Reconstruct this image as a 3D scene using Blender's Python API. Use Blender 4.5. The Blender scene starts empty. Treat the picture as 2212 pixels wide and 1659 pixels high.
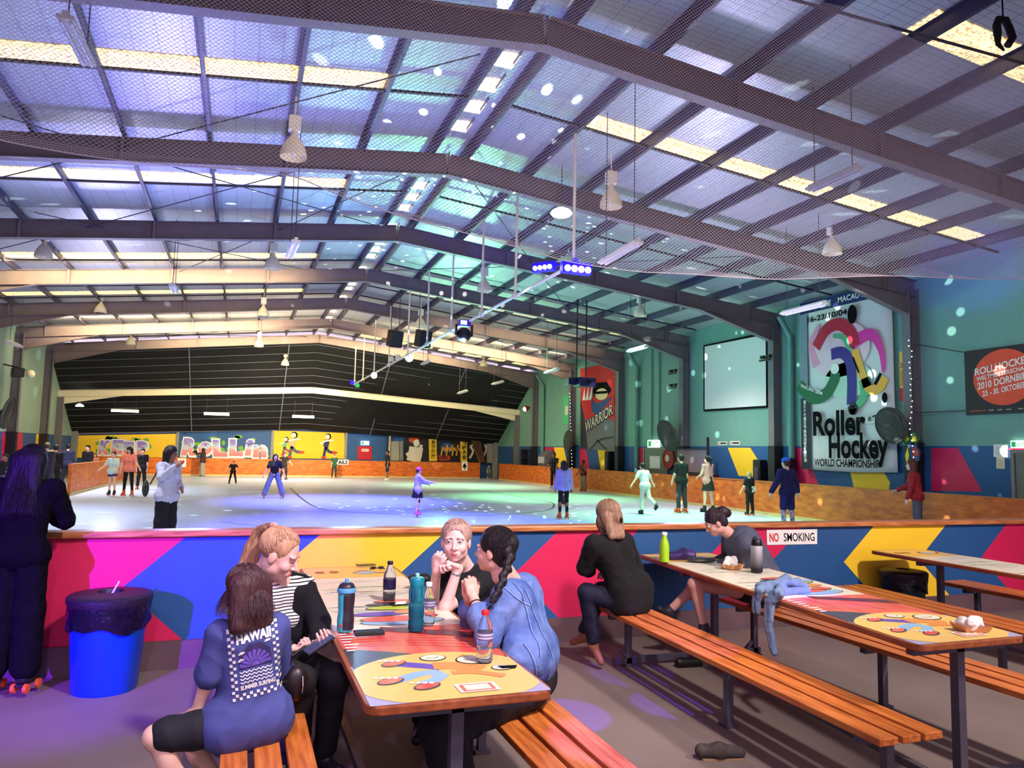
import bpy, math, random
import numpy as np
from mathutils import Vector, Matrix, Euler
from mathutils.bvhtree import BVHTree
SC = bpy.context.scene
COL = SC.collection
rnd = random.Random(7)
PI = math.pi

# ------------------------------------------------------------ camera
IW, IH = 2212, 1659
FPX, YAW, PITCH, ROLL, EYE = 1616.4339, 0.34583, 0.09178, 0.02233, 1.7
_cy, _sy, _cp, _sp = math.cos(YAW), math.sin(YAW), math.cos(PITCH), math.sin(PITCH)
CF = Vector((_sy*_cp, _cy*_cp, _sp)); _r = Vector((_cy, -_sy, 0)); _u = _r.cross(CF)
CR = _r*math.cos(ROLL) + _u*math.sin(ROLL); CU = -_r*math.sin(ROLL) + _u*math.cos(ROLL)
cam = bpy.data.objects.new('camera', bpy.data.cameras.new('camera')); COL.objects.link(cam)
_m = Matrix((CR, CU, -CF)).transposed().to_4x4(); _m.translation = (0, 0, EYE)
cam.matrix_world = _m
cam.data.sensor_fit = 'HORIZONTAL'; cam.data.sensor_width = 36; cam.data.lens = FPX*36/IW
cam.data.clip_start = .05; cam.data.clip_end = 400
SC.camera = cam

def at(x, y, ax, v):
    """point where the line of sight through a photo pixel meets the plane axis = v (used to read positions off walls and floors)"""
    d = CF + CR*((x-IW/2)/FPX) - CU*((y-IH/2)/FPX)
    i = 'XYZ'.index(ax); o = Vector((0, 0, EYE)); t = (v-o[i])/d[i]
    return o + d*t

# ------------------------------------------------------------ exposure, world, lights
SC.view_settings.view_transform = 'Standard'; SC.view_settings.look = 'None'
SC.view_settings.exposure = EXPO = 0.15; SC.view_settings.gamma = 1; SC.view_settings.use_curve_mapping = False
try:
    SC.cycles.use_denoising = True; SC.cycles.max_bounces = 6; SC.cycles.transparent_max_bounces = 12
    SC.cycles.sample_clamp_indirect = 4; SC.cycles.caustics_reflective = False; SC.cycles.caustics_refractive = False
except Exception: pass
wd = bpy.data.worlds.new('world'); SC.world = wd; wd.use_nodes = True
wd.node_tree.nodes['Background'].inputs[0].default_value = (.80, .62, .80, 1)
wd.node_tree.nodes['Background'].inputs[1].default_value = 1.15

def spot(name, loc, to, power, col, ang=60, blend=.5, r=.15):
    l = bpy.data.lights.new(name, 'SPOT'); l.energy = power; l.color = col; l.spot_size = math.radians(ang)
    l.spot_blend = blend; l.shadow_soft_size = r
    o = bpy.data.objects.new(name, l); COL.objects.link(o); o.location = loc
    o.rotation_euler = (Vector(to)-Vector(loc)).to_track_quat('-Z', 'Y').to_euler(); return o
def point(name, loc, power, col, r=.1):
    l = bpy.data.lights.new(name, 'POINT'); l.energy = power; l.color = col; l.shadow_soft_size = r
    o = bpy.data.objects.new(name, l); COL.objects.link(o); o.location = loc; return o
# LED washers pointed up at the foil lining of the roof
spot('blue_roof_washer', (-1, 18.6, 2.8), (-2.2, 12.0, 7.3), 1800, (.30, .27, 1), 120, .9, .3)
spot('neutral_frame_spot', (3, 8.3, 2.4), (3, 14.5, 7.3), 650, (1, .86, .92), 120, .9, .3)  # added spot, gives the frame fronts neutral light
spot('violet_roof_washer', (10, 15.5, 2.4), (9, 9.5, 7.5), 950, (.72, .62, 1), 130, .9, .3)
spot('cyan_roof_washer', (3.2, 23, 3.0), (3.0, 17, 7.5), 850, (.30, .62, 1), 140, .9, .3)
spot('green_roof_washer', (7.0, 27, 3.2), (8.0, 22, 7.0), 1700, (.30, 1, .50), 140, .9, .3)
spot('lavender_roof_washer', (-4, 28, 3.2), (-4.5, 22, 7.0), 700, (.62, .6, 1), 130, .9, .3)
spot('led_bar_glow', (5.4, 11.2, 4.6), (5.9, 16, 7.2), 900, (.08, .03, 1), 34, .7, .05)
spot('blue_wall_beam', (9.5, 6.0, 3.4), (15.9, 12.7, 6.4), 2600, (.10, .04, 1), 17, .8, .05)
spot('green_wall_washer', (11.5, 33, 4.2), (15.5, 27, 3.5), 220, (.5, 1, .55), 120, .9, .3)
spot('teal_wall_washer', (10.0, 20, 4.6), (16, 20, 4.0), 200, (.5, 1, .9), 120, .9, .3)
spot('pale_wall_washer', (8.0, 9, 4.6), (16, 13, 3.6), 520, (.85, .95, 1), 90, .9, .3)
# house lights down on the rink; right-hand white one added to brighten skaters
for lx, ly, pw, cl, an in [(-5.6, 20, 3000, (.86, .88, 1), 100), (-5.4, 31, 3000, (.92, .92, 1), 100), (-2.5, 12.5, 1300, (.85, .86, 1), 110), (3, 40, 1700, (1, .84, .6), 120), (13, 21, 1500, (1, .92, .85), 120), (12, 36, 600, (1, .9, .7), 120),
                           (3.6, 17, 9000, (.12, .13, 1), 84), (3.2, 25, 6500, (.16, .18, 1), 80), (11.6, 18, 3600, (.34, 1, .50), 78), (11.2, 27, 4400, (.34, 1, .36), 80), (10.5, 36, 2800, (.4, 1, .38), 84), (8.2, 13.5, 900, (.3, .8, 1), 90)]:
    spot('rink_downlight', (lx, ly, 6.0), (lx, ly, 0), pw, cl, an, .9, .35)
spot('warm_far_wash', (3, 38, 3.6), (1.5, 47, 1.7), 3000, (1, .86, .6), 110, .9, .3)
spot('warm_roof_glow', (2, 33, 4.4), (2, 34, 7.2), 900, (1, .80, .48), 150, .9, .3)
# daylight slanting from the roof strips on to the frames behind them
for ly, x0, x1, pw in [(23.5, -7, 1.5, 420), (33.7, -7.5, 1.5, 600), (39.0, -8, 14, 700), (33.7, 6, 15, 500), (29.0, 7, 15, 60)]:
    l = bpy.data.lights.new('daylight_strip', 'AREA'); l.shape = 'RECTANGLE'; l.size = x1-x0; l.size_y = .35; l.energy = pw; l.color = (1, .80, .42)
    o = bpy.data.objects.new('daylight_strip', l); COL.objects.link(o); o.location = ((x0+x1)/2, ly, 7.0-.30*(abs((x0+x1)/2-3.65) > 4)); o.rotation_euler = Vector((0, 1, -.35)).to_track_quat('-Z', 'Z').to_euler()
# coloured spots over the seats
spot('blue_seat_spot', (-4.6, -1.8, 3.1), (-.55, 6.4, .74), 14000, (.17, .012, 1), 17.5, .40, .05)
spot('violet_floor_spot', (-2.6, 2.2, 4.6), (-.9, 4.6, 0), 190, (.66, .45, 1), 62, .9, .1)
spot('purple_seat_spot', (-.6, .4, 4.2), (.2, 4.0, .8), 330, (.80, .50, 1), 60, .8, .12)
spot('warm_seat_spot', (2.2, 1.0, 5.2), (1.2, 5.2, .8), 1350, (1, .90, .86), 68, .8, .2)
spot('warm_seat_spot', (6.0, .6, 5.2), (5.2, 5.6, .6), 1700, (1, .88, .82), 80, .8, .25)
for p, to, pw, an in [((2.2, 1.6, 5), at(1225, 1545, 'Z', 0), 3200, 6), ((3.3, 1.8, 5), at(1455, 1522, 'Z', 0), 2200, 6), ((2.0, .8, 5), at(1330, 1600, 'Z', .45), 5200, 7), ((3.2, 1.2, 5), at(1420, 1350, 'Z', .45), 1800, 6), ((4.4, .8, 5), at(1620, 1500, 'Z', 0), 1500, 6)]:
    spot('blue_pool_spot', p, to, pw, (.12, .04, 1), an, .35, .02)

# ------------------------------------------------------------ materials
def S(r, g=None, b=None):
    if g is None: r, g, b = r
    f = lambda c: ((c/255+.055)/1.055)**2.4 if c > 10 else c/255/12.92
    return (f(r), f(g), f(b), 1)
MC = {}
def mat(name, col, rough=.6, metal=0, nz=0, ns=8, bump=0, emit=0, ecol=None, trans=0, alpha=1, spec=None, stretch=(1, 1, 1), col2=None, ior=1.45, vcol=False, coord='Object', band=None):
    if name in MC: return MC[name]
    m = bpy.data.materials.new(name); m.use_nodes = True; nt = m.node_tree; N = nt.nodes; L = nt.links
    b = N['Principled BSDF']; c = S(*col) if max(col) > 1 else (*col, 1)
    b.inputs['Base Color'].default_value = c; b.inputs['Roughness'].default_value = rough; b.inputs['Metallic'].default_value = metal
    b.inputs['IOR'].default_value = ior
    if spec is not None: b.inputs['Specular IOR Level'].default_value = spec
    if trans: b.inputs['Transmission Weight'].default_value = trans
    if alpha < 1: b.inputs['Alpha'].default_value = alpha
    if emit: b.inputs['Emission Color'].default_value = S(*(ecol or col)); b.inputs['Emission Strength'].default_value = emit
    src = None
    if vcol:
        a = N.new('ShaderNodeVertexColor'); a.layer_name = 'Col'; L.new(a.outputs[0], b.inputs['Base Color']); src = a.outputs[0]
    if nz or bump or band:
        tc = N.new('ShaderNodeTexCoord'); mp = N.new('ShaderNodeMapping'); mp.inputs['Scale'].default_value = stretch
        L.new(tc.outputs[coord], mp.inputs[0])
        n = N.new('ShaderNodeTexNoise'); n.inputs['Scale'].default_value = ns; n.inputs['Detail'].default_value = 4
        L.new(mp.outputs[0], n.inputs['Vector'])
        if nz:
            mx = N.new('ShaderNodeMix'); mx.data_type = 'RGBA'
            rp = N.new('ShaderNodeMapRange'); rp.inputs[1].default_value = .3; rp.inputs[2].default_value = .7
            L.new(n.outputs[0], rp.inputs[0]); L.new(rp.outputs[0], mx.inputs[0])
            c2 = S(*col2) if col2 else tuple(x*(1-nz) for x in c[:3])+(1,)
            mx.inputs[6].default_value = c; mx.inputs[7].default_value = c2
            if src is not None:
                mx.blend_type = 'MULTIPLY'; L.new(src, mx.inputs[6]); mx.inputs[7].default_value = (1-nz, 1-nz, 1-nz, 1)
            L.new(mx.outputs[2], b.inputs['Base Color'])
        if bump:
            bp = N.new('ShaderNodeBump'); bp.inputs['Strength'].default_value = bump; bp.inputs['Distance'].default_value = .02
            L.new(n.outputs[0], bp.inputs['Height']); L.new(bp.outputs[0], b.inputs['Normal'])
        if band:   # (axis, period, duty, colour): woven or printed stripes
            ax, per, duty, bc = band
            sp = N.new('ShaderNodeSeparateXYZ'); L.new(tc.outputs['Object'], sp.inputs[0])
            md = N.new('ShaderNodeMath'); md.operation = 'FRACT'; dv = N.new('ShaderNodeMath'); dv.operation = 'DIVIDE'; dv.inputs[1].default_value = per
            L.new(sp.outputs[ax], dv.inputs[0]); L.new(dv.outputs[0], md.inputs[0])
            gt = N.new('ShaderNodeMath'); gt.operation = 'LESS_THAN'; gt.inputs[1].default_value = duty; L.new(md.outputs[0], gt.inputs[0])
            mx = N.new('ShaderNodeMix'); mx.data_type = 'RGBA'; mx.inputs[6].default_value = c; mx.inputs[7].default_value = S(*bc)
            L.new(gt.outputs[0], mx.inputs[0]); L.new(mx.outputs[2], b.inputs['Base Color'])
    MC[name] = m; return m

# ------------------------------------------------------------ mesh builders
def tag(o, label=None, cat=None, group=None, kind=None):
    for k, v in (('label', label), ('category', cat), ('group', group), ('kind', kind)):
        if v: o[k] = v
    return o
def empty(name, loc, label, cat, group=None, rz=0, kind=None):
    o = bpy.data.objects.new(name, None); COL.objects.link(o); o.location = loc; o.rotation_euler = (0, 0, rz); o.empty_display_size = .2
    return tag(o, label, cat, group, kind)
def mesh_obj(name, me, mats, parent=None, smooth=False):
    for m in mats: me.materials.append(m)
    if smooth: me.polygons.foreach_set('use_smooth', [True]*len(me.polygons))
    o = bpy.data.objects.new(name, me); COL.objects.link(o)
    if parent is not None: o.parent = parent
    return o
class MB:
    def __init__(s): s.v = []; s.f = []; s.m = []
    def add(s, vs, fs, m=0):
        n = len(s.v); s.v += [tuple(v) for v in vs]; s.f += [tuple(i+n for i in f) for f in fs]; s.m += [m]*len(fs)
    def box(s, c, d, m=0, rz=0, R=None):
        R = R or Matrix.Rotation(rz, 3, 'Z'); c = Vector(c)
        vs = [c + R @ Vector((sx*d[0]/2, sy*d[1]/2, sz*d[2]/2)) for sz in (-1, 1) for sy in (-1, 1) for sx in (-1, 1)]
        s.add(vs, [(0, 2, 3, 1), (4, 5, 7, 6), (0, 1, 5, 4), (2, 6, 7, 3), (0, 4, 6, 2), (1, 3, 7, 5)], m)
    def bar(s, a, b, w, h, m=0, up=(0, 0, 1)):
        a, b = Vector(a), Vector(b); d = (b-a); x = d.normalized(); u = Vector(up)
        y = u.cross(x)
        if y.length < 1e-4: y = Vector((1, 0, 0)).cross(x)
        y.normalize(); z = x.cross(y); R = Matrix((x, y, z)).transposed()
        s.box((a+b)/2, (d.length, w, h), m, R=R)
    def tube(s, pts, r, n=8, m=0, cap=True):
        pts = [Vector(p) for p in pts]; rs = r if isinstance(r, (list, tuple)) else [r]*len(pts)
        t0 = (pts[1]-pts[0]).normalized(); u = t0.orthogonal().normalized(); vs = []; k = len(pts)
        for i, p in enumerate(pts):
            t = (pts[min(i+1, k-1)]-pts[max(i-1, 0)]).normalized(); u = (u-t*u.dot(t)).normalized(); w = t.cross(u)
            vs += [p+(u*math.cos(2*PI*j/n)+w*math.sin(2*PI*j/n))*rs[i] for j in range(n)]
        fs = [(i*n+j, i*n+(j+1) % n, (i+1)*n+(j+1) % n, (i+1)*n+j) for i in range(k-1) for j in range(n)]
        if cap: fs += [tuple(range(n))[::-1], tuple((k-1)*n+j for j in range(n))]
        s.add(vs, fs, m)
    def lathe(s, c, prof, n=24, m=0, R=None, closed=False):
        c = Vector(c); R = R or Matrix.Identity(3); vs = []; k = len(prof)
        for r, z in prof: vs += [c+R @ Vector((r*math.cos(2*PI*j/n), r*math.sin(2*PI*j/n), z)) for j in range(n)]
        fs = [(i*n+j, i*n+(j+1) % n, (i+1)*n+(j+1) % n, (i+1)*n+j) for i in range(k-1) for j in range(n)]
        if not closed: fs += [tuple(range(n))[::-1], tuple((k-1)*n+j for j in range(n))]
        s.add(vs, fs, m)
    def sph(s, c, r, m=0, n=12, R=None):
        r = r if isinstance(r, (tuple, list)) else (r, r, r); c = Vector(c); R = R or Matrix.Identity(3); h = n//2; vs = []
        for i in range(1, h):
            a = PI*i/h; vs += [c+R @ Vector((r[0]*math.sin(a)*math.cos(2*PI*j/n), r[1]*math.sin(a)*math.sin(2*PI*j/n), r[2]*math.cos(a))) for j in range(n)]
        vs += [c+R @ Vector((0, 0, r[2])), c+R @ Vector((0, 0, -r[2]))]; T = len(vs)-2
        fs = [(i*n+j, (i+1)*n+j, (i+1)*n+(j+1) % n, i*n+(j+1) % n) for i in range(h-2) for j in range(n)]
        fs += [(T, j, (j+1) % n) for j in range(n)]+[(T+1, (h-2)*n+(j+1) % n, (h-2)*n+j) for j in range(n)]
        s.add(vs, fs, m)
    def prism(s, pts, ext, m=0):
        pts = [Vector(p) for p in pts]; e = Vector(ext); n = len(pts)
        s.add(pts+[p+e for p in pts], [tuple(range(n))[::-1], tuple(n+i for i in range(n))]+[(i, (i+1) % n, n+(i+1) % n, n+i) for i in range(n)], m)
    def build(s, name, mats, parent=None, smooth=False, world=False, bevel=0):
        if world and parent is not None:
            L = Vector(parent.location); s.v = [tuple(Vector(v)-L) for v in s.v]
        me = bpy.data.meshes.new(name); me.from_pydata(s.v, [], s.f); me.update()
        mats = mats if isinstance(mats, (list, tuple)) else [mats]
        me.polygons.foreach_set('material_index', s.m)
        import bmesh
        bm = bmesh.new(); bm.from_mesh(me); bmesh.ops.recalc_face_normals(bm, faces=bm.faces); bm.to_mesh(me); bm.free()
        o = mesh_obj(name, me, mats, parent, smooth)
        if smooth:
            md = o.modifiers.new('edge', 'EDGE_SPLIT'); md.split_angle = math.radians(40)
        if bevel: md = o.modifiers.new('bevel', 'BEVEL'); md.width = bevel; md.segments = 2; md.limit_method = 'ANGLE'
        return o
def copy_tree(o, parent=None):
    c = o.copy(); COL.objects.link(c); c.parent = parent
    for ch in list(o.children): copy_tree(ch, c)
    return c
_tc = {}
def text_geo(t, bold=0.0, res=3):
    """outline of a line of lettering, as (2-D points, faces), height 1, starting at x = 0"""
    if (t, bold) in _tc: return _tc[(t, bold)]
    cu = bpy.data.curves.new('t', 'FONT'); cu.body = t; cu.size = 1; cu.offset = bold; cu.resolution_u = res; cu.fill_mode = 'FRONT'
    o = bpy.data.objects.new('t', cu); COL.objects.link(o); dg = bpy.context.evaluated_depsgraph_get(); dg.update()
    me = bpy.data.meshes.new_from_object(o.evaluated_get(dg)); v = [(q.co.x, q.co.y) for q in me.vertices]; f = [tuple(p.vertices) for p in me.polygons]
    bpy.data.objects.remove(o); bpy.data.meshes.remove(me); bpy.data.curves.remove(cu)
    if v:
        x0 = min(a[0] for a in v); v = [(a[0]-x0, a[1]) for a in v]
    _tc[(t, bold)] = (v, f); return v, f
class Art:
    """flat paint or print laid on a surface: O origin, X and Y unit directions, N normal; each layer sits a little above the last"""
    def __init__(s, O, X, Y, N=None, step=.0008):
        s.O = Vector(O); s.X = Vector(X).normalized(); s.Y = Vector(Y).normalized(); s.N = Vector(N).normalized() if N is not None else s.X.cross(s.Y); s.b = MB(); s.step = step; s.mats = []
    def mi(s, m):
        if m not in s.mats: s.mats.append(m)
        return s.mats.index(m)
    def P(s, x, y, l): return s.O+s.X*x+s.Y*y+s.N*(s.step*l)
    def poly(s, pts, m, l=1): s.b.add([s.P(x, y, l) for x, y in pts], [tuple(range(len(pts)))], s.mi(m))
    def rect(s, x0, y0, x1, y1, m, l=1): s.poly([(x0, y0), (x1, y0), (x1, y1), (x0, y1)], m, l)
    def ell(s, cx, cy, rx, ry, m, l=1, n=28, rot=0):
        c, q = math.cos(rot), math.sin(rot)
        s.poly([(cx+rx*math.cos(a)*c-ry*math.sin(a)*q, cy+rx*math.cos(a)*q+ry*math.sin(a)*c) for a in (2*PI*i/n for i in range(n))], m, l)
    def stroke(s, pts, w, m, l=1):
        n = len(pts); L, R = [], []; ws = w if isinstance(w, (list, tuple)) else [w]*n
        for i, (x, y) in enumerate(pts):
            a, b = pts[max(i-1, 0)], pts[min(i+1, n-1)]; dx, dy = b[0]-a[0], b[1]-a[1]; d = math.hypot(dx, dy) or 1
            L.append((x-dy/d*ws[i]/2, y+dx/d*ws[i]/2)); R.append((x+dy/d*ws[i]/2, y-dx/d*ws[i]/2))
        vs = [s.P(*p, l) for p in L+R]; s.b.add(vs, [(i, i+1, n+i+1, n+i) for i in range(n-1)], s.mi(m))
    def curve(s, pts, w, m, l=1, n=8):
        P = [Vector(p).to_2d() if len(p) > 2 else Vector(p) for p in pts]; P = [P[0]]+P+[P[-1]]; out = []
        for i in range(1, len(P)-2):
            for k in range(n):
                t = k/n; a, b, c, d = P[i-1:i+3]
                out.append(tuple(.5*((2*b)+(c-a)*t+(2*a-5*b+4*c-d)*t*t+(3*b-a-3*c+d)*t**3)))
        out.append(tuple(P[-2]))
        if isinstance(w, (list, tuple)): w = [w[0]+(w[1]-w[0])*i/(len(out)-1) for i in range(len(out))]
        s.stroke(out, w, m, l)
    def text(s, t, x, y, h, m, l=2, bold=.02, xs=1, width=None, rot=0, shear=0, slope=0):
        v, f = text_geo(t, bold)
        if not v: return
        if width: xs = width/(max(a[0] for a in v)*h/.72)
        k = h/.72; c, q = math.cos(rot), math.sin(rot)
        pts = [((a*xs+b*shear)*k, b*k+a*xs*k*slope) for a, b in v]
        s.b.add([s.P(x+a*c-b*q, y+a*q+b*c, l) for a, b in pts], f, s.mi(m))
    def build(s, name, parent=None, world=True):
        return s.b.build(name, s.mats, parent, world=world)

# ============================================================ the hall
XL, XR, XM = -8.7225, 16.028, 3.6528
ZR, ZE = 7.85, 6.5                 # foil lining height at ridge and eaves
SL = (ZR-ZE)/(XR-XM)
def roofz(x): return ZR-abs(x-XM)*SL
FY = [14.25+5.156*i for i in range(-2, 6)]     # portal frames
YB = 6.434                          # rink barrier in front of the seats
YW = 47.6                           # end wall
def st(o): o['kind'] = 'structure'; return o

M_steel = mat('painted_steel', (124, 108, 112), .55, nz=.15, ns=3)
M_col = mat('column_paint', (112, 106, 112), .6, nz=.12, ns=2)
M_purl = mat('galvanised_purlin', (70, 62, 84), .5, nz=.2, ns=5)
M_cream = mat('cream_batten', (235, 225, 200), .6, nz=.05)
M_dark = mat('dark_paint', (24, 22, 34), .7, nz=.2)
M_blk = mat('black_plastic', (14, 13, 16), .45, nz=.1)
M_white = mat('white_enamel', (232, 228, 224), .5, nz=.05)
M_conc = mat('concrete_floor', (128, 112, 106), .62, nz=.22, ns=1.3, bump=.08)
M_glowstrip = mat('skylight_sheet', (255, 236, 170), .5, emit=3, ecol=(255, 226, 140))
BLUE, PINK, YEL = (36, 84, 140), (214, 28, 84), (250, 204, 44)
P_blue = mat('blue_wall_paint', BLUE, .55, nz=.10, ns=4); P_pink = mat('pink_wall_paint', PINK, .55, nz=.08, ns=4)
P_yel = mat('yellow_wall_paint', YEL, .55, nz=.06, ns=4); P_black = mat('black_wall_paint', (26, 26, 34), .6, nz=.2, ns=3)
P_teal = mat('teal_wall_paint', (112, 158, 146), .6, nz=.08, ns=2)
P_lteal = mat('grey_green_wall_paint', (150, 176, 160), .65, nz=.1, ns=1)
M_line = mat('black_line_paint', (20, 24, 40), .4, nz=.1)
W_w = mat('white_print', (240, 240, 236), .5, nz=.03); W_k = mat('black_print', (12, 10, 16), .85, nz=.1, spec=.15); W_r = mat('red_print', (214, 40, 40), .5, nz=.05)

def foil_mat():
    m = mat('foil_insulation', (176, 178, 186), .42, .35, bump=.25, ns=2.2, stretch=(.35, 3.5, 1))
    nt = m.node_tree; N, L = nt.nodes, nt.links; b = N['Principled BSDF']
    tc = N.new('ShaderNodeTexCoord'); sp = N.new('ShaderNodeSeparateXYZ'); L.new(tc.outputs['Object'], sp.inputs[0])
    outs = []
    for ax, per, w in ((0, .33, .035), (1, .11, .10)):
        ns = N.new('ShaderNodeTexNoise'); ns.inputs['Scale'].default_value = 1.1; L.new(tc.outputs['Object'], ns.inputs['Vector'])
        ad = N.new('ShaderNodeMath'); ad.operation = 'MULTIPLY_ADD'; ad.inputs[1].default_value = .08; L.new(ns.outputs[0], ad.inputs[0]); L.new(sp.outputs[ax], ad.inputs[2])
        dv = N.new('ShaderNodeMath'); dv.operation = 'DIVIDE'; dv.inputs[1].default_value = per; L.new(ad.outputs[0], dv.inputs[0])
        fr = N.new('ShaderNodeMath'); fr.operation = 'FRACT'; L.new(dv.outputs[0], fr.inputs[0])
        lt = N.new('ShaderNodeMath'); lt.operation = 'LESS_THAN'; lt.inputs[1].default_value = w; L.new(fr.outputs[0], lt.inputs[0]); outs.append(lt)
    mx0 = N.new('ShaderNodeMath'); mx0.operation = 'MAXIMUM'; L.new(outs[0].outputs[0], mx0.inputs[0]); L.new(outs[1].outputs[0], mx0.inputs[1])
    ml = N.new('ShaderNodeMath'); ml.operation = 'MULTIPLY'; ml.inputs[1].default_value = .52; L.new(mx0.outputs[0], ml.inputs[0])
    mx = N.new('ShaderNodeMix'); mx.data_type = 'RGBA'; mx.inputs[6].default_value = S(186, 188, 198); mx.inputs[7].default_value = S(48, 50, 70)
    L.new(ml.outputs[0], mx.inputs[0]); L.new(mx.outputs[2], b.inputs['Base Color'])
    return m
M_foil = foil_mat()

def rink_mat():
    m = mat('rink_floor_coating', (190, 206, 230), .30, nz=.10, ns=.5, bump=.02, spec=.22)
    return m
def ply_mat():
    m = mat('orange_plywood', (226, 122, 42), .5, nz=.3, ns=2.6, stretch=(1, 1, 3.2), col2=(176, 78, 22)); return m
M_ply = ply_mat()
M_rail = mat('varnished_timber_rail', (214, 138, 84), .35, nz=.3, ns=7, stretch=(.6, 6, 6), col2=(150, 78, 40))
M_kick = mat('brown_kickboard', (104, 78, 84), .6, nz=.25, ns=3)

b = MB(); b.box((XM, 20.5, -.06), (XR-XL+.4, 55, .12)); st(b.build('floor', M_conc))
b = MB(); b.box(((XL+3+XR)/2-1.4, 27.0, .004), (XR-XL-1.6, 41.0, .008)); st(b.build('trim_1', rink_mat()))['label'] = 'pale glossy rink surface'
# painted rink markings
a = Art((0, 0, .009), (1, 0, 0), (0, 1, 0), step=.001)
a.curve([at(x, y, 'Z', 0) for x, y in [(626, 1054), (655, 1080), (688, 1098), (730, 1105), (800, 1109), (870, 1112)]], .06, M_line)
a.curve([at(x, y, 'Z', 0) for x, y in [(990, 1054), (1060, 1064), (1130, 1075), (1187, 1085), (1196, 1094), (1180, 1103), (1120, 1110), (1040, 1114), (960, 1114)]], .05, M_line)
a.curve([at(x, y, 'Z', 0) for x, y in [(476, 1128), (520, 1133), (560, 1137)]], .04, M_line)
st(a.build('trim_2'))

# roof lining, left and right slope (solid sheets)
b = MB()
for sx in (XL-.2, XR+.2):
    b.prism([(XM, -1, ZR), (sx, -1, roofz(sx)), (sx, 40.4, roofz(sx)), (XM, 40.4, ZR)], (0, 0, .08))
st(b.build('ceiling', M_foil))
# steel portal frames
def ibeam(b, p, q, dep, wid, m=0, web=.012):
    p, q = Vector(p), Vector(q); n = Vector((0, 1, 0)); d = (q-p).normalized(); u = d.cross(n)
    if u.z < 0: u = -u
    for k in (0, 1): b.bar(p+u*dep*k, q+u*dep*k, wid, .014, m, up=u)
    b.bar(p+u*dep/2, q+u*dep/2, web, dep, m, up=u)
for i, y in enumerate(FY):
    E0 = bpy.data.objects.new('trim_%d' % (i+3), None); COL.objects.link(E0); E0.location = (XM, y, 0); st(E0); E0['label'] = 'steel portal frame across the hall'
    for sx, X in ((-1, XL), (1, XR)):
        b = MB(); xe = X-sx*.02; dr = .42
        zb = lambda x: roofz(x)-.2-dr
        ibeam(b, (XM, y, zb(XM)), (xe, y, zb(xe)), dr, .2)
        b.prism([(xe, y-.006, zb(xe)), (xe-sx*3.0, y-.006, zb(xe-sx*3.0)), (xe, y-.006, zb(xe)-.55)], (0, .012, 0))
        b.bar((xe-sx*3.0, y, zb(xe-sx*3.0)), (xe, y, zb(xe)-.55), .2, .014)
        for k in range(1, 5):
            xx = XM+sx*(.36+2.74*k)
            b.box((xx, y-.055, zb(xx)+dr/2), (.014, .10, dr)); b.box((xx, y-.11, zb(xx)+dr/2), (.05, .012, dr))
        b.build('rafter', M_steel, E0, world=True)
        b = MB(); zc = zb(xe)+.2; xc = X-sx*.16
        for q in (-.16, .16): b.box((xc+q, y, zc/2), (.014, .26, zc))
        b.box((xc, y, zc/2), (.30, .022, zc)); b.build('column', M_col, E0, world=True)
        if i in (3, 4, 5) or 1:
            b = MB(); b.box((xc, y, 1.05), (.36, .3, 2.1)); b.build('column_casing', P_black if sx > 0 else M_dark, E0, world=True)
    b = MB(); b.box((XM, y, zb(XM)+.21), (.02, .2, .42)); b.build('apex_plate', M_steel, E0, world=True)
# purlins run the length of the roof
ti = 12
PX = []
for k in range(9):
    for sx in (-1, 1):
        x = XM+sx*(.36+1.37*k)
        if XL+.2 < x < XR-.2: PX.append(x)
for x in sorted(PX):
    b = MB(); z = roofz(x)-.1
    b.box((x, 19.7, z), (.012, 41, .2)); b.box((x+.03, 19.7, z-.094), (.06, 41, .012)); b.box((x-.03, 19.7, z+.094), (.06, 41, .012))
    st(b.build('trim_%d' % ti, M_purl)); ti += 1
# bridging bars between the purlins
BY = [9.1+2.6, 14.25+2.45, 19.4+1.6, 19.4+4.1, 24.56+2.5, 24.56+4.4, 29.7+2.3, 34.9+2.2, 34.9+4.0]
b = MB()
for y in BY:
    for sx in (-1, 1):
        b.bar((XM+sx*.36, y, roofz(XM)-.19), (XM+sx*12, y, roofz(XM+12)-.15), .05, .04)
st(b.build('trim_%d' % ti, mat('dark_bridging', (30, 26, 40), .6, nz=.1))); ti += 1
# translucent roof strips (daylight)
def strip_mat():
    m = mat('translucent_roof_sheet', (250, 240, 200), .6); nt = m.node_tree; N, L = nt.nodes, nt.links; b = N['Principled BSDF']
    tc = N.new('ShaderNodeTexCoord'); n = N.new('ShaderNodeTexNoise'); n.inputs['Scale'].default_value = 22; n.inputs['Detail'].default_value = 5
    L.new(tc.outputs['Object'], n.inputs['Vector']); cr = N.new('ShaderNodeValToRGB'); cr.color_ramp.elements[0].position = .40; cr.color_ramp.elements[1].position = .52
    cr.color_ramp.elements[0].color = S(150, 105, 30); cr.color_ramp.elements[1].color = S(255, 226, 140); L.new(n.outputs[0], cr.inputs[0])
    L.new(cr.outputs[0], b.inputs['Emission Color']); b.inputs['Emission Strength'].default_value = 1.7; return m
M_strip = strip_mat()
wi = 1
def roofstrip(x0, x1, y, w=.56):
    global wi
    b = MB(); p = Vector((x0, y-w/2, roofz(x0)-.012)); q = Vector((x1, y-w/2, roofz(x1)-.012))
    b.prism([p, q, q+Vector((0, w, 0)), p+Vector((0, w, 0))], (0, 0, .01)); st(b.build('window_%d' % wi, M_strip)); wi += 1
L1, R1 = XM-.36-1.37, XM+.36+1.37
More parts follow.
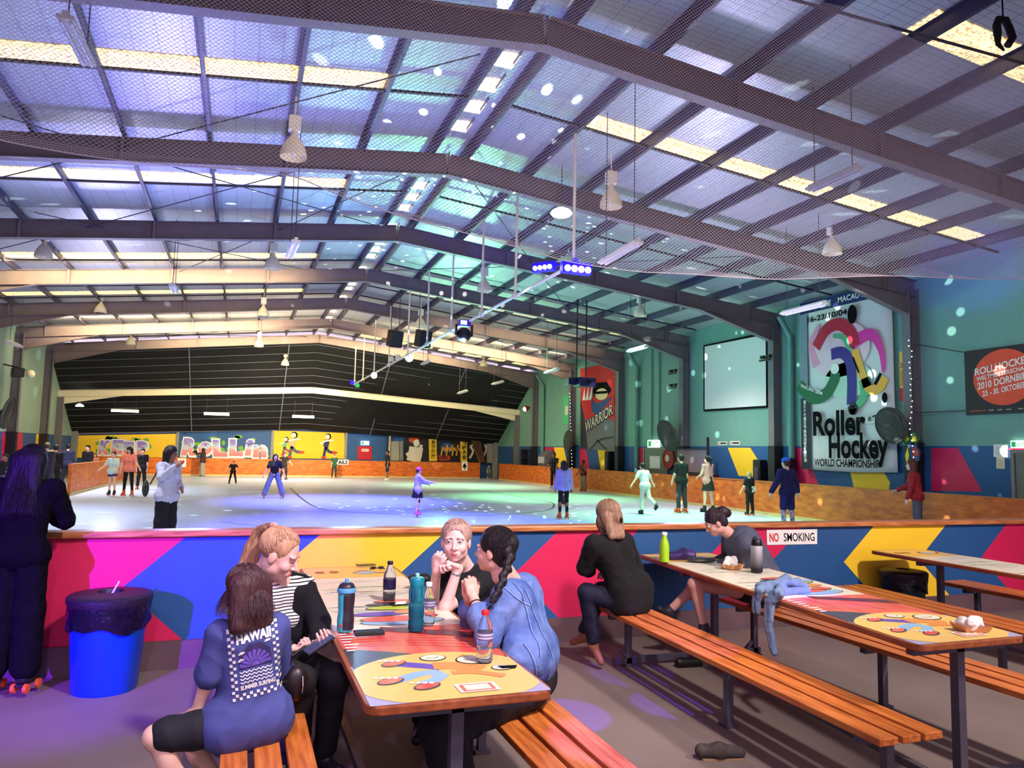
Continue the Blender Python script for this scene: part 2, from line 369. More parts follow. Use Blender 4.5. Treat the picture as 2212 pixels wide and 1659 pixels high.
for y, l, r in [(BY[0], 1, 1), (BY[1], 1, 0), (BY[3], 1, 0), (BY[4], 1, 1), (BY[5], 1, 0), (BY[6], 1, 1), (BY[7], 1, 1), (BY[8], 1, 1), (6.9, 0, 1)]:
    if l: roofstrip(XL+.6+(2.6 if y < 12 else 0), L1, y)
    if r: roofstrip(R1+(0 if y > 8 else 2.6), XR-.6, y)
# ridge light: lit openings between the two ridge purlins
M_tan = mat('lit_tan_ridge_lining', (170, 134, 100), .7, nz=.2, ns=6, emit=.18, ecol=(255, 200, 130))  # tan lining given a faint warm emission, standing in for light from the openings
M_ropen = mat('ridge_opening', (255, 240, 214), .6, emit=2.2, ecol=(255, 236, 205))
b = MB(); y = 4.6
b.box((XM, 20, ZR+.02), (.70, 40, .03), 0)
while y < 40:
    if min(abs(y-q) for q in FY) > .5:
        b.box((XM-.08, y, ZR-.02), (.40, .42, .03), 1); b.box((XM+.06, y-.30, ZR-.08), (.012, .5, .05), 2)
    y += .86
st(b.build('window_%d' % wi, [M_tan, M_ropen, M_purl])); wi += 1

# black sloping lining at the far end, seams and battens
YA, ZA0, ZA1 = 40.3, 6.25, 7.62
ZB0, ZB1 = 2.25, 2.85
def blk(u, v):   # u 0..1 across (left eave - right eave), v 0..1 down
    x = XL+(XR-XL)*u; pk = 1-abs(x-XM)/(XR-XM)
    return Vector((x, YA+(YW-.5-YA)*v, (ZA0+(ZA1-ZA0)*pk)*(1-v)+(ZB0+(ZB1-ZB0)*pk)*v))
b = MB()
for u0, u1 in ((0, .5), (.5, 1)):
    P = [blk(u0, 0), blk(u1, 0), blk(u1, 1), blk(u0, 1)]; b.prism(P, (0, .06, .06))
st(b.build('trim_%d' % ti, mat('black_sarking', (9, 9, 15), .75, nz=.4, ns=2, bump=.3))); ti += 1
b = MB(); M_seam = mat('pale_seam', (120, 124, 138), .5, nz=.2)
for k in range(1, 13):
    v = k/13
    for u0, u1 in ((0, .5), (.5, 1)):
        b.tube([blk(u0, v)+Vector((0, -.05, -.03)), blk((u0+u1)/2, v+.004*math.sin(k))+Vector((0, -.06, -.04)), blk(u1, v)+Vector((0, -.05, -.03))], .011, 5)
for u in (.245, .44, .66, .83):
    b.bar(blk(u, 0)+Vector((0, -.08, -.05)), blk(u, 1)+Vector((0, -.08, -.05)), .05, .03)
st(b.build('trim_%d' % ti, M_seam)); ti += 1
# inner low frame below the black lining
E0 = bpy.data.objects.new('trim_%d' % ti, None); COL.objects.link(E0); E0.location = (XM, 43, 0); st(E0); ti += 1
for sx, X in ((-1, XL), (1, XR)):
    b = MB(); ibeam(b, (XM, 43, 4.78), (X, 43, 4.0), .32, .18)
    b.prism([(X, 42.99, 4.0), (X-sx*3, 42.99, 4.19), (X, 42.99, 3.6)], (0, .02, 0)); b.build('rafter', M_cream, E0, world=True)
    b = MB(); b.box((X-sx*.15, 43, 2), (.3, .22, 4)); b.build('column', M_col, E0, world=True)
# side walls
b = MB(); b.box((XL-.1, 20, 4.325), (.2, 56, 4.45), 0); b.box((XL-.1, 20, 1.05), (.2, 56, 2.1), 1)
st(b.build('wall_left', [P_lteal, P_blue]))
b = MB(); b.box((XR+.1, 20, 4.325), (.2, 56, 4.45), 0); b.box((XR+.1, 20, 1.05), (.2, 56, 2.1), 1)
o = st(b.build('wall_right', [P_teal, P_blue]))
a = Art((XR, 0, 0), (0, 1, 0), (0, 0, 1), (-1, 0, 0), step=.004)
def wq(px, m, l=1, A=None):
    pts = [at(x, y, 'X', XR) for x, y in px]; (A or a).poly([(p.y, min(p.z, 2.05) if p.z < 2.6 else p.z) for p in pts], m, l)
def wband(tx0, tx1, bx0, bx1, yb, m): wq([(tx0, 963), (tx1, 963), (bx1, yb), (bx0, yb)], m)
wband(1176, 1197, 1192, 1200, 1012, P_pink); wband(1197, 1218, 1205, 1228, 1016, P_yel)
wband(1252, 1265, 1252, 1274, 1016, P_pink); wband(1290, 1318, 1298, 1322, 1018, P_yel)
wband(1374, 1405, 1382, 1405, 1020, P_pink); wband(1441, 1458, 1462, 1474, 1022, P_yel)
wq([(1572, 963), (1621, 963), (1642, 1001), (1641, 1030), (1596, 1028)], P_yel)
wq([(1705, 963), (1740, 963), (1770, 1052), (1708, 1045)], P_pink)
wq([(1836, 1018), (1908, 1018), (1923, 1042), (1920, 1060), (1846, 1060), (1842, 1042)], P_yel)
wq([(2012, 963), (2070, 963), (2122, 1062), (2012, 1060)], P_pink)
wq([(2168, 963), (2230, 963), (2230, 972), (2180, 972)], P_pink)
st(a.build('trim_%d' % ti)); ti += 1
# painted shapes on the left wall dado
a = Art((XL, 0, 0), (0, 1, 0), (0, 0, 1), (1, 0, 0), step=.004)
def lq(px, m):
    pts = [at(x, y, 'X', XL) for x, y in px]; a.poly([(p.y, min(p.z, 2.08)) for p in pts], m, 1)
lq([(5, 930), (10, 930), (26, 1010), (2, 1010)], P_pink); lq([(33, 931), (49, 932), (47, 1000), (36, 1000)], P_pink)
lq([(78, 937), (93, 938), (93, 990), (75, 990)], P_yel); lq([(-400, 880), (-350, 890), (-300, 1100), (-400, 1100)], P_yel)
st(a.build('trim_%d' % ti)); ti += 1
# drain pipes and conduit
b = MB()
for y in (18.72, 28.3, 38.9):
    b.tube([(XR-.55, y, 6.1), (XR-.12, y, 5.5), (XR-.12, y, .1)], .09, 10)
b.tube([(XL+.5, 35.4, 6.0), (XL+.12, 35.4, 5.6), (XL+.12, 35.4, 1)], .09, 10)
for y in (27.2, 26.6): b.tube([(XR-.05, y, 6.3), (XR-.05, y, 2.1)], .03, 8)
st(b.build('trim_%d' % ti, mat('teal_drain_pipe', (92, 140, 132), .5, nz=.1), smooth=True)); ti += 1
# end wall
b = MB(); b.box((XM, YW+.1, 1.8), (XR-XL, .2, 3.6)); st(b.build('wall_back', P_blue))
b = MB()
P = lambda x, y: at(x, y, 'Y', YW-.06)
tl, pk, tr = P(132, 936), P(665, 925), P(1100, 952)
b.bar(tl, pk, .12, .16); b.bar(pk, tr, .12, .16)
for x in (383, 588, 747): b.box((P(x, 960).x, YW-.06, 1.5), (.16, .1, 2.9))
b.box((XL+.15, YW-.5, 1.8), (.3, .3, 3.6)); b.box((XR-.15, YW-.5, 1.8), (.3, .3, 3.6))
st(b.build('trim_%d' % ti, mat('grey_end_frame', (140, 142, 136), .6, nz=.1))); ti += 1

# ------------------------------------------------------------ rink barriers
E0 = empty('rink_barrier', (3, YB, 0), 'long waist-high rink barrier painted in pink, blue and yellow arrowheads, under a varnished rail', 'barrier')
b = MB(); b.box((3.0, YB+.06, .50), (17, .10, 1.0)); b.build('panel', M_ply, E0, world=True)
a = Art((0, YB, 0), (1, 0, 0), (0, 0, 1), (0, -1, 0), step=.003)
tips = [(-3.9, P_yel), (-2.85, P_blue), (-1.83, P_pink), (-.78, P_blue), (.24, P_yel), (1.30, P_blue), (2.38, P_pink), (3.22, P_blue), (4.32, P_pink), (5.16, P_blue), (6.13, P_yel), (7.19, P_blue), (8.15, P_pink), (9.2, P_yel), (10.2, None)]
def edge(x): return [(x+.43, 1.0), (x, .62), (x+.45, .2)]
for (x, m), (x2, _) in zip(tips, tips[1:]): a.poly(edge(x)+edge(x2)[::-1], m)
a.build('paintwork', E0)
b = MB(); b.box((3.0, YB+.04, 1.02), (17, .19, .05)); b.build('rail', M_rail, E0, world=True, bevel=.012)
b = MB(); b.box((3.0, YB-.015, .105), (17, .05, .21)); b.build('kickboard', M_kick, E0, world=True)
def ply_barrier(name, pts, label, h=1.0, kick=True):
    c = sum((Vector(p) for p in pts), Vector((0, 0)))/len(pts); E1 = empty(name, (c.x, c.y, 0), label, 'barrier', 'plywood barriers round the rink')
    b = MB(); k = MB(); j = MB()
    for p, q in zip(pts, pts[1:]):
        p, q = Vector((*p, 0)), Vector((*q, 0)); b.bar(p+Vector((0, 0, h/2)), q+Vector((0, 0, h/2)), .1, h)
        k.bar(p+Vector((0, 0, .05)), q+Vector((0, 0, .05)), .16, .10); j.bar(p+Vector((0, 0, h+.01)), q+Vector((0, 0, h+.01)), .14, .02)
    b.build('panel', M_ply, E1, world=True); k.build('kick_strip', mat('scuffed_cream_strip', (214, 190, 130), .6, nz=.2), E1, world=True); j.build('capping', mat('orange_ply_edge', (206, 120, 52), .5, nz=.2), E1, world=True)
ply_barrier('rink_barrier', [(-7.8, 46.3), (14.6, 46.3)], 'orange plywood barrier across the far end of the rink')
ply_barrier('rink_barrier', [(15.35, 44.5), (15.45, 30), (15.1, 20), (14.75, 14), (14.4, 6.6)], 'long orange plywood barrier down the teal wall side of the rink')
ply_barrier('rink_barrier', [(-5.15, 27.9), (-5.0, 40)], 'orange plywood barrier end standing left behind the skaters holding hands')
ply_barrier('rink_barrier', [(-8.6, 27.0), (-6.4, 27.3)], 'short plywood barrier in front of the spectators at the far left wall', .95)
ply_barrier('rink_barrier', [(-8.6, 21.5), (-6.5, 22.2)], 'nearer short plywood barrier by the left wall, behind the child in navy', .95)

# ============================================================ picnic tables
W_slat = mat('varnished_bench_slat', (226, 132, 62), .32, nz=.45, ns=5, stretch=(9, .7, 9), col2=(168, 82, 34), bump=.05)
W_edge = mat('timber_table_edging', (176, 98, 56), .35, nz=.3, ns=6, stretch=(3, .6, 3), col2=(128, 62, 34))
M_leg = mat('grey_tube_steel', (92, 86, 100), .42, .35, nz=.15, ns=6)
T_cream = mat('cream_table_print', (244, 232, 206), .28, nz=.10, ns=7); T_yel = mat('yellow_table_print', (244, 200, 108), .28, nz=.04)
T_red = mat('red_table_print', (222, 66, 62), .28, nz=.3, ns=5, stretch=(3, .6, 1), col2=(240, 128, 96)); T_gry = mat('charcoal_table_print', (72, 70, 84), .3, nz=.05)
T_lav = mat('lavender_table_print', (176, 170, 206), .3, nz=.05); T_grn = mat('pale_green_table_print', (196, 214, 178), .3, nz=.2, ns=9)
T_or = mat('orange_table_print', (236, 150, 74), .3, nz=.04); T_pur = mat('purple_table_print', (108, 78, 176), .3, nz=.05); T_lb = mat('light_blue_table_print', (150, 190, 222), .3, nz=.04)
T_lime = mat('lime_table_print', (200, 214, 70), .3, nz=.05); T_mar = mat('maroon_table_print', (120, 34, 44), .3, nz=.1)

def tabletop_art(T, x0, x1, y0, y1, z, dx=0):
    w, l = x1-x0, y1-y0
    a = Art((x0, y0, z), (1, 0, 0), (dx, l, 0), (0, 0, 1), step=.0006)
    def clip(pts): return [(min(max(x, .02), w-.02), min(max(y, .02), l-.02)) for x, y in pts]
    R = lambda xa, ya, xb, yb, m, k=1: a.rect(w*xa, l*ya, w*xb, l*yb, m, k)
    R(.02, .004, .98, .16, T_lav, 1); R(.03, .09, .97, .36, T_red, 1); R(.03, .36, .97, .88, T_cream, 1); R(.03, .84, .97, .99, T_yel, 2)
    a.poly([(w*.03, l*.06), (w*.03, l*.25), (w*.30, l*.22), (w*.5, l*.19), (w*.5, l*.1)], T_gry, 2)
    a.poly([(w*min(max(.51+.55*math.cos(t), .02), .975), l*max(.093+.108*math.sin(t), .004)) for t in (2*PI*i/60 for i in range(60))], T_yel, 3)
    for k in range(7): a.curve([(w*.05, l*(.26+.013*k)), (w*.5, l*(.245+.015*k)), (w*.95, l*(.20+.02*k))], .004, T_mar, 2)
    a.poly([(w*.35, l*.34), (w*.97, l*.26), (w*.97, l*.30), (w*.35, l*.37)], T_mar, 3)
    for k in range(5): a.poly([(w*(.45+.1*k), l*(.335-.013*k)), (w*(.51+.1*k), l*(.33-.013*k)), (w*(.50+.1*k), l*(.345-.013*k)), (w*(.44+.1*k), l*(.352-.013*k))], T_gry, 4)
    # white marks down the left edge
    for k in range(9): a.rect(w*.045, l*(.235+.016*k), w*(.10+.02*(k % 3)), l*(.241+.016*k), W_w, 5)
    # loose brush streaks and colour blobs in the middle
    r2 = random.Random(3)
    for k in range(34):
        y = l*(.40+.44*r2.random()); x = w*(.05+.4*r2.random()); ln = w*(.2+.35*r2.random())
        a.curve([(x, y), (x+ln*.5, y+l*.012*r2.uniform(-1, 1)), (x+ln, y+l*.01*r2.uniform(-1, 1))], .010*r2.uniform(.5, 1.6), [T_grn, T_grn, W_w, T_lb][k % 4], 2)
    for cx, cy, rx, ry, m in [(.55, .40, .30, .030, T_lb), (.50, .42, .24, .026, T_red), (.42, .46, .20, .020, T_pur), (.70, .47, .16, .022, T_or), (.62, .505, .26, .022, T_lime), (.60, .535, .22, .018, T_gry), (.74, .43, .10, .016, T_red), (.80, .52, .14, .02, T_lb), (.64, .56, .18, .014, T_red)]:
        kk = 4+2*[.40, .42, .46, .47, .505, .535, .43, .52, .56].index(cy); a.ell(w*cx, l*cy, w*rx*1.04+.002, l*ry*.8+.003, T_gry, kk*.5+2); a.ell(w*cx, l*cy, w*rx, l*ry*.8, m, kk*.5+2.5)
    for cx in (.18, .32): a.ell(w*cx, l*.92, w*.05, l*.016, T_mar, 4)
    a.curve([(w*.5, l*.90), (w*.62, l*.93), (w*.76, l*.89), (w*.9, l*.92)], .02, T_mar, 4); a.ell(w*.62, l*.90, w*.10, l*.018, T_lb, 5)
    # running figures with roller skates, plain and faceless
    q = lambda x, y: (w*x, l*y)
    a.curve([q(.30, .155), q(.42, .14), q(.52, .125)], .075, T_pur, 4); a.curve([q(.22, .085), q(.36, .105), q(.50, .11)], .07, T_lb, 4); a.curve([q(.33, .065), q(.42, .075), q(.50, .10)], .06, T_lb, 5)
    a.curve([q(.48, .135), q(.60, .13), q(.74, .105)], .11, T_or, 5); a.curve([q(.55, .10), q(.68, .095), q(.82, .07)], .05, T_or, 6)
    for x, y in ((.27, .158), (.19, .085), (.36, .055)):
        a.ell(w*x, l*y, w*.085, l*.012, T_gry, 6, rot=.5); a.ell(w*x, l*y+.003, w*.075, l*.009, T_red, 7, rot=.5)
        for k in range(4): a.ell(w*(x-.07+.035*k), l*(y+.016-.002*k), .011, .011, W_w, 8)
    for x, y, r in ((.52, .172, .075), (.75, .150, .105), (.86, .105, .06)):
        a.ell(w*x, l*y, w*r*1.08, l*r*.20, W_k, 7); a.ell(w*x, l*y, w*r, l*r*.18, T_cream, 8); a.curve([(w*(x-r*.6), l*y), (w*x, l*(y-.004)), (w*(x+r*.5), l*(y+.002))], .004, W_k, 9)
    a.poly([q(.84, .112), q(.96, .108), q(.93, .096), q(.85, .098)], W_k, 9)
    a.rect(w*.50, l*.018, w*.72, l*.05, W_w, 9); a.rect(w*.52, l*.021, w*.70, l*.046, T_red, 10); a.rect(w*.54, l*.024, w*.68, l*.043, T_cream, 11)
    a.build('tabletop_print', T)
def rrect(x0, x1, y0, y1, r, dx=0, n=6):
    out = []
    for cx, cy, a0 in ((x1-r, y1-r, 0), (x0+r, y1-r, 90), (x0+r, y0+r, 180), (x1-r, y0+r, 270)):
        for k in range(n+1):
            t = math.radians(a0+90*k/n); y = cy+r*math.sin(t); out.append((cx+r*math.cos(t)+dx*(y-y0)/(y1-y0), y))
    return out
def picnic(label, x0, x1, y0, y1, z, bl, br, dx=0, legs=(.35, 2.9), blegs=(.3, 1.5, 2.85)):
    E0 = empty('picnic_table', ((x0+x1)/2, (y0+y1)/2, 0), label, 'picnic table', 'picnic tables in front of the barrier')
    b = MB(); b.prism([(x, y, z-.035) for x, y in rrect(x0, x1, y0, y1, .07, dx)], (0, 0, .035)); T = b.build('tabletop', W_edge, E0, world=True, bevel=.006)
    E0x = Vector(E0.location)
    T2 = bpy.data.objects.new('t', None)
    a_parent = T
    tabletop_art2(a_parent, E0x, x0, x1, y0, y1, z+.0006, dx)
    for (bx0, bx1, by0, by1, bdx) in (bl, br):
        wS = (bx1-bx0-.05)/3
        for k in range(3):
            xa = bx0+k*(wS+.025); b = MB()
            b.prism([(x, y, .415) for x, y in [(xa, by0), (xa+wS, by0), (xa+wS+bdx, by1), (xa+bdx, by1)]], (0, 0, .035)); b.build('bench_slat', W_slat, E0, world=True, bevel=.005)
        for ly in blegs:
            yy = by0+ly; b = MB(); xc = (bx0+bx1)/2+bdx*ly/(by1-by0)
            b.box((xc, yy, .395), (bx1-bx0-.03, .05, .035)); b.box((xc, yy, .21), (.045, .045, .38)); b.box((xc, yy, .01), (.09, .09, .02)); b.build('bench_leg', M_leg, E0, world=True)
    xt = (x0+x1)/2
    for ly in legs:
        yy = y0+ly; b = MB(); xc = xt+dx*ly/(y1-y0); b.box((xc, yy, z-.06), (x1-x0-.12, .05, .04)); b.box((xc, yy, (z-.06)/2), (.05, .05, z-.06))
        b.build('table_leg', M_leg, E0, world=True)
        b = MB(); b.box(((bl[0]+br[1])/2, yy, .045), (br[0]-bl[0]+.1, .045, .045))
        for xx in ((bl[0]+bl[1])/2, (br[0]+br[1])/2): b.bar((xx+(.09 if xx < xc else -.09), yy, .06), (xx, yy, .14), .03, .02)
        b.build('foot_bar', M_leg, E0, world=True)
    b = MB(); b.bar((xt-.2, y0+legs[0], .09), (xt-.2+dx*.8, y0+legs[1], .09), .04, .04); b.build('floor_rail', M_leg, E0, world=True)
    return E0
def tabletop_art2(par, loc, x0, x1, y0, y1, z, dx):
    class _P: pass
    n0 = set(bpy.data.objects); tabletop_art(None, x0, x1, y0, y1, z, dx)
    for o in set(bpy.data.objects)-n0: o.location = -loc; o.parent = par
Z1, Z2 = .76, .78
picnic('nearest picnic table with three women round it and drink bottles on its cartoon-printed top', .485, 1.235, 2.83, 6.2, Z1, (-.01, .355, 2.62, 5.8, 0), (1.19, 1.575, 2.62, 5.8, 0), legs=(.12, 2.75), blegs=(.33, 1.6, 2.96))
picnic('picnic table with a blue hoodie hanging off it and a green bottle on top', 3.26, 4.04, 2.93, 6.3, Z2, (2.78, 3.16, 2.72, 5.72, .09), (4.10, 4.48, 2.72, 5.82, 0), dx=.30, legs=(.12, 2.62), blegs=(.15, 1.44, 2.83))
picnic('picnic table partly out of frame with a black bin behind its end', 6.30, 7.0, 2.9, 6.26, Z1, (5.52, 5.90, 2.9, 6.08, .12), (7.02, 7.40, 2.9, 6.06, 0), legs=(.4, 2.8))

# ------------------------------------------------------------ things on the tables and round the floor
G_clear = mat('clear_plastic', (250, 250, 252), .06, trans=.95, nz=0, ior=1.25)
G_blue = mat('blue_tinted_plastic', (60, 168, 204), .10, trans=.75, ior=1.2)
G_water = mat('water', (236, 240, 246), .02, trans=.95, ior=1.33)
def bottle(label, loc, prof, mats, parts=()):
    E0 = empty('drink_bottle', loc, label, 'bottle')
    q_ = lambda pr: [(r*1.22, z) for r, z in pr]
    b = MB(); b.lathe((0, 0, 0), q_(prof), 28); b.build('bottle_body', mats[0], E0, smooth=True)
    for nm, pr, m, *off in parts:
        b = MB(); c = off[0] if off else (0, 0, 0); b.lathe(c, q_(pr), 24); b.build(nm, m, E0, smooth=True)
    return E0
def onT(x, y, z=Z1): p = at(x, y, 'Z', z); return (p.x, p.y, z+.007)
# aqua and black sports bottle
E0 = bottle('aqua sports bottle with a black grip panel beside the folded sunglasses case', onT(745, 1366), [(.030, 0), (.034, .01), (.035, .06), (.031, .10), (.034, .15), (.035, .185), (.031, .205), (.026, .21)], [mat('aqua_plastic', (72, 190, 204), .3, nz=.05)],
    [('lid', [(.036, .198), (.037, .206), (.036, .222), (.028, .24), (.018, .246), (.012, .246)], mat('charcoal_lid', (44, 38, 52), .4, nz=.05)), ('lid_band', [(.0385, .196), (.0395, .2), (.0395, .215), (.038, .22)], mat('sky_band', (96, 176, 226), .35, nz=.03)), ('spout', [(.009, .244), (.009, .262), (.005, .266)], mat('sky_band', (96, 176, 226), .35))])
b = MB()
pr = [(r*1.22, z) for r, z in [(.0357, .012), (.0367, .06), (.0327, .10), (.0357, .15), (.0367, .185), (.0327, .200)]]
for i in range(len(pr)-1):
    a0, a1 = -2.0, .25
    for k in range(8):
        aa = [a0+(a1-a0)*(k+q)/8 for q in (0, 1)]; (r0, z0), (r1, z1) = pr[i], pr[i+1]
        b.add([(r0*math.cos(aa[0]), r0*math.sin(aa[0]), z0), (r0*math.cos(aa[1]), r0*math.sin(aa[1]), z0), (r1*math.cos(aa[1]), r1*math.sin(aa[1]), z1), (r1*math.cos(aa[0]), r1*math.sin(aa[0]), z1)], [(0, 1, 2, 3)])
b.build('grip_panel', mat('charcoal_lid', (44, 38, 52), .4), E0)
b = MB(); b.sph((.044*math.cos(-2.25), .044*math.sin(-2.25), .035), (.006, .003, .010)); b.build('red_mark', W_r, E0, smooth=True)
# cola bottle
bottle('half-empty dark cola bottle with a navy label standing mid-table', onT(840, 1300), [(.026, 0), (.031, .006), (.032, .05), (.031, .10), (.032, .13), (.030, .16), (.020, .195), (.012, .215), (.012, .225)], [G_clear],
    [('cap', [(.0145, .222), (.0145, .240), (.013, .243)], mat('navy_cap', (22, 16, 50), .4)), ('drink', [(.024, .004), (.029, .01), (.0295, .045), (.0295, .05)], mat('cola', (58, 18, 22), .1)),
     ('label', [(.0328, .072), (.0330, .074), (.0330, .134), (.0328, .136)], mat('navy_label', (24, 20, 84), .4, band=(0, .02, .35, (40, 20, 20))))])
# large blue tinted bottle
bottle('tall translucent blue ribbed water bottle with a teal lid', onT(898, 1364), [(.030, 0), (.034, .008), (.034, .05), (.031, .06), (.034, .075), (.034, .12), (.029, .135), (.034, .155), (.035, .205), (.031, .222), (.024, .226)], [G_blue],
    [('lid', [(.030, .222), (.031, .226), (.031, .262), (.026, .270), (.014, .272)], mat('teal_lid', (18, 132, 150), .35)), ('spout', [(.009, .27), (.009, .288), (.006, .292)], mat('mint_spout', (150, 220, 214), .35)), ('water_inside', [(.028, .006), (.0315, .012), (.031, .08), (.031, .115)], mat('teal_water', (40, 150, 180), .08, trans=.6, ior=1.33))])
cp = [(.024, 0), (.030, .006), (.0305, .06), (.027, .075), (.0305, .09), (.030, .13), (.026, .155), (.014, .19), (.011, .20), (.011, .21)]
bottle('clear water bottle with a red cap standing at the denim jacket elbow', onT(1046, 1432), cp, [G_clear], [('cap', [(.0145, .204), (.0145, .222), (.013, .225)], W_r), ('label', [(.0312, .098), (.0314, .1), (.031, .128), (.0308, .13)], mat('pale_label', (214, 220, 240), .4, band=(2, .014, .4, (120, 90, 170)), alpha=.75)), ('water_inside', [(.022, .004), (.0275, .009), (.028, .055), (.028, .058)], G_water)])
bottle('clear water bottle half hidden behind the tall blue bottle', onT(924, 1352), cp, [G_clear], [('cap', [(.0145, .204), (.0145, .222), (.013, .225)], W_w), ('label', [(.0312, .098), (.0314, .1), (.031, .128), (.0308, .13)], mat('pale_label', (214, 220, 240), .4))])
p = onT(797, 1372); E0 = empty('phone_case', p, 'closed black folding case lying beside the aqua bottle', 'case', rz=.02)
b = MB(); b.box((0, 0, .007), (.15, .07, .012), R=Matrix.Rotation(.1, 3, 'X')); b.build('cover', mat('black_leather', (26, 24, 26), .45, bump=.3, ns=60), E0, bevel=.004)
b = MB(); b.box((-.02, -.03, .014), (.10, .004, .004)); b.build('clasp', mat('dark_green_trim', (40, 50, 36), .5), E0)
for (px, lb) in (((790, 1223), 'black phone lying at the far end of the nearest table'), ((870, 1308), 'black phone lying among the painted blobs near the cola bottle')):
    E0 = empty('mobile_phone', onT(*px), lb, 'phone', rz=.12); b = MB(); b.box((0, 0, .005), (.15, .075, .009)); b.build('phone_body', M_blk, E0, bevel=.003); b = MB(); b.box((0, 0, .0099), (.14, .067, .0006)); b.build('screen', mat('glossy_black_glass', (8, 8, 14), .08), E0)
tag(MB() and (lambda: (lambda b: (b.tube([(-.06, 0, .004), (-.02, .01, .012), (.0, 0, .01), (.02, .01, .012), (.06, 0, .004)], .004, 6), b.sph((-.03, .01, .012), (.024, .004, .012)), b.sph((.03, .01, .012), (.024, .004, .012)), b)[-1])(MB()).build('sunglasses', M_blk, None, smooth=True))(), 'dark folded sunglasses lying behind the phone at the table end', 'sunglasses').location = onT(815, 1232)
b = MB(); b.sph((0, 0, .05), (.07, .06, .05), n=20); b.sph((.03, -.02, .06), (.05, .05, .04), n=16); b.tube([(-.06, -.02, .05), (-.085, -.04, .08), (-.06, -.05, .095)], .006, 6)
tag(b.build('handbag', mat('black_leather', (26, 24, 26), .45), smooth=True), 'small black bag slumped behind the blue water bottle', 'bag').location = onT(905, 1272)
# green flask, ombre bottle, bag, case, food tray, hoodie on the second table
def on2(x, y): p = at(x, y, 'Z', Z2); return (p.x, p.y, Z2+.007)
bottle('lime green metal flask with a white cap at the far end of the second table', on2(1435, 1216), [(.030, 0), (.034, .005), (.035, .13), (.030, .17), (.018, .21), (.017, .235)], [mat('lime_metal', (164, 212, 40), .25, .2, nz=.03)], [('cap', [(.020, .232), (.020, .252), (.017, .256)], W_w)])
o = bottle('tall bottle fading from silver to charcoal with a black strap lid', on2(1635, 1238), [(.033, 0), (.038, .006), (.038, .10), (.0375, .20), (.034, .215)], [mat('silver_charcoal_bottle', (150, 146, 156), .3, .3, nz=0)], [('lid', [(.035, .212), (.036, .216), (.034, .245), (.026, .262), (.014, .266)], M_blk)])
m = MC['silver_charcoal_bottle']; nt = m.node_tree; tc = nt.nodes.new('ShaderNodeTexCoord'); sp = nt.nodes.new('ShaderNodeSeparateXYZ'); cr = nt.nodes.new('ShaderNodeValToRGB'); mr = nt.nodes.new('ShaderNodeMapRange')
nt.links.new(tc.outputs['Object'], sp.inputs[0]); nt.links.new(sp.outputs[2], mr.inputs[0]); mr.inputs[1].default_value = .03; mr.inputs[2].default_value = .20; nt.links.new(mr.outputs[0], cr.inputs[0])
cr.color_ramp.elements[0].color = S(34, 30, 38); cr.color_ramp.elements[1].color = S(190, 186, 194); nt.links.new(cr.outputs[0], nt.nodes['Principled BSDF'].inputs['Base Color'])
b = MB(); b.tube([(.0, .03, .25), (.0, .045, .262), (0, .03, .278), (0, 0, .275)], .005, 6); b.build('lid_loop', M_blk, o, smooth=True)

# ------------------------------------------------------------ rubbish bins
def bin_(label, loc, m, s=1):
    E0 = empty('rubbish_bin', loc, label, 'bin'); r = .245*s; h = .60*s
    b = MB(); n = 40; prof = [(r*.80, 0), (r*.83, .02), (r*.98, h*.86), (r, h)]; vs = []
    b.lathe((0, 0, 0), prof, n); b.build('tub', m, E0, smooth=True)
    b = MB(); k = 48; vs = []
    for i, (rr, zz) in enumerate([(1.02, h*.70), (1.05, h*.75), (1.04, h*.84), (1.06, h*.92), (1.05, h), (.98, h+.004)]):
        for j in range(k):
            a_ = 2*PI*j/k; q = 1+.02*math.sin(5*a_+i*1.7)+.015*math.sin(11*a_+i*2.3); vs.append((r*rr*q*math.cos(a_), r*rr*q*math.sin(a_), zz+(.018*math.sin(3*a_+1)+.012*math.sin(7*a_) if i < 2 else .004*math.sin(9*a_))))
    b.add(vs, [(i*k+j, i*k+(j+1) % k, (i+1)*k+(j+1) % k, (i+1)*k+j) for i in range(5) for j in range(k)])
    b.build('bin_liner', mat('black_bin_liner', (20, 14, 30), .22, bump=.9, ns=14), E0, smooth=True)
    b = MB(); b.lathe((0, 0, h), [(r*1.06, -.03), (r*1.09, -.01), (r*1.09, .02), (r*1.02, .035), (r*.9, .04), (r*.34, .05), (r*.32, .035), (r*.30, .02)], 40)
    b.build('lid', mat('black_lid_plastic', (34, 26, 36), .5, bump=.3, ns=40), E0, smooth=True)
    b = MB(); b.lathe((0, 0, h+.012), [(r*.29, 0), (r*.29, .004)], 24); b.build('lid_opening', mat('dark_hole', (4, 3, 6), .9), E0)
    return E0
B1 = bin_('blue tub bin with a black liner and a white straw poking from its lid', (-.80, 6.02, 0), mat('blue_tub_plastic', (10, 62, 168), .3, nz=.06), 1.03)
b = MB(); b.tube([(0, 0, 0), (.05, -.01, .10)], .006, 8); o = tag(b.build('drinking_straw', W_w, smooth=True), 'white straw sticking up out of the blue bin lid', 'straw'); o.location = (-.80, 6.02, .635)
bin_('dark teal bin with a black liner under the right-hand table end', (6.62, 6.12, 0), mat('dark_teal_tub', (22, 60, 66), .4, nz=.1), .88)

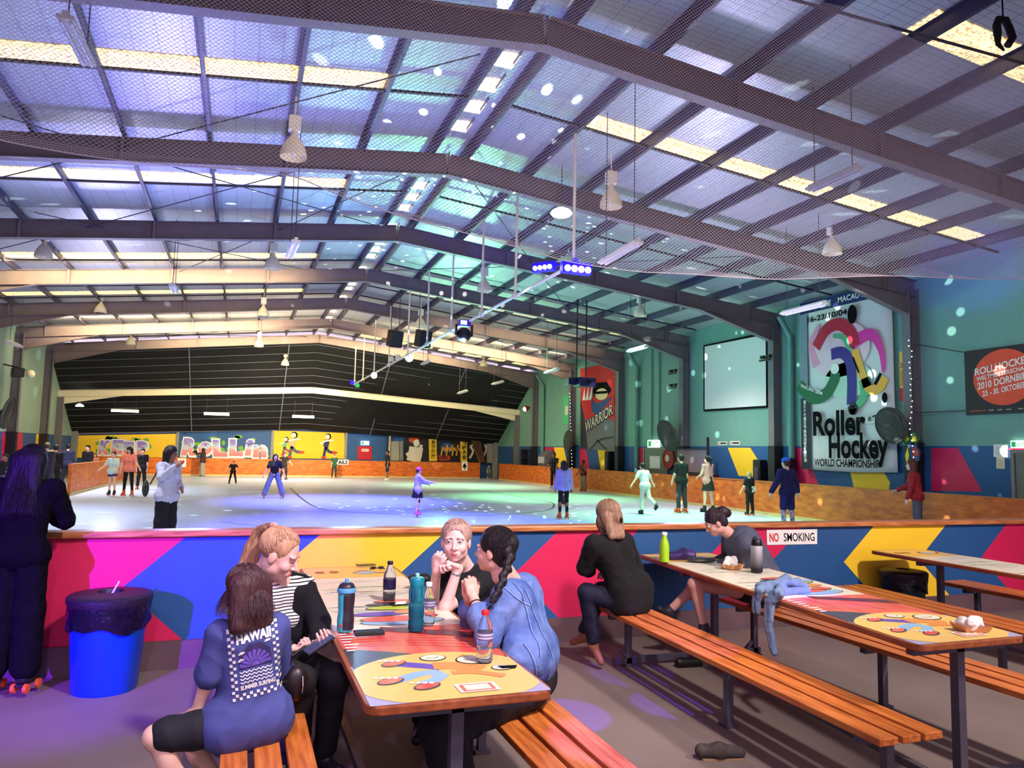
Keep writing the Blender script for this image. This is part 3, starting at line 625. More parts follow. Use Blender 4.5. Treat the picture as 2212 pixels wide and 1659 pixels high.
# ------------------------------------------------------------ signs
def sign(name, label, px, plane, v, N, mback, thick=.012, cat='sign', group=None, inset=0):
    """flat board whose four corners are read off the plane"""
    P = [at(x, y, plane, v) for x, y in px]; c = sum(P, Vector())/4
    E0 = empty(name, c, label, cat, group); N = Vector(N)
    b = MB(); b.prism([p+N*.002 for p in P], N*thick); b.build('board', mback, E0, world=True)
    X = (P[1]-P[0]); Y = (P[3]-P[0]); a = Art(P[0]-c+N*(thick+.002), X, Y, N, step=.0015 if v < 10 else .006)
    return E0, a, X.length, Y.length
E0, a, w, h = sign('no_smoking_sign', 'white sign reading NO SMOKING in red and black on the barrier', [(1656, 1177), (1764, 1175), (1764, 1143), (1655, 1144)], 'Y', YB-.003, (0, -1, 0), W_w, .006)
a.step = .0012
a.text('NO', w*.05, h*.22, h*.56, W_r, 1, .03, width=w*.18); a2 = Art(a.O, a.X, a.Y, a.N, step=.0012); a2.text('SMOKING', w*.33, h*.22, h*.56, W_k, 1, .010, width=w*.62); a.build('red_lettering', E0, False); a2.build('black_lettering', E0, False)
E0, a, w, h = sign('tails_sign', 'white sign reading TAILS fixed on the far plywood barrier', [(722, 1004), (753, 1004), (753, 993), (722, 993)], 'Y', 46.22, (0, -1, 0), W_w)
a.text('TAILS', w*.08, h*.18, h*.66, W_k, 1, .04, width=w*.84); a.build('lettering', E0, False)
E0, a, w, h = sign('spade_card_sign', 'white card sign with a black spade on the far barrier', [(997, 1017), (1010, 1017), (1010, 997), (997, 997)], 'Y', 46.22, (0, -1, 0), W_w)
a.poly([(w*.5, h*.86), (w*.80, h*.5), (w*.78, h*.36), (w*.66, h*.32), (w*.54, h*.40), (w*.60, h*.16), (w*.40, h*.16), (w*.46, h*.40), (w*.34, h*.32), (w*.22, h*.36), (w*.20, h*.5)], W_k, 1); a.build('spade', E0, False)
E0, a, w, h = sign('heart_card_sign', 'white card sign with a red heart on the far barrier behind the woman in lilac', [(384, 1009), (402, 1009), (402, 990), (384, 990)], 'Y', 46.22, (0, -1, 0), W_w)
a.poly([(w*.5, h*.2), (w*.82, h*.55), (w*.78, h*.78), (w*.62, h*.82), (w*.5, h*.68), (w*.38, h*.82), (w*.22, h*.78), (w*.18, h*.55)], W_r, 1); a.build('heart', E0, False)
E0, a, w, h = sign('projection_screen', 'large blank white projection screen in a black border on the teal wall', [(1522, 889), (1662, 881), (1662, 716), (1522, 746)], 'X', XR, (-1, 0, 0), W_k, .05, cat='screen')
a.rect(w*.025, h*.03, w*.975, h*.975, mat('screen_cloth', (222, 226, 230), .8, nz=.02), 1); a.build('screen_cloth', E0, False)
# roller hockey banner
yb0, yb1, zb0, zb1 = 18.25, 14.85, 1.42, 6.46
E0 = empty('roller_hockey_banner', (XR-.1, 16.6, 4), 'tall white Roller Hockey World Championship banner with coloured brush-stroke player', 'banner')
b = MB(); nseg = 24; vs = []
for i in range(nseg+1):
    for j in range(9):
        u, v = j/8, i/nseg; vs.append((XR-.10-.03*math.sin(v*9+u*4)*(.3+u*(1-u)*2), yb0+(yb1-yb0)*u+(.10*(v-.5)*(u-.3)), zb0+(zb1-zb0)*v+.04*math.sin(u*PI)*(1-v)*-1))
b.add(vs, [(i*9+j, i*9+j+1, (i+1)*9+j+1, (i+1)*9+j) for i in range(nseg) for j in range(8)]); bw = mat('banner_cloth', (226, 228, 230), .7, nz=.08, ns=.8)
o = b.build('cloth', bw, E0, world=True, smooth=True); o.modifiers.new('t', 'SOLIDIFY').thickness = .01
a = Art(Vector((XR-.16, yb0, zb0))-Vector(E0.location), (0, -1, 0), (0, 0, 1), (-1, 0, 0), step=.006); w, h = yb0-yb1, zb1-zb0
C = lambda n, c: mat(n, c, .6, nz=.08, ns=3)
a.rect(.02, h*.925, w-.02, h*.995, C('navy_banner_print', (22, 30, 92)), 1); a.text('MACAU FORUM', w*.46, h*.945, h*.032, W_w, 2, .02, width=w*.48); a.text('\u7d9c\u85dd\u9928', w*.18, h*.94, h*.03, W_w, 2, .01, width=w*.2)
a.text('16-23/10/04', w*.10, h*.868, h*.032, W_k, 2, .03, width=w*.46)
a.rect(-.02, h*.10, w*.09, h*.92, C('grey_blue_print', (120, 136, 150)), 1); a.rect(0, 0, w*.12, h*.42, C('ink_banner_print', (18, 20, 50)), 2)
for k, ch in enumerate('\u7b2c\u4e09\u5341\u516d\u5c46\u4e16\u754c\u9ad8\u7d1a\u7d44\u96ea\u5c50\u66f2\u68cd\u7403'): a.text(ch, w*.035, h*(.385-.0245*k), h*.017, W_w, 3, .02)
gr, rd, pu, ora, mg = C('green_banner_print', (20, 96, 60)), C('crimson_banner_print', (190, 24, 56)), C('indigo_banner_print', (52, 26, 130)), C('amber_banner_print', (246, 178, 64)), C('magenta_banner_print', (226, 50, 160))
a.ell(w*.45, h*.68, w*.34, h*.16, C('pale_pink_wash', (240, 206, 224)), 1); a.ell(w*.55, h*.50, w*.26, h*.10, C('pale_green_wash', (190, 226, 206)), 1)
a.curve([(w*.20, h*.60), (w*.14, h*.74), (w*.24, h*.84)], [.30, .12], C('pink_wash', (232, 150, 190)), 2)
a.curve([(w*.60, h*.70), (w*.80, h*.73), (w*.90, h*.64), (w*.92, h*.52)], [.42, .10], mg, 3)
a.curve([(w*.40, h*.76), (w*.52, h*.74), (w*.60, h*.66)], [.10, .28], C('mid_green_print', (90, 180, 130)), 3)
a.curve([(w*.20, h*.71), (w*.32, h*.80), (w*.47, h*.82), (w*.60, h*.76), (w*.64, h*.68)], .36, rd, 4)
a.curve([(w*.38, h*.655), (w*.50, h*.655), (w*.58, h*.60), (w*.60, h*.50), (w*.59, h*.36)], .33, pu, 5)
a.curve([(-.06, h*.50), (w*.14, h*.42), (w*.30, h*.43), (w*.40, h*.50), (w*.42, h*.55)], .36, gr, 4); a.ell(w*.42, h*.57, .16, .15, W_w, 6)
a.text('MACAU 2004', w*.02, h*.485, h*.022, W_w, 8, .03, width=w*.26, slope=-.34)
a.curve([(w*.64, h*.66), (w*.70, h*.54), (w*.78, h*.44), (w*.88, h*.44), (w*.94, h*.49)], .26, ora, 5); a.curve([(w*.62, h*.62), (w*.68, h*.53)], .06, W_k, 6)
a.curve([(w*.84, h*.40+.3), (w*.90, h*.515)], .10, W_k, 6)
a.curve([(w*.72, h*.49), (w*.72, h*.40), (w*.62, h*.34)], [.34, .16], C('mid_green_print', (60, 160, 100)), 4); a.curve([(w*.74, h*.50), (w*.76, h*.45)], .30, gr, 5)
a.ell(w*.62, h*.86+.0, .17, .27, W_k, 6); a.ell(w*.93, h*.385, .09, .14, W_k, 6)
for dx_, dy_ in ((-.09, 0), (.09, 0), (0, .1), (0, -.1), (-.06, -.09), (.06, -.09)): a.ell(w*.61+dx_, h*.34+dy_, .09, .09, C('ink_banner_print', (18, 20, 50)), 7)
a.text('Roller', w*.16, h*.20, h*.135, W_k, 8, .035, width=w*.58); a.text('Hockey', w*.34, h*.073, h*.135, W_k, 8, .035, width=w*.62); a.text('WORLD CHAMPIONSHIP', w*.17, h*.02, h*.042, W_k, 8, .02, width=w*.70)
a.rect(w*.74, h*.255, w*.96, h*.285, W_w, 7); a.text('\u514d\u8cbb\u5165\u5834', w*.76, h*.262, h*.02, W_k, 8, .02, width=w*.18, slope=.25)
a.build('print', E0, False)
# right-hand round poster hung on ropes
E0 = empty('hockey_poster', (XR-.1, 12.2, 3.5), 'black poster with an orange disc reading Rollhockey Weltmeisterschaft 2010 Dornbirn', 'poster')
yp0, yp1, zp0, zp1 = 12.85, 11.15, 2.82, 4.32; b = MB(); b.box((XR-.07, (yp0+yp1)/2, (zp0+zp1)/2), (.02, yp0-yp1, zp1-zp0)); b.build('board', C('black_poster', (44, 34, 40)), E0, world=True)
a = Art(Vector((XR-.085, yp0, zp0))-Vector(E0.location), (0, -1, 0), (0, 0, 1), (-1, 0, 0), step=.004); w, h = yp0-yp1, zp1-zp0
a.ell(w*.56, h*.54, w*.43, h*.42, C('orange_disc', (236, 82, 50)), 1, 48)
for t, x, y, hh, ww in [('ROLLHOCKEY', .16, .60, .11, .78), ('WELTMEISTERSCHAFT', .18, .51, .065, .74), ('2010 DORNBIRN', .19, .38, .105, .76), ('23. - 30. OKTOBER', .26, .27, .085, .60)]: a.text(t, w*x, h*y, h*hh, W_w, 2, .02, width=w*ww, slope=.14)
a.rect(w*.06, h*.05, w*.3, h*.06, C('orange_disc', (236, 82, 50)), 1)
for x in (.34, .46, .58, .74, .88): a.text('WWWW', w*x, h*.045, h*.022, W_w, 1, 0, width=w*.07)
a.build('print', E0, False)
b = MB(); b.tube([(XR-.10, 12.85, 4.30), (XR-.25, 14.1, 4.66)], .012, 6); b.build('rope', mat('dark_rope', (60, 56, 60), .8), E0, world=True); b = MB(); b.tube([(XR-.10, 12.85, 2.92), (XR-.25, 14.1, 2.92)], .012, 6); b.build('rope', MC['dark_rope'], E0, world=True)
# warrior banner
E0, a, w, h = sign('warrior_banner', 'red and grey hanging banner lettered WARRIOR with a helmeted face', [(1255, 969), (1329, 975), (1329, 781), (1255, 797)], 'X', XR, (-1, 0, 0), C('scarlet_banner', (204, 44, 48)), .02, cat='banner')
gy = C('grey_banner_print', (112, 112, 120)); dk = C('slate_banner_print', (50, 50, 62))
a.poly([(0, 0), (w, 0), (w, h*.34), (w*.6, h*.42), (w*.2, h*.36), (0, h*.42)], gy, 1); a.poly([(0, 0), (0, h*.62), (w*.12, h*.40), (w*.24, 0)], dk, 2)
a.ell(w*.62, h*.70, w*.26, h*.09, dk, 2); a.poly([(w*.38, h*.70), (w*.50, h*.80), (w*.80, h*.80), (w*.92, h*.70), (w*.86, h*.66), (w*.44, h*.66)], W_k, 3)
a.ell(w*.65, h*.66, w*.18, h*.07, C('cream_print', (240, 220, 170)), 4); a.rect(w*.48, h*.665, w*.82, h*.695, W_k, 5)
for k in range(3): a.poly([(w*(.06+.10*k), h*.60), (w*(.16+.1*k), h*.60), (w*(.14+.13*k), h*(.76+.03*k))], W_w, 3)
a.poly([(w*.34, h*.62), (w*.5, h*.55), (w*.9, h*.62), (w*.95, h*.44), (w*.55, h*.40), (w*.36, h*.46)], C('blue_banner_print', (40, 80, 130)), 3); a.poly([(w*.6, h*.42), (w, h*.52), (w, h*.62), (w*.72, h*.50)], C('scarlet_banner', (204, 44, 48)), 4)
a.text('WARRIOR', w*.16, h*.20, h*.13, W_k, 5, .06, width=w*.82, slope=.30); a.text('WARRIOR', w*.165, h*.205, h*.125, C('pale_banner_letter', (214, 210, 196)), 6, .02, width=w*.81, slope=.30)
a.curve([(w*.3, 0), (w*.6, h*.12), (w*.98, h*.16)], .08, dk, 4); a.curve([(w*.5, h*.12), (w*.8, 0)], .08, dk, 4)
a.build('print', E0, False)
for (lb, px, m, txt) in [('small green pennant hanging on the wall left of the warrior banner', [(1217, 915), (1232, 915), (1232, 853), (1217, 853)], C('green_pennant', (70, 190, 130)), None), ('narrow orange and yellow notice with red figures beside the hockey banner', [(1945, 866), (1962, 868), (1960, 758), (1943, 760)], C('yellow_notice', (248, 200, 70)), '33'),
                     ('white notice sheet taped up left of the side door', [(2147, 987), (2178, 988), (2178, 960), (2147, 960)], W_w, 'A'), ('smaller cream notice taped below the white sheet', [(2153, 1012), (2171, 1013), (2171, 988), (2153, 987)], C('cream_notice', (236, 220, 180)), 'B'),
                     ('tiny printed notice on the dado edge, first of two', [(1551, 961), (1571, 961), (1571, 954), (1551, 954)], W_w, 'C'), ('tiny printed notice on the dado edge, farther from the door', [(1577, 961), (1599, 961), (1599, 953), (1577, 953)], W_w, 'C')]:
    E0, a, w, h = sign('wall_notice', lb, px, 'X', XR, (-1, 0, 0), m, .01, cat='notice'); a.step = .004
    if txt == '33': a.rect(0, 0, w, h*.26, W_r, 1); a.text('33', w*.12, h*.68, h*.10, W_r, 2, .03, width=w*.76); [a.rect(w*.2, h*(.32+.035*k), w*.85, h*(.34+.035*k), C('orange_disc', (236, 82, 50)), 2) for k in range(9)]
    elif txt == 'C': a.rect(w*.08, h*.3, w*.2, h*.7, W_r, 1); a.rect(w*.28, h*.3, w*.92, h*.7, W_k, 1)
    elif txt: [a.rect(w*.15, h*(.15+.12*k), w*.85, h*(.19+.12*k), C('faint_print', (190, 170, 170)), 1) for k in range(6)]
    else: a.rect(w*.3, h*.3, w*.7, h*.6, C('pale_banner_letter', (214, 210, 196)), 1)
    a.build('print', E0, False)

# ------------------------------------------------------------ end wall murals, exit, boards
YP = YW-.02
def bp(x, y): p = at(x, y, 'Y', YP); return p.x, p.z
def panel(name, label, px, m, cat='mural', th=.03, step=.008):
    P = [Vector((bp(x, y)[0], YP-.02, max(bp(x, y)[1], .9 if y > 980 else 0))) for x, y in px]; c = sum(P, Vector())/4; E0 = empty(name, c, label, cat)
    b = MB(); b.prism(P, (0, -th, 0)); b.build('board', m, E0, world=True); X = P[1]-P[0]
    return E0, Art(P[0]-c+Vector((0, -th, 0)), (1, 0, 0), (0, 0, 1), (0, -1, 0), step=step), X.length, P[3].z-P[0].z
def graff_mat():
    m = mat('graffiti_fill', (150, 120, 200), .6); nt = m.node_tree; N, L = nt.nodes, nt.links; b = N['Principled BSDF']
    tc = N.new('ShaderNodeTexCoord'); sp = N.new('ShaderNodeSeparateXYZ'); L.new(tc.outputs['Object'], sp.inputs[0]); n = N.new('ShaderNodeTexNoise'); n.inputs['Scale'].default_value = 2.2; L.new(tc.outputs['Object'], n.inputs['Vector'])
    ad = N.new('ShaderNodeMath'); ad.operation = 'MULTIPLY_ADD'; ad.inputs[1].default_value = .8; L.new(n.outputs[0], ad.inputs[0]); L.new(sp.outputs[2], ad.inputs[2])
    mr = N.new('ShaderNodeMapRange'); mr.inputs[1].default_value = -.35; mr.inputs[2].default_value = 1.0; L.new(ad.outputs[0], mr.inputs[0]); cr = N.new('ShaderNodeValToRGB'); L.new(mr.outputs[0], cr.inputs[0])
    e = cr.color_ramp.elements; e[0].position = 0; e[0].color = S(236, 120, 130); e[1].position = 1; e[1].color = S(140, 110, 200)
    k = e.new(.38); k.color = S(236, 150, 150); k = e.new(.5); k.color = S(180, 214, 230); k = e.new(.68); k.color = S(150, 130, 206)
    L.new(cr.outputs[0], b.inputs['Base Color']); return m
M_gf = graff_mat(); M_gg = C('graffiti_green', (110, 176, 60)); M_go = C('graffiti_outline', (246, 244, 250))
def graffiti(a, t, x0, y0, w, h):
    r2 = random.Random(len(t)+1)
    for k in range(26): a.ell(x0+w*r2.random(), y0+h*r2.uniform(-.1, 1.1), .10+.16*r2.random(), .07+.12*r2.random(), M_gg, 1, 10)
    n = len(t); wt = [.55 if ch in 'liI' else 1 for ch in t]; tot = sum(wt)
    for k, ch in enumerate(t):
        x = x0+w*sum(wt[:k])/tot; yy = y0+h*.06*math.sin(k*2.1); sh = .12*math.sin(k*1.7+1); ww = w*wt[k]/tot*1.02
        a.text(ch, x-.03, yy-.04, h*.94, M_go, 2+k*.01, .12, width=ww+.04, shear=sh); a.text(ch, x+.04, yy+.02, h*.86, M_gf, 4+k*.01, .075, width=ww-.12, shear=sh)
        a.ell(x+ww*.5, yy+h*.5, .05, .05, C('magenta_banner_print', (226, 50, 160)), 6, 8)
E0, a, w, h = panel('graffiti_mural', 'yellow mural panel sprayed with lilac letters KEEP', [(160, 993), (381, 990), (381, 937), (160, 941)], P_yel)
graffiti(a, 'KEEP', w*.22, h*.20, w*.50, h*.66); a.build('paint', E0, False)
E0, a, w, h = panel('graffiti_mural', 'blue mural panel sprayed with lilac letters ROLLIN', [(386, 990), (585, 990), (585, 934), (386, 937)], P_blue)
graffiti(a, 'RoLLin', w*.02, h*.18, w*.94, h*.70); a.build('paint', E0, False)
E0, a, w, h = panel('painted_mural', 'amber yellow mural panel with plain running figures on roller skates', [(591, 990), (744, 991), (744, 935), (591, 930)], C('amber_wall_paint', (255, 196, 20)))
A0 = a
bt, oc, tn = C('denim_paint', (60, 90, 110)), C('orange_table_print', (236, 130, 60)), C('skin_paint', (246, 220, 200))
for cx, cy, sc, body, leg in ((.24, .45, 1, oc, bt), (.14, .42, .7, C('mid_green_print', (90, 180, 130)), C('maroon_table_print', (120, 40, 50))), (.72, .45, .95, C('navy_banner_print', (22, 50, 120)), C('navy_banner_print', (22, 50, 120)))):
    X, Y = w*cx, h*cy; a = Art(A0.O, A0.X, A0.Y, A0.N, step=.008)
    a.curve([(X, Y), (X+.25*sc, Y-.3*sc), (X+.6*sc, Y-.35*sc)], .18*sc, leg, 2); a.curve([(X, Y), (X-.05*sc, Y-.35*sc), (X-.1*sc, Y-.65*sc)], .18*sc, leg, 2)
    a.curve([(X, Y), (X+.08*sc, Y+.45*sc)], .34*sc, body, 3); a.curve([(X, Y+.4*sc), (X-.4*sc, Y+.2*sc)], .11*sc, tn, 4); a.curve([(X, Y+.4*sc), (X+.5*sc, Y+.45*sc)], .11*sc, tn, 4)
    a.ell(X+.12*sc, Y+.68*sc, .20*sc, .20*sc, W_k, 4); a.ell(X+.08*sc, Y+.66*sc, .15*sc, .15*sc, tn, 5)
    for q in ((.6, -.35), (-.1, -.68)): a.ell(X+q[0]*sc, Y+q[1]*sc, .17*sc, .08*sc, W_r, 5)
    a.build('painted_figure', E0, False)
# exit door in end wall
E0, a, w, h = panel('door_1', '', [(772, 993), (803, 993), (803, 964), (772, 964)], C('red_door', (190, 20, 40)), cat='door'); del E0['category']; st(E0)
a.rect(w*.25, h*.62, w*.75, h*.82, W_w, 1); a.text('EXIT', w*.3, h*.66, h*.12, W_r, 2, .03, width=w*.4); a.build('door_notice', E0, False)
M_exit = mat('lit_exit_panel', (230, 255, 240), .5, emit=3, ecol=(225, 255, 240)); M_exg = mat('exit_green', (20, 160, 90), .5, emit=.6, ecol=(20, 160, 90))
def exit_sign(label, c, N, w=.5, h=.2):
    E0 = empty('exit_sign', c, label, 'exit sign'); X = Vector(N).cross(Vector((0, 0, 1))); X = -X
    b = MB(); b.bar(-X*w/2+Vector(N)*.03, X*w/2+Vector(N)*.03, .05, h); b.build('housing', M_exit, E0)
    a = Art(-X*w/2+Vector((0, 0, -h/2))+Vector(N)*.058, X, (0, 0, 1), N, step=.004); a.rect(w*.06, h*.12, w*.34, h*.88, M_exg, 1); a.text('EXIT', w*.40, h*.25, h*.5, M_exg, 1, .03, width=w*.5); a.build('lettering', E0, False); return E0
exit_sign('lit exit sign over the red end door', (bp(788, 957)[0], YP-.06, bp(788, 957)[1]), (0, -1, 0), .5, .24)
p = at(1415, 961, 'X', XR); exit_sign('lit exit sign over the grey door on the teal wall', (XR-.03, p.y, 2.2), (-1, 0, 0), .9, .30)
p = at(2206, 961, 'X', XR); exit_sign('lit exit sign at the far right edge over the side door', (XR-.03, p.y, 2.13), (-1, 0, 0), .35, .16)
# doors in the right wall
def wdoor(n, y0, y1, h, m):
    E0 = bpy.data.objects.new('door_%d' % n, None); COL.objects.link(E0); E0.location = (XR, (y0+y1)/2, 0); st(E0); b = MB(); b.box((XR-.03, (y0+y1)/2, h/2), (.05, abs(y1-y0)-.12, h)); b.build('door_leaf', m, E0, world=True)
    b = MB(); ya, yc = min(y0, y1), max(y0, y1)
    for yy in (ya, yc): b.box((XR-.04, yy, h/2), (.08, .08, h))
    b.box((XR-.04, (ya+yc)/2, h+.03), (.08, yc-ya+.08, .08)); b.build('door_frame', C('grey_door_frame', (130, 126, 122)), E0, world=True)
    return E0
y = at(1418, 961, 'X', XR).y; E0 = wdoor(2, y-.9, y+.9, 1.98, C('grey_door', (112, 116, 104))); b = MB(); b.box((XR-.07, y, 1.45), (.02, .8, .5)); b.build('door_notice', W_w, E0, world=True)
y0 = at(2192, 1000, 'X', XR).y; wdoor(3, y0-1.1, y0, 1.94, C('grey_door', (112, 116, 104)))
# stuff stacked along the end wall
for lb, nm, px, m, yy, ct in [('grey quilted moving blanket hanging on the end wall near the exit', 'moving_blanket', [(841, 995), (862, 995), (862, 953), (841, 953)], 'q', YW-.35, 'blanket'), ('grey quilted moving blanket hanging by the plywood boxes', 'moving_blanket', [(1052, 1000), (1066, 1000), (1066, 955), (1052, 955)], 'q', YW-.35, 'blanket'),
                      ('narrow grey padded strip beside the quilted blanket', 'foam_pad', [(863, 995), (871, 995), (871, 953), (863, 953)], 'q2', YW-.35, 'pad')]:
    P = [at(x, y_, 'Y', yy) for x, y_ in px]; c = sum(P, Vector())/4; E0 = empty(nm, c, lb, ct); b = MB(); b.prism(P, (0, .08, 0)); b.build('quilt', mat('quilted_'+m, (168, 166, 156) if m == 'q' else (140, 140, 138), .9, nz=.3, ns=12, bump=.8), E0, world=True)
E0, a, w, h = panel('graffiti_mural', 'black mural board with a white outstretched figure and orange brush letters', [(873, 998), (1056, 1000), (1056, 953), (873, 945)], P_black)
wf, yo = C('white_figure_paint', (232, 226, 210)), C('gold_graffiti', (238, 176, 40))
a.curve([(w*.10, h*.02), (w*.12, h*.32), (w*.13, h*.62)], .9, wf, 2); a.curve([(w*.02, h*.28), (w*.10, h*.50), (w*.16, h*.50), (w*.19, h*.72)], .20, wf, 3); a.ell(w*.13, h*.78, .20, .24, wf, 3); a.ell(w*.10, h*.92, .34, .22, C('brick_disc', (206, 80, 40)), 2); a.build('painted_figure', E0, False); a = Art(a.O, a.X, a.Y, a.N, step=.008)
for x in (.42, .48, .55, .60): a.curve([(w*x, h*.3), (w*(x+.02), h*.62), (w*(x+.05), h*.5), (w*(x+.07), h*.74)], .10, yo, 3)
a.ell(w*.485, h*.62, .42, .34, C('blue_banner_print', (40, 110, 170)), 2); a.text('ROLLER', w*.33, h*.10, h*.2, C('orange_disc', (236, 82, 50)), 3, .02, width=w*.20, shear=.2)
a.build('painted_letters', E0, False); a = Art(a.O, a.X, a.Y, a.N, step=.008); a.curve([(w*.76, h*.2), (w*.80, h*.5), (w*.77, h*.7), (w*.84, h*.8)], .14, wf, 3); a.curve([(w*.93, h*.3), (w*.96, h*.6), (w*.94, h*.8)], .12, wf, 3); a.build('paint', E0, False)
for lb, px, ch in [('yellow vertical banner with black lettering, nearer the exit', [(927, 996), (944, 996), (943, 946), (926, 946)], '\u53f0\u7063\u6eaa\u6e56'), ('yellow vertical banner with black characters above the spade card', [(995, 997), (1009, 997), (1009, 948), (994, 948)], '\u79cb\u5ca1\u5927\u6703')]:
    P = [at(x, y_, 'Y', YW-.3) for x, y_ in px]; c = sum(P, Vector())/4; E0 = empty('vertical_banner', c, lb, 'banner'); b = MB(); b.prism(P, (0, .02, 0)); b.box(Vector((c.x, YW-.3, P[2].z)), (P[1].x-P[0].x+.15, .05, .06)); b.build('cloth', C('yellow_banner_cloth', (244, 206, 60)), E0, world=True)
    w, h = P[1].x-P[0].x, P[3].z-P[0].z; a = Art(P[0]-c, (1, 0, 0), (0, 0, 1), (0, -1, 0), step=.01)
    for k, q in enumerate(ch): a.text(q, w*.22, h*(.76-.21*k), h*.13, W_k, 1, .04)
    a.build('lettering', E0, False)
E0 = empty('leaning_boards', (14.2, YW-.7, 1.5), 'brown timber boards leaning against the end wall above the barrier corner', 'boards')
P = [at(x, y_, 'Y', YW-.6) for x, y_ in [(1046, 999), (1034, 999), (1009, 925), (1036, 925), (1040, 960)]]; b = MB(); b.prism(P, (0, .06, 0)); b.build('board', C('brown_board', (120, 74, 40)), E0, world=True)
P = [at(x, y_, 'Y', YW-.7) for x, y_ in [(1049, 999), (1040, 999), (1012, 935), (1030, 925)]]; b = MB(); b.prism(P, (0, .05, 0)); b.build('board', C('dark_board', (86, 52, 34)), E0, world=True)
for lb, px, yy in [('pale plywood crate behind the end corner of the rink', [(1092, 1002), (1132, 1003), (1132, 978), (1092, 978)], YW-1.2), ('pale plywood crate stacked on top of the other', [(1093, 976.5), (1131, 976.5), (1131, 960), (1093, 960)], YW-1.2)]:
    P = [at(x, y_, 'Y', yy) for x, y_ in px]; c = sum(P, Vector())/4; E0 = empty('plywood_crate', c, lb, 'crate'); b = MB(); b.prism(P, (0, .7, 0)); b.build('box', C('pale_ply', (206, 140, 62)), E0, world=True)
    b = MB(); mx_ = (P[0]+P[2])/2; b.box(mx_+Vector((0, -.02, 0)), (.04, .03, P[2].z-P[0].z)); b.box(mx_+Vector((0, -.02, 0)), (P[1].x-P[0].x, .03, .04)); b.build('batten', C('ply_batten', (170, 106, 50)), E0, world=True)
E0 = empty('skateboard_deck', (bp(835, 960)[0], YW-.5, 1.2), 'two tall dark hockey sticks and poles propped by the end wall', 'poles')
for x0, x1 in ((836, 839), (840, 843)):
    b = MB(); b.bar(at(x0, 993, 'Y', YW-.5), at(x1, 929, 'Y', YW-.4), .10, .05); b.build('pole', M_dark if x0 == 836 else C('pale_pole', (190, 180, 160)), E0, world=True)
E0.name = 'leaning_poles'
p = at(1170, 985, 'X', XR-.5); E0 = empty('arcade_cabinet', (XR-.5, p.y, 0), 'grey slanted cabinet against the wall by the end corner', 'cabinet'); b = MB(); y = p.y
b.prism([(XR-.5, y-.5, 0), (XR-.05, y-.5, 0), (XR-.05, y-.5, 1.9), (XR-.5, y-.5, 1.6)], (0, 1.0, 0)); b.build('body', C('grey_cabinet', (90, 90, 104)), E0, world=True)
b = MB(); b.box((XR-.52, y, 1.35), (.04, .8, .35)); b.build('panel', C('pale_cabinet', (170, 170, 170)), E0, world=True)
p = at(1140, 985, 'X', XR-.3); E0 = empty('shelf_rack', (XR-.3, p.y, 0), 'dark open shelf rack behind the rink corner', 'shelf'); b = MB()
for z in (.4, .9, 1.4, 1.9): b = MB(); b.box((XR-.26, p.y, z), (.4, 1.4, .04)); b.build('shelf', M_dark, E0, world=True)
for q in (-.7, .7): b = MB(); b.box((XR-.26, p.y+q, .97), (.4, .05, 1.94)); b.build('upright', M_dark, E0, world=True)
# perspex hockey goal / display case by the teal wall
ya, yb_ = at(1462, 990, 'X', XR-.6).y, at(1530, 990, 'X', XR-.6).y; E0 = empty('perspex_booth', (XR-.6, (ya+yb_)/2, 0), 'clear perspex screened booth against the teal wall behind the barrier', 'booth')
b = MB(); b.box((XR-.62, (ya+yb_)/2, 1.55), (.02, ya-yb_, .85)); b.build('pane', mat('smoky_perspex', (150, 130, 130), .1, alpha=.35), E0, world=True)
b = MB(); b.box((XR-.62, yb_, 1.2), (.07, .07, 2.4)); b.box((XR-.62, ya, 1.0), (.06, .06, 2.0)); b.box((XR-.62, (ya+yb_)/2, 1.12), (.06, ya-yb_, .06)); b.box((XR-.62, (ya+yb_)/2, 1.98), (.06, ya-yb_, .04)); b.build('frame', M_dark, E0, world=True)
b = MB(); b.box((XR-.4, (ya+yb_)/2, .55), (.5, ya-yb_, 1.1)); b.build('bench_box', C('dark_red_box', (70, 24, 30)), E0, world=True)
for k, (x, y_) in enumerate([(1445, 990)]):
    p = at(x, y_, 'X', XR-.1); E0 = empty('wheel_emblem', p, 'round red wheel emblem mounted on the blue dado', 'emblem'); b = MB(); b.lathe((0, 0, 0), [(.42, 0), (.42, .06), (.34, .07), (.33, .03)], 24, R=Matrix.Rotation(-PI/2, 3, 'Y')); b.build('rim', C('red_rim', (150, 40, 40)), E0)
    b = MB(); b.lathe((0, 0, 0), [(.14, 0), (.14, .09)], 16, R=Matrix.Rotation(-PI/2, 3, 'Y')); b.build('hub', C('cream_hub', (220, 190, 150)), E0)
for n, (x0, x1, t0) in enumerate([(1318, 1326, 975), (1642, 1658, 993), (1706, 1722, 990)]):
    p, q = at(x0, 1000, 'X', XR-.05), at(x1, 1000, 'X', XR-.05); zt = at(x0, t0, 'X', XR).z; b = MB(); b.box((XR-.2, (p.y+q.y)/2, zt/2), (.3, p.y-q.y, zt)); o = b.build('vending_cabinet', M_blk, bevel=.03); tag(o, ['dark cabinet beneath the warrior banner', 'dark framed box beside the yellow arrow on the dado', 'black box against the pink dado left of the hockey banner'][n], 'cabinet')
    bb = MB(); bb.box((XR-.36, (p.y+q.y)/2, zt*.7), (.01, (p.y-q.y)*.6, zt*.3)); bb.build('front', C('cabinet_front', (60, 60, 80)), o)

# ------------------------------------------------------------ loose things on the second and third tables
b = MB(); rr = random.Random(5)

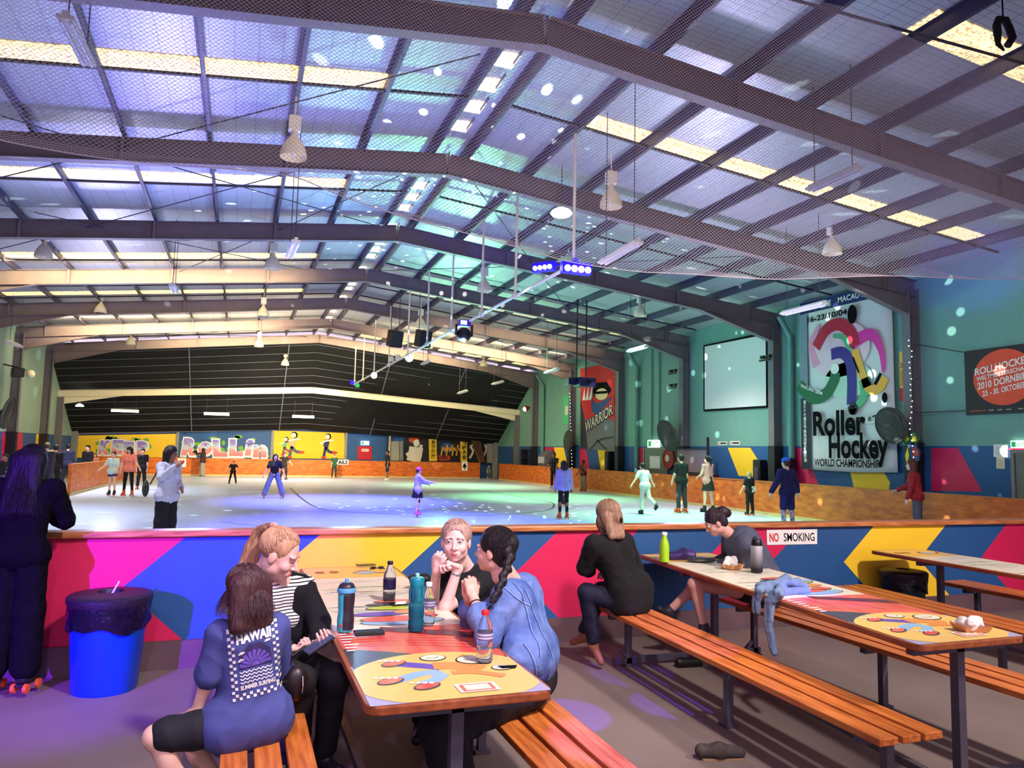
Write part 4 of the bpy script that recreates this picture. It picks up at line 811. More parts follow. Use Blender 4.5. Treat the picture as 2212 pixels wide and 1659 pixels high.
# ============================================================ hanging lamps, truss, net
M_bell = mat('spun_aluminium_shade', (250, 236, 208), .45, 0, nz=.08, ns=9); M_gear = mat('lamp_gear_box', (238, 232, 220), .5, nz=.04)
M_wire = mat('thin_wire', (70, 66, 78), .6, nz=.1); M_lit = mat('lit_lamp', (255, 250, 235), .4, emit=9, ecol=(255, 246, 225))
def highbay():
    E0 = empty('high_bay_lamp', (0, 0, 0), '-', 'lamp', 'bell-shaped high bay lamps under the roof')
    b = MB(); b.lathe((0, 0, 0), [(.205, -.20), (.21, -.19), (.20, -.10), (.165, 0), (.10, .10), (.055, .15), (.045, .24)], 28, closed=True); b.lathe((0, 0, 0), [(.205, -.20), (.19, -.10), (.15, 0), (.05, .10)], 28, closed=True); b.build('shade', M_bell, E0, smooth=True)
    b = MB(); b.box((0, 0, .36), (.19, .15, .24)); b.build('gear_box', M_gear, E0, bevel=.01)
    b = MB(); b.sph((0, 0, -.06), (.06, .06, .12), n=12); b.build('bulb', mat('lamp_bulb', (220, 220, 230), .2, nz=.02), E0, smooth=True)
    return E0
hb = highbay(); spots = []
names = ['left', 'ridge', 'ridge-right', 'right']
for x, y, ix, iy in [(-4.87, 21.3, 0, 0), (-4.89, 29.6, 0, 1), (-4.99, 38.3, 0, 2), (.56, 12.07, 1, 0), (.56, 20.03, 1, 1), (.53, 27.6, 1, 2), (.59, 36.1, 1, 3), (6.27, 12.18, 2, 0), (6.36, 20.2, 2, 1), (6.11, 27.2, 2, 2), (12.27, 13.05, 3, 0), (12.24, 21.6, 3, 1), (12.39, 30.5, 3, 2), (12.08, 38.1, 3, 3)]: spots.append((x, y, 6.5, ix, iy))
spots += [(2.05, 41.6, 6.3, 4, 0), (10.1, 42.2, 6.1, 5, 0)]
order = ['nearest', 'second nearest', 'third nearest', 'farthest']; rows = ['in the row by the left wall', 'in the row just left of the ridge', 'in the row just right of the ridge', 'in the row by the teal wall']
for k, (x, y, z, ix, iy) in enumerate(spots):
    o = hb if k == 0 else copy_tree(hb); o.location = (x, y, z)
    o['label'] = ('bell-shaped high bay lamp, %s %s' % (order[iy], rows[ix])) if ix < 4 else ['bell-shaped lamp hanging before the black lining, left of the truss end', 'bell-shaped lamp hanging before the black lining, right of the bright truss spotlight'][ix-4]
    b = MB(); zt = min(roofz(x)-.2, 99) if y < 40 else roofz(x)-1.0-.3*(y-40); b.tube([(0, 0, .48), (0, 0, zt-z)], .012, 6); b.build('drop_rod', M_gear, o)
# fluorescent battens on wires
def batten(lab, a_, q_, z, lit=False, drop=None):
    p, q = at(*a_, 'Z', z), at(*q_, 'Z', z); c = (p+q)/2; ln = (q-p).length
    E0 = empty('fluorescent_batten', c, lab, 'lamp', 'fluorescent battens hung on wires'); d = (q-p).normalized(); s_ = max(1, c.y/14)
    b = MB(); b.bar(-d*ln/2, d*ln/2, .16, .04); b.bar(-d*ln/2+Vector((0, 0, .04)), d*ln/2+Vector((0, 0, .04)), .06, .05); b.build('tray', M_white, E0)
    b = MB()
    side = Vector((0, 0, 1)).cross(d)
    for sx in (-.045, .045): b.tube([-d*ln*.46+side*sx+Vector((0, 0, -.035)), d*ln*.46+side*sx+Vector((0, 0, -.035))], .016, 8)
    b.build('tubes', M_lit if lit else mat('unlit_tube', (226, 216, 236), .4, nz=.03), E0)
    top = (drop or roofz(c.x)+.02)-z
    for k in (-.38, .38): b = MB(); b.tube([d*ln*k+Vector((0, 0, .06)), d*ln*k+Vector((0, 0, top))], .008, 5); b.build('hanging_wire', M_wire, E0)
for args in [('white batten on long wires in front of the hockey banner', (1690, 678), (1783, 655), 5.0), ('lilac-lit batten seen through the net at the right', (1748, 410), (1855, 362), 5.8), ('batten at the lower edge of the net beside the blue light bar', (1300, 568), (1380, 522), 5.0),
             ('batten seen through the net near the left top corner', (140, 35), (192, 140), 6.0), ('batten hanging behind the nearest ridge lamps over the left of the rink', (625, 555), (640, 520), 5.4), ('batten by the teal wall between the screen and the warrior banner', (1357, 759), (1397, 748), 5.0),
             ('small batten by the teal wall right of the far truss', (1178, 806), (1205, 797), 4.9), ('batten by the left wall over the black speaker', (18, 738), (45, 749), 5.0), ('distant batten in front of the black lining at the right', (1064, 830), (1086, 824), 5.0), ('distant batten left of the others before the black lining', (990, 850), (1008, 844), 4.6),
             ('distant batten under the bright truss spotlight', (912, 787), (926, 780), 5.2), ('small batten over the left of the rink between two frames', (372, 615), (379, 631), 5.6)]: batten(*args)
for lab, (x, y), ln in [('brightly lit batten before the black lining, first from the left wall', (270, 888), 1.3), ('lit batten before the black lining above the blue mural', (468, 895), 1.3), ('lit batten before the black lining above the amber mural', (655, 901), 1.2)]:
    p = at(x, y, 'Y', 44.2); E0 = empty('lit_batten', p, lab, 'lamp', 'lit battens at the end wall'); b = MB(); b.tube([(-ln/2, 0, 0), (ln/2, 0, 0)], .05, 8); b.build('tube', M_lit, E0); b = MB(); b.box((0, 0, .08), (ln, .14, .05)); b.build('tray', M_white, E0)
    [(lambda b: (b.tube([(k*ln*.4, 0, .1), (k*ln*.4, 0, .9)], .01, 4), b.build('hanging_wire', M_wire, E0)))(MB()) for k in (-1, 1)]
E0 = empty('dome_lamp', at(172, 878, 'Y', 43.6), 'small lit dome lamp hung before the black lining near the left wall', 'lamp'); b = MB(); b.lathe((0, 0, 0), [(.2, 0), (.16, .08), (.05, .14)], 16); b.build('shade', M_lit, E0); b = MB(); b.tube([(0, 0, .12), (0, 0, 1.1)], .01, 4); b.build('cord', M_wire, E0)
E0 = empty('round_lamp', (5.75, 13.3, 6.45), 'glowing oval dome lamp seen through the net above the blue light bar', 'lamp'); b = MB(); b.lathe((0, 0, 0), [(.01, -.06), (.18, -.05), (.22, 0), (.18, .06), (.05, .12)], 24); b.build('shade', mat('soft_lit_dome', (255, 250, 220), .5, emit=2.2, ecol=(255, 246, 214)), E0, smooth=True); b = MB(); b.tube([(0, 0, .1), (0, 0, .95)], .01, 5); b.build('cord', M_wire, E0)

# lighting truss pipe over the rink
TX, TZ = 5.4, 5.06
E0 = empty('lighting_pipe', (TX, 24, TZ), 'long white pipe hung over the rink on vertical rods to carry the disco lights', 'lighting rig')
b = MB(); b.tube([(TX, 11.8, TZ), (TX, 39.2, TZ)], .035, 8); b.build('pipe', M_gear, E0, world=True)
for y in (11.9, 14.9, 17.3, 20.1, 23, 25.9, 29.5, 33.0, 36.2, 39.0):
    b = MB(); b.tube([(TX, y, TZ), (TX, y, roofz(TX)-.2)], .028, 6); b.box((TX, y, TZ), (.12, .08, .1)); b.build('rod', M_gear, E0, world=True)
def dev(name, label, loc, cat): return empty(name, loc, label, cat)
M_blu = mat('lit_blue_housing', (20, 10, 190), .4, emit=1.2, ecol=(24, 0, 255)); M_led = mat('white_led', (255, 255, 255), .3, emit=14, ecol=(235, 235, 255))
E0 = dev('led_bar_light', 'blue housed LED bar with four white lamps at the near pipe end', (TX-.0, 11.8, TZ-.10), 'stage light')
b = MB(); b.box((0, 0, 0), (.56, .16, .20)); b.box((0, 0, .13), (.08, .05, .12)); b.build('housing', M_blu, E0, bevel=.02); 
for k in range(4): b = MB(); b.sph((-.195+.13*k, -.085, -.03), (.058, .03, .058), n=14); b.build('lens', M_led, E0, smooth=True)
E0 = dev('led_bar_light', 'second LED bar turned sideways just behind the first', (TX-.42, 12.25, TZ-.02), 'stage light')
b = MB(); R_ = Matrix.Rotation(-.9, 3, 'Z'); b.box((0, 0, 0), (.44, .12, .16), R=R_); b.bar((0, 0, .07), (.42, .0, .07), .03, .03); b.build('housing', M_blu, E0)
for k in range(4): b = MB(); b.sph(R_ @ Vector((-.15+.10*k, -.07, -.02)), (.042, .03, .042), n=12); b.build('lens', M_led, E0, smooth=True)
p0 = Vector((TX-.12, 18.4, TZ)); E0 = dev('moving_head_light', 'violet moving head light on the pipe with a round dark ball beneath', p0+Vector((0, 0, -.18)), 'stage light')
b = MB(); b.box((0, 0, .12), (.30, .26, .16)); b.build('base', mat('violet_lit_housing', (44, 26, 120), .4, emit=.25, ecol=(60, 30, 220)), E0, bevel=.02); b = MB(); b.sph((0, 0, -.18), .19, n=24); b.build('head', M_blk, E0, smooth=True); [(lambda b: (b.box((q*.21, 0, -.06), (.04, .1, .3)), b.build('yoke_arm', M_dark, E0)))(MB()) for q in (-1, 1)]
b = MB(); b.box((-.05, -.14, .12), (.16, .02, .1)); b.build('display', mat('lit_pane', (190, 220, 255), .4, emit=3, ecol=(200, 225, 255)), E0)
for (x, y_, Y, lab) in [(853, 732, 27.5, 'bulky black speaker cabinet hanging left of the lighting pipe'), (914, 732, 26.0, 'second bulky black speaker cabinet hanging behind the pipe')]:
    p = at(x, y_, 'Y', Y); E0 = dev('hanging_speaker', lab, p, 'speaker'); b = MB(); R_ = Matrix.Rotation(.3, 3, 'Z') @ Matrix.Rotation(.25, 3, 'X'); b.box((0, 0, 0), (.5, .4, .62), R=R_); b.build('cabinet', M_blk, E0, bevel=.04)
    b = MB(); b.box(R_ @ Vector((0, -.21, 0)), (.42, .02, .54), R=R_); b.build('grille', M_dark, E0); 
    for q in (-.15, .15): b = MB(); b.tube([(q, 0, .3), (q, 0, roofz(p.x)-.2-p.z)], .014, 5); b.build('hanging_wire', M_wire, E0)
for (x, y_, Y, r_, lab, pw) in [(884, 773, 26.5, .14, 'glaring round white spotlight on the lighting pipe', 900), (808, 811, 33.0, .13, 'second glaring spotlight farther along the pipe', 600)]:
    p = at(x, y_, 'Y', Y); E0 = dev('spotlight', lab, p, 'stage light'); b = MB(); b.sph((0, 0, 0), r_, n=20); b.build('lamp', mat('glaring_lamp', (255, 255, 255), .3, emit=40, ecol=(250, 250, 255)), E0, smooth=True)
    b = MB(); b.lathe((0, .05, .02), [(r_*1.0, 0), (r_*1.05, .1), (r_*.7, .26)], 16, R=Matrix.Rotation(-PI/2, 3, 'X')); b.build('housing', M_blk, E0); b = MB(); b.tube([(0, .1, 0), (TX-p.x, .1, TZ-p.z)], .02, 6); b.build('clamp', M_gear, E0)
for k, (x, y_, Y, m, lab) in enumerate([(761, 826, 38.6, M_blu, 'small blue par lamp at the far pipe end'), (772, 832, 38.2, mat('green_lit_housing', (20, 160, 90), .4, emit=.6), 'small green par lamp at the far pipe end'), (846, 775, 29, M_white, 'white par lamp on the pipe left of the bright spotlight'), (860, 772, 28.4, M_white, 'white par lamp on the pipe touching the bright spotlight')]):
    p = at(x, y_, 'Y', Y); E0 = dev('par_lamp', lab, p, 'stage light'); b = MB(); b.lathe((0, 0, 0), [(.11, -.10), (.11, .02), (.07, .10)], 14); b.build('can', m, E0); b = MB(); b.tube([(0, 0, .08), (TX-p.x, 0, max(.12, TZ-p.z))], .015, 5); b.build('clamp', M_gear, E0)
# mirror-ball spots: light through a pattern of holes
l = point('mirror_ball_sparkle', (TX-.12, 18.4, TZ-.75), 260, (.8, 1, .95), .01); l.data.use_nodes = True; nt = l.data.node_tree; N, L = nt.nodes, nt.links; em = N['Emission']
g = N.new('ShaderNodeNewGeometry'); vo = N.new('ShaderNodeTexVoronoi'); vo.inputs['Scale'].default_value = 15; vo.inputs['Randomness'].default_value = .8; L.new(g.outputs['Incoming'], vo.inputs['Vector']); lt = N.new('ShaderNodeMapRange'); lt.inputs[1].default_value = .175; lt.inputs[2].default_value = .14; lt.inputs[3].default_value = 0; lt.inputs[4].default_value = 34
L.new(vo.outputs['Distance'], lt.inputs[0]); L.new(lt.outputs[0], em.inputs['Strength'])

# ceiling projector on two black poles
p = at(1262, 826, 'Y', 22.5); q = at(1247, 812, 'Y', 22.5); E0 = dev('ceiling_projector', 'black projector slung from the roof on two black poles by the warrior banner', p, 'projector')
b = MB(); b.box((.02, 0, 0), (.60, .5, .30)); b.box((-.42, .2, .02), (.28, .4, .24)); b.build('body', mat('navy_projector', (24, 18, 60), .4, nz=.1), E0, bevel=.015)
for dx_ in (-.24, .1): b = MB(); b.tube([(dx_, .1, .15), (dx_, .1, roofz(p.x)-.2-p.z)], .025, 6); b.build('pole', M_blk, E0)
b = MB(); b.lathe((.05, -.25, 0), [(.07, 0), (.07, .03)], 14, R=Matrix.Rotation(PI/2, 3, 'X')); b.build('lens', mat('dark_lens', (10, 10, 20), .1), E0)
# pedestal / wall fans
def fan(lab, x, y_, X, r, tilt=0):
    p = at(x, y_, 'X', X); s_ = -1 if X > 0 else 1; E0 = empty('wall_fan', p, lab, 'fan'); R_ = Matrix.Rotation(s_*PI/2+tilt, 3, 'Y'); b = MB()
    for k in range(6): b.lathe((0, 0, 0), [(r*(k+1)/6, .03-.05*((k+1)/6)**2), (r*(k+1)/6+.012, .03-.05*((k+1)/6)**2)], 28, R=R_)
    for k in range(20): a_ = 2*PI*k/20; b.bar(R_ @ Vector((0, 0, .04)), R_ @ Vector((r*math.cos(a_), r*math.sin(a_), -.02)), .01, .01)
    b.lathe((0, 0, 0), [(r, -.10), (r+.015, -.05), (r, .0)], 28, R=R_, closed=True); b.build('cage', C('fan_cage', (86, 84, 82)), E0)
    b = MB()
    for k in range(4):
        a_ = PI/2*k+.3; b.prism([R_ @ Vector(v) for v in [(.05*math.cos(a_), .05*math.sin(a_), -.05), (r*.85*math.cos(a_-.3), r*.85*math.sin(a_-.3), -.02), (r*.9*math.cos(a_+.35), r*.9*math.sin(a_+.35), -.07)]], R_ @ Vector((0, 0, .008)))
    b.build('blades', C('fan_blade', (70, 70, 72)), E0); b = MB(); b.lathe((0, 0, 0), [(.09, -.28), (.10, -.06), (.05, .03)], 16, R=R_); b.build('motor', M_dark, E0)
    xw = (XR if X > 0 else XL)-p.x; b = MB(); b.tube([R_ @ Vector((0, 0, -.25)), (xw*.6, 0, -.25), (xw, 0, -.3)], .03, 6); b.build('bracket', M_dark, E0)
fan('big grey fan overlapping the hockey banner bottom right corner', 1922, 920, XR-.75, .46, -.25); fan('big dark fan on the teal wall near the perspex booth', 1440, 942, XR-.6, .62, -.35); fan('grey fan above the seats left of the warrior banner', 1226, 950, XR-.6, .5, .1); fan('dark oval fan on the left wall', 20, 893, XL+.5, .6, .2)
# wall brackets, speakers, lamps on columns
for x, y_, X, lab in [(1452, 807, XR-.5, 'black double bracket light on the column left of the screen'), (1452, 838, XR-.5, 'lower black bracket light on the same column left of the screen'), (1652, 778, XR-.5, 'black bracket light on the column overlapping the screen edge')]:
    p = at(x, y_, 'X', X); E0 = empty('bracket_light', p, lab, 'light'); b = MB(); b.bar((0, .25, 0), (0, -.25, 0), .06, .05); b.build('arm', M_blk, E0); b = MB()
    for yy in (-.2, .1): b.box((0, yy, .10), (.10, .16, .10))
    b.build('heads', M_blk, E0)
for x, y_, lab, mm in [(1138, 882, 'small red floodlight on the column by the black lining', C('red_flood', (150, 50, 30)))]:
    p = at(x, y_, 'X', XR-.5); E0 = empty('wall_floodlight', p, lab, 'light'); b = MB(); R_ = Matrix.Rotation(-1.9, 3, 'Y'); b.lathe((0, 0, 0), [(.05, -.2), (.16, .0), (.20, .12)], 16, R=R_); b.build('shade', mm, E0); b = MB(); b.sph((-.1, -.0, -.05), .13, n=12); b.build('bulb', M_lit, E0, smooth=True)
p = at(38, 805, 'X', XL+.5); E0 = empty('wall_speaker', p, 'black wall speaker on the left wall beside a round white lamp', 'speaker'); b = MB(); b.box((0, 0, 0), (.4, .45, .35), rz=.4); b.build('cabinet', M_blk, E0, bevel=.03); b = MB(); b.bar((0, 0, .2), (-.5, 0, .3), .05, .05); b.build('bracket', M_dark, E0)
p = at(66, 808, 'X', XL+.5); E0 = empty('globe_lamp', p, 'round white lamp beside the black speaker on the left wall', 'lamp'); b = MB(); b.sph((0, 0, 0), .17, n=16); b.build('globe', C('pale_globe', (230, 222, 200)), E0, smooth=True); b = MB(); b.bar((0, 0, .1), (-.5, 0, .2), .03, .03); b.build('bracket', M_dark, E0)
# beaded LED rope hanging on columns
for x, y0, y1, X, lab in [(1966, 735, 1000, XR-.5, 'string of tiny white lights running down the column right of the hockey banner'), (1231, 850, 1010, XR-.5, 'string of tiny white lights down the column left of the warrior banner')]:
    p, q = at(x, y0, 'X', X), at(x+4, y1, 'X', X); E0 = empty('light_string', (p+q)/2, lab, 'string lights'); b = MB(); rr = random.Random(2)
    n = 22
    pts = [p+(q-p)*(k/n)+Vector((.0, .05*rr.uniform(-1, 1), 0)) for k in range(n+1)]; b.tube(pts, .005, 4, 0)
    for t in pts: b.sph(t, .013, 1, 6)
    b.build('bulbs_on_wire', [M_wire, M_led], E0, world=True)
# bird-shaped plush cut-out figure replaced by a plain bird cut-out
p = at(1968, 958, 'X', XR-.45); E0 = empty('bird_cutout', p, 'yellow and green bird cut-out fixed beside the hockey banner', 'cut-out'); b = MB()
A_ = lambda pts, m, t: b.prism([(0-t*.01, y_, z_) for y_, z_ in pts], (.04, 0, 0), m)
A_([(.28, .30), (.1, .22), (-.12, .30), (-.26, .12), (-.14, -.02), (.18, -.02), (.27, .12)], 0, 0); A_([(.1, .0), (-.1, .02), (-.26, -.2), (-.22, -.42), (.02, -.5), (.1, -.25)], 1, 0); A_([(-.02, -.1), (-.2, -.15), (-.24, -.3), (-.05, -.32)], 2, 1); A_([(.1, -.1), (.18, -.3), (.14, -.48), (.06, -.3)], 3, 1)
A_([(.22, .18), (.10, .20), (.04, .10), (.16, .04)], 3, 1); A_([(-.02, .16), (-.14, .18), (-.18, .06), (-.04, .04)], 3, 1); b.build('cut_out', [C('green_cutout', (40, 90, 50)), C('navy_cutout', (30, 40, 90)), C('red_cutout', (150, 40, 40)), C('yellow_cutout', (230, 210, 50))], E0)
b = MB(); b.bar((0.04, 0, 0), (.45, 0, 0), .03, .03); b.build('bracket', M_dark, E0)
# brace wires and cables under the roof
b = MB(); cz = lambda x: roofz(x)-.3
for (x0, y0_, x1, y1_) in [(-8, 9.5, 3, 19), (-8, 19, 3, 10), (-8.4, 14.5, 1.5, 24), (-8.4, 24, 1.5, 14.5), (3.3, 14.4, -2, 24.4), (4, 14.4, 11, 24.4), (4, 24, 12, 14.6), (-8, 35, 3, 40), (-8, 40, 3, 35), (4, 35, 15, 40), (4, 40, 15, 35), (8.0, 29.8, 15, 34.8)]:
    b.tube([(x0, y0_, cz(x0)), ((x0+x1)/2, (y0_+y1_)/2, cz((x0+x1)/2)-.05), (x1, y1_, cz(x1))], .012, 5)
st(b.build('trim_%d' % ti, M_wire)); ti += 1
# dark coil hanging at the top right
b = MB(); p = at(2168, 75, 'Y', 6.0); b.tube([p+Vector(v) for v in [(-.10, 0, -.02), (-.11, 0, .10), (-.05, .02, .19), (.04, 0, .19), (.10, 0, .10), (.12, -.02, -.02)]]+[p+Vector((.06, 0, -.12))], .045, 10); b.tube([p+Vector(v) for v in [(-.10, 0, 0), (-.07, .02, -.12), (.0, 0, -.20)]], [.045, .03, .012], 8); b.tube([p+Vector((0, 0, .19)), p+Vector((0, 0, 1.6))], .01, 5)
tag(b.build('hanging_coil', mat('black_fluffy_coil', (10, 8, 14), .9, bump=.8, ns=60), smooth=True), 'black coiled hose hanging from the roof at the top right corner', 'hose')

# safety net hung above the barrier
def netbottom(x):
    P = [(-6, 4.2), (-1.8, 4.01), (-.8, 4.01), (.33, 4.02), (.76, 3.90), (1.59, 3.71), (2.2, 3.62), (2.87, 3.56), (3.73, 3.55), (5.43, 3.67), (9.04, 4.0), (12, 4.2)]
    for (a0, b0), (a1, b1) in zip(P, P[1:]):
        if a0 <= x <= a1: return b0+(b1-b0)*(x-a0)/(a1-a0)
    return 4.1
def netmesh():
    b = MB(); X0, X1, ZT = -2.6, 10.6, 6.9; pw, ph = .046, .036; sl = ph/pw; yy = lambda x, z: YB+.10+.10*math.sin(x*1.1+z*.7)+.05*math.sin(x*2.7-z*1.9)
    for sg in (-1, 1):
        n = int((X1-X0+(ZT-3.5)/sl)/pw)
        for k in range(n):
            # start at the top, run down along sg
            xs = (X0+k*pw) if sg < 0 else (X1-k*pw); pts = []; x, z = xs, ZT; st_ = .18
            while True:
                if X0-.01 <= x <= X1+.01:
                    zb = netbottom(x)
                    if z < zb:
                        if pts: pts.append((x, yy(x, zb), zb))
                        break
                    pts.append((x, yy(x, z), z))
                elif pts: break
                x += sg*st_*-1 if False else (-st_ if sg < 0 else st_); z -= st_*sl
                if z < 3.3: break
            if len(pts) > 1: b.tube(pts, .0019, 3, cap=False)
    pts = []; x = X0
    while x < X1: pts.append((x, yy(x, netbottom(x)), netbottom(x))); x += .12
    b.tube(pts, .005, 4)
    return b
E0 = empty('safety_net', (4, YB+.1, 5.2), 'wide white diamond mesh safety net slung from the roof above the barrier', 'net')
netmesh().build('mesh', mat('white_net_cord', (226, 216, 226), .6, nz=.05), E0, world=True)
b = MB(); b.tube([(-2.6, YB+.1, 6.9), (10.6, YB+.1, 6.9)], .02, 6); b.build('top_rope', M_wire, E0, world=True)

# ============================================================ people: smooth bodies grown from blended solids
def _v(p): return np.array(p, dtype=np.float32)
def blend_mesh(prims, h):
    """prims: dicts t='c' (tapered rod a,b,ra,rb), 'e' (ellipsoid c,r,R), 'b' (rounded box c,d,r,R); k = blend, col, neg"""
    lo = np.full(3, 1e9); hi = -lo; bb = []
    for p in prims:
        if p['t'] == 'c':
            l = np.minimum(_v(p['a'])-p['ra'], _v(p['b'])-p['rb']); u = np.maximum(_v(p['a'])+p['ra'], _v(p['b'])+p['rb'])
        else:
            e = float(max(p['r'])) if p['t'] == 'e' else float(np.linalg.norm(p['d']))+p['r']
            l, u = _v(p['c'])-e, _v(p['c'])+e
        bb.append((l, u))
        if not p.get('neg'): lo = np.minimum(lo, l); hi = np.maximum(hi, u)
    lo -= 3*h; hi += 3*h; n = np.ceil((hi-lo)/h).astype(int)+1
    F = np.full(n, .5, np.float32); cs = [p.get('col') for p in prims if not p.get('neg')]; multi = None not in cs and len(set(cs)) > 1
    C = np.zeros((*n, 3), np.float32) if multi else None
    ax = [lo[i]+h*np.arange(n[i], dtype=np.float32) for i in range(3)]
    first = True
    for p, (l, u) in zip(prims, bb):
        k = p.get('k', .02); m = k*1.2+2.5*h
        i0 = np.maximum(np.floor((l-m-lo)/h).astype(int), 0); i1 = np.minimum(np.ceil((u+m-lo)/h).astype(int)+1, n)
        if (i1 <= i0).any(): continue
        X = ax[0][i0[0]:i1[0], None, None].astype(np.float32); Y = ax[1][None, i0[1]:i1[1], None].astype(np.float32); Z = ax[2][None, None, i0[2]:i1[2]].astype(np.float32)
        if p['t'] == 'c':
            a, b = _v(p['a']), _v(p['b']); d = b-a; dd = float(d@d)+1e-9
            t = np.clip(((X-a[0])*d[0]+(Y-a[1])*d[1]+(Z-a[2])*d[2])/dd, 0, 1)
            D = np.sqrt((X-a[0]-t*d[0])**2+(Y-a[1]-t*d[1])**2+(Z-a[2]-t*d[2])**2)-(p['ra']+(p['rb']-p['ra'])*t)
        else:
            R = p.get('R'); c = _v(p['c']); x, y, z = X-c[0], Y-c[1], Z-c[2]
            if R is not None:
                R = np.array(R, dtype=np.float32); x, y, z = [x*R[0, i]+y*R[1, i]+z*R[2, i] for i in range(3)]
            if p['t'] == 'e':
                r = p['r']; k0 = np.sqrt((x/r[0])**2+(y/r[1])**2+(z/r[2])**2); k1 = np.sqrt((x/r[0]**2)**2+(y/r[1]**2)**2+(z/r[2]**2)**2)+1e-6; D = k0*(k0-1)/k1
            else:
                d, rr = p['d'], p['r']; qx, qy, qz = np.abs(x)-d[0], np.abs(y)-d[1], np.abs(z)-d[2]
                D = np.sqrt(np.maximum(qx, 0)**2+np.maximum(qy, 0)**2+np.maximum(qz, 0)**2)+np.minimum(np.maximum(qx, np.maximum(qy, qz)), 0)-rr
        sl = tuple(slice(i0[i], i1[i]) for i in range(3)); G = F[sl]
        if p.get('neg'):
            D = -D; q = np.maximum(k-np.abs(G-D), 0)/k; F[sl] = np.maximum(G, D)+q*q*k/4; continue
        if multi and not p.get('nocol'):
            w = np.clip(.5+(G-D)/(2*max(p.get('cb', .004), h*.5)), 0, 1)[..., None]; C[sl] = C[sl]*(1-w)+_v(p['col'])*w
        if p.get('paint'): continue
        q = np.maximum(k-np.abs(G-D), 0)/k; F[sl] = np.minimum(G, D)-q*q*k/4
    # surface nets
    s = F < 0; c8 = [(i, j, k) for i in (0, 1) for j in (0, 1) for k in (0, 1)]
    cnt = sum(s[i:n[0]-1+i, j:n[1]-1+j, k:n[2]-1+k].astype(np.int8) for i, j, k in c8)
    act = (cnt > 0) & (cnt < 8); idx = np.argwhere(act); vid = np.full(act.shape, -1, np.int64); vid[act] = np.arange(len(idx))
    f8 = {c: F[idx[:, 0]+c[0], idx[:, 1]+c[1], idx[:, 2]+c[2]] for c in c8}; S_ = np.zeros((len(idx), 3)); N_ = np.zeros(len(idx))
    for c in c8:
        for a in range(3):
            if c[a] == 0:
                e = list(c); e[a] = 1; e = tuple(e); fa, fb = f8[c], f8[e]; m = (fa < 0) != (fb < 0); t = np.where(m, fa/(fa-fb+1e-12), 0)
                P = np.array(c, float)[None]+np.zeros((len(idx), 3)); P[:, a] += t; S_ += P*m[:, None]; N_ += m
    V = lo+h*(idx+S_/N_[:, None])
    Q = []
    for a in range(3):
        b, c = (a+1) % 3, (a+2) % 3
        A = [slice(None)]*3; B = [slice(None)]*3; A[a] = slice(0, n[a]-1); B[a] = slice(1, n[a]); s0, s1 = s[tuple(A)], s[tuple(B)]
        e = np.argwhere(s0 != s1); e = e[(e[:, b] > 0) & (e[:, c] > 0) & (e[:, b] < n[b]-1) & (e[:, c] < n[c]-1)]; ins = s0[e[:, 0], e[:, 1], e[:, 2]]
        def g(db, dc):
            q = e.copy(); q[:, b] -= db; q[:, c] -= dc; return vid[q[:, 0], q[:, 1], q[:, 2]]
        q = np.stack([g(1, 1), g(0, 1), g(0, 0), g(1, 0)], 1); q[~ins] = q[~ins][:, ::-1]; Q.append(q)
    Q = np.concatenate(Q); Q = Q[(Q >= 0).all(1)]
    cols = None
    if multi:
        ii = np.clip(np.round((V-lo)/h).astype(int), 0, n-1); cols = C[ii[:, 0], ii[:, 1], ii[:, 2]]
    gi = np.clip(np.round((V-lo)/h).astype(int), 1, n-2); x, y, z = gi.T
    Nn = np.stack([F[x+1, y, z]-F[x-1, y, z], F[x, y+1, z]-F[x, y-1, z], F[x, y, z+1]-F[x, y, z-1]], 1); Nn /= np.linalg.norm(Nn, axis=1)[:, None]+1e-9
    return V, Q, cols, Nn
def folds(V, N, amp, fr=(9, 9, 5), seed=0, sharp=True):
    a, b, c = V[:, 0]*fr[0], V[:, 1]*fr[1], V[:, 2]*fr[2]
    w = np.sin(a*1.3+2.1*np.sin(c*.7+seed)+b*.6+seed)+.7*np.sin(b*1.9+1.7*np.sin(a*.8+seed*2)+c*1.1)+.5*np.sin(c*2.3+1.9*np.sin(b+a*.7)+seed*3)
    w = 1-np.abs(w)/1.4 if sharp else w
    return V+N*(amp*w)[:, None]
def grow(name, prims, h, m, parent, fold=None, seed=0, extra=None, sub=False):
    V, Q, cols, Nn = blend_mesh(prims, h)
    if fold: V = folds(V, Nn, fold[0], fold[1] if len(fold) > 1 else (9, 9, 5), seed)
    if parent is not None: V = V-np.array(parent.location)
    me = bpy.data.meshes.new(name); me.vertices.add(len(V)); me.vertices.foreach_set('co', V.astype(np.float32).ravel())
    me.loops.add(len(Q)*4); me.loops.foreach_set('vertex_index', Q.astype(np.int32).ravel()); me.polygons.add(len(Q)); me.polygons.foreach_set('loop_start', np.arange(0, len(Q)*4, 4, dtype=np.int32)); me.polygons.foreach_set('loop_total', np.full(len(Q), 4, np.int32)); me.update(calc_edges=True)
    if cols is not None:
        at_ = me.color_attributes.new('Col', 'FLOAT_COLOR', 'POINT'); at_.data.foreach_set('color', np.concatenate([cols, np.ones((len(V), 1))], 1).astype(np.float32).ravel())
    return mesh_obj(name, me, m if isinstance(m, list) else [m], parent, smooth=True)

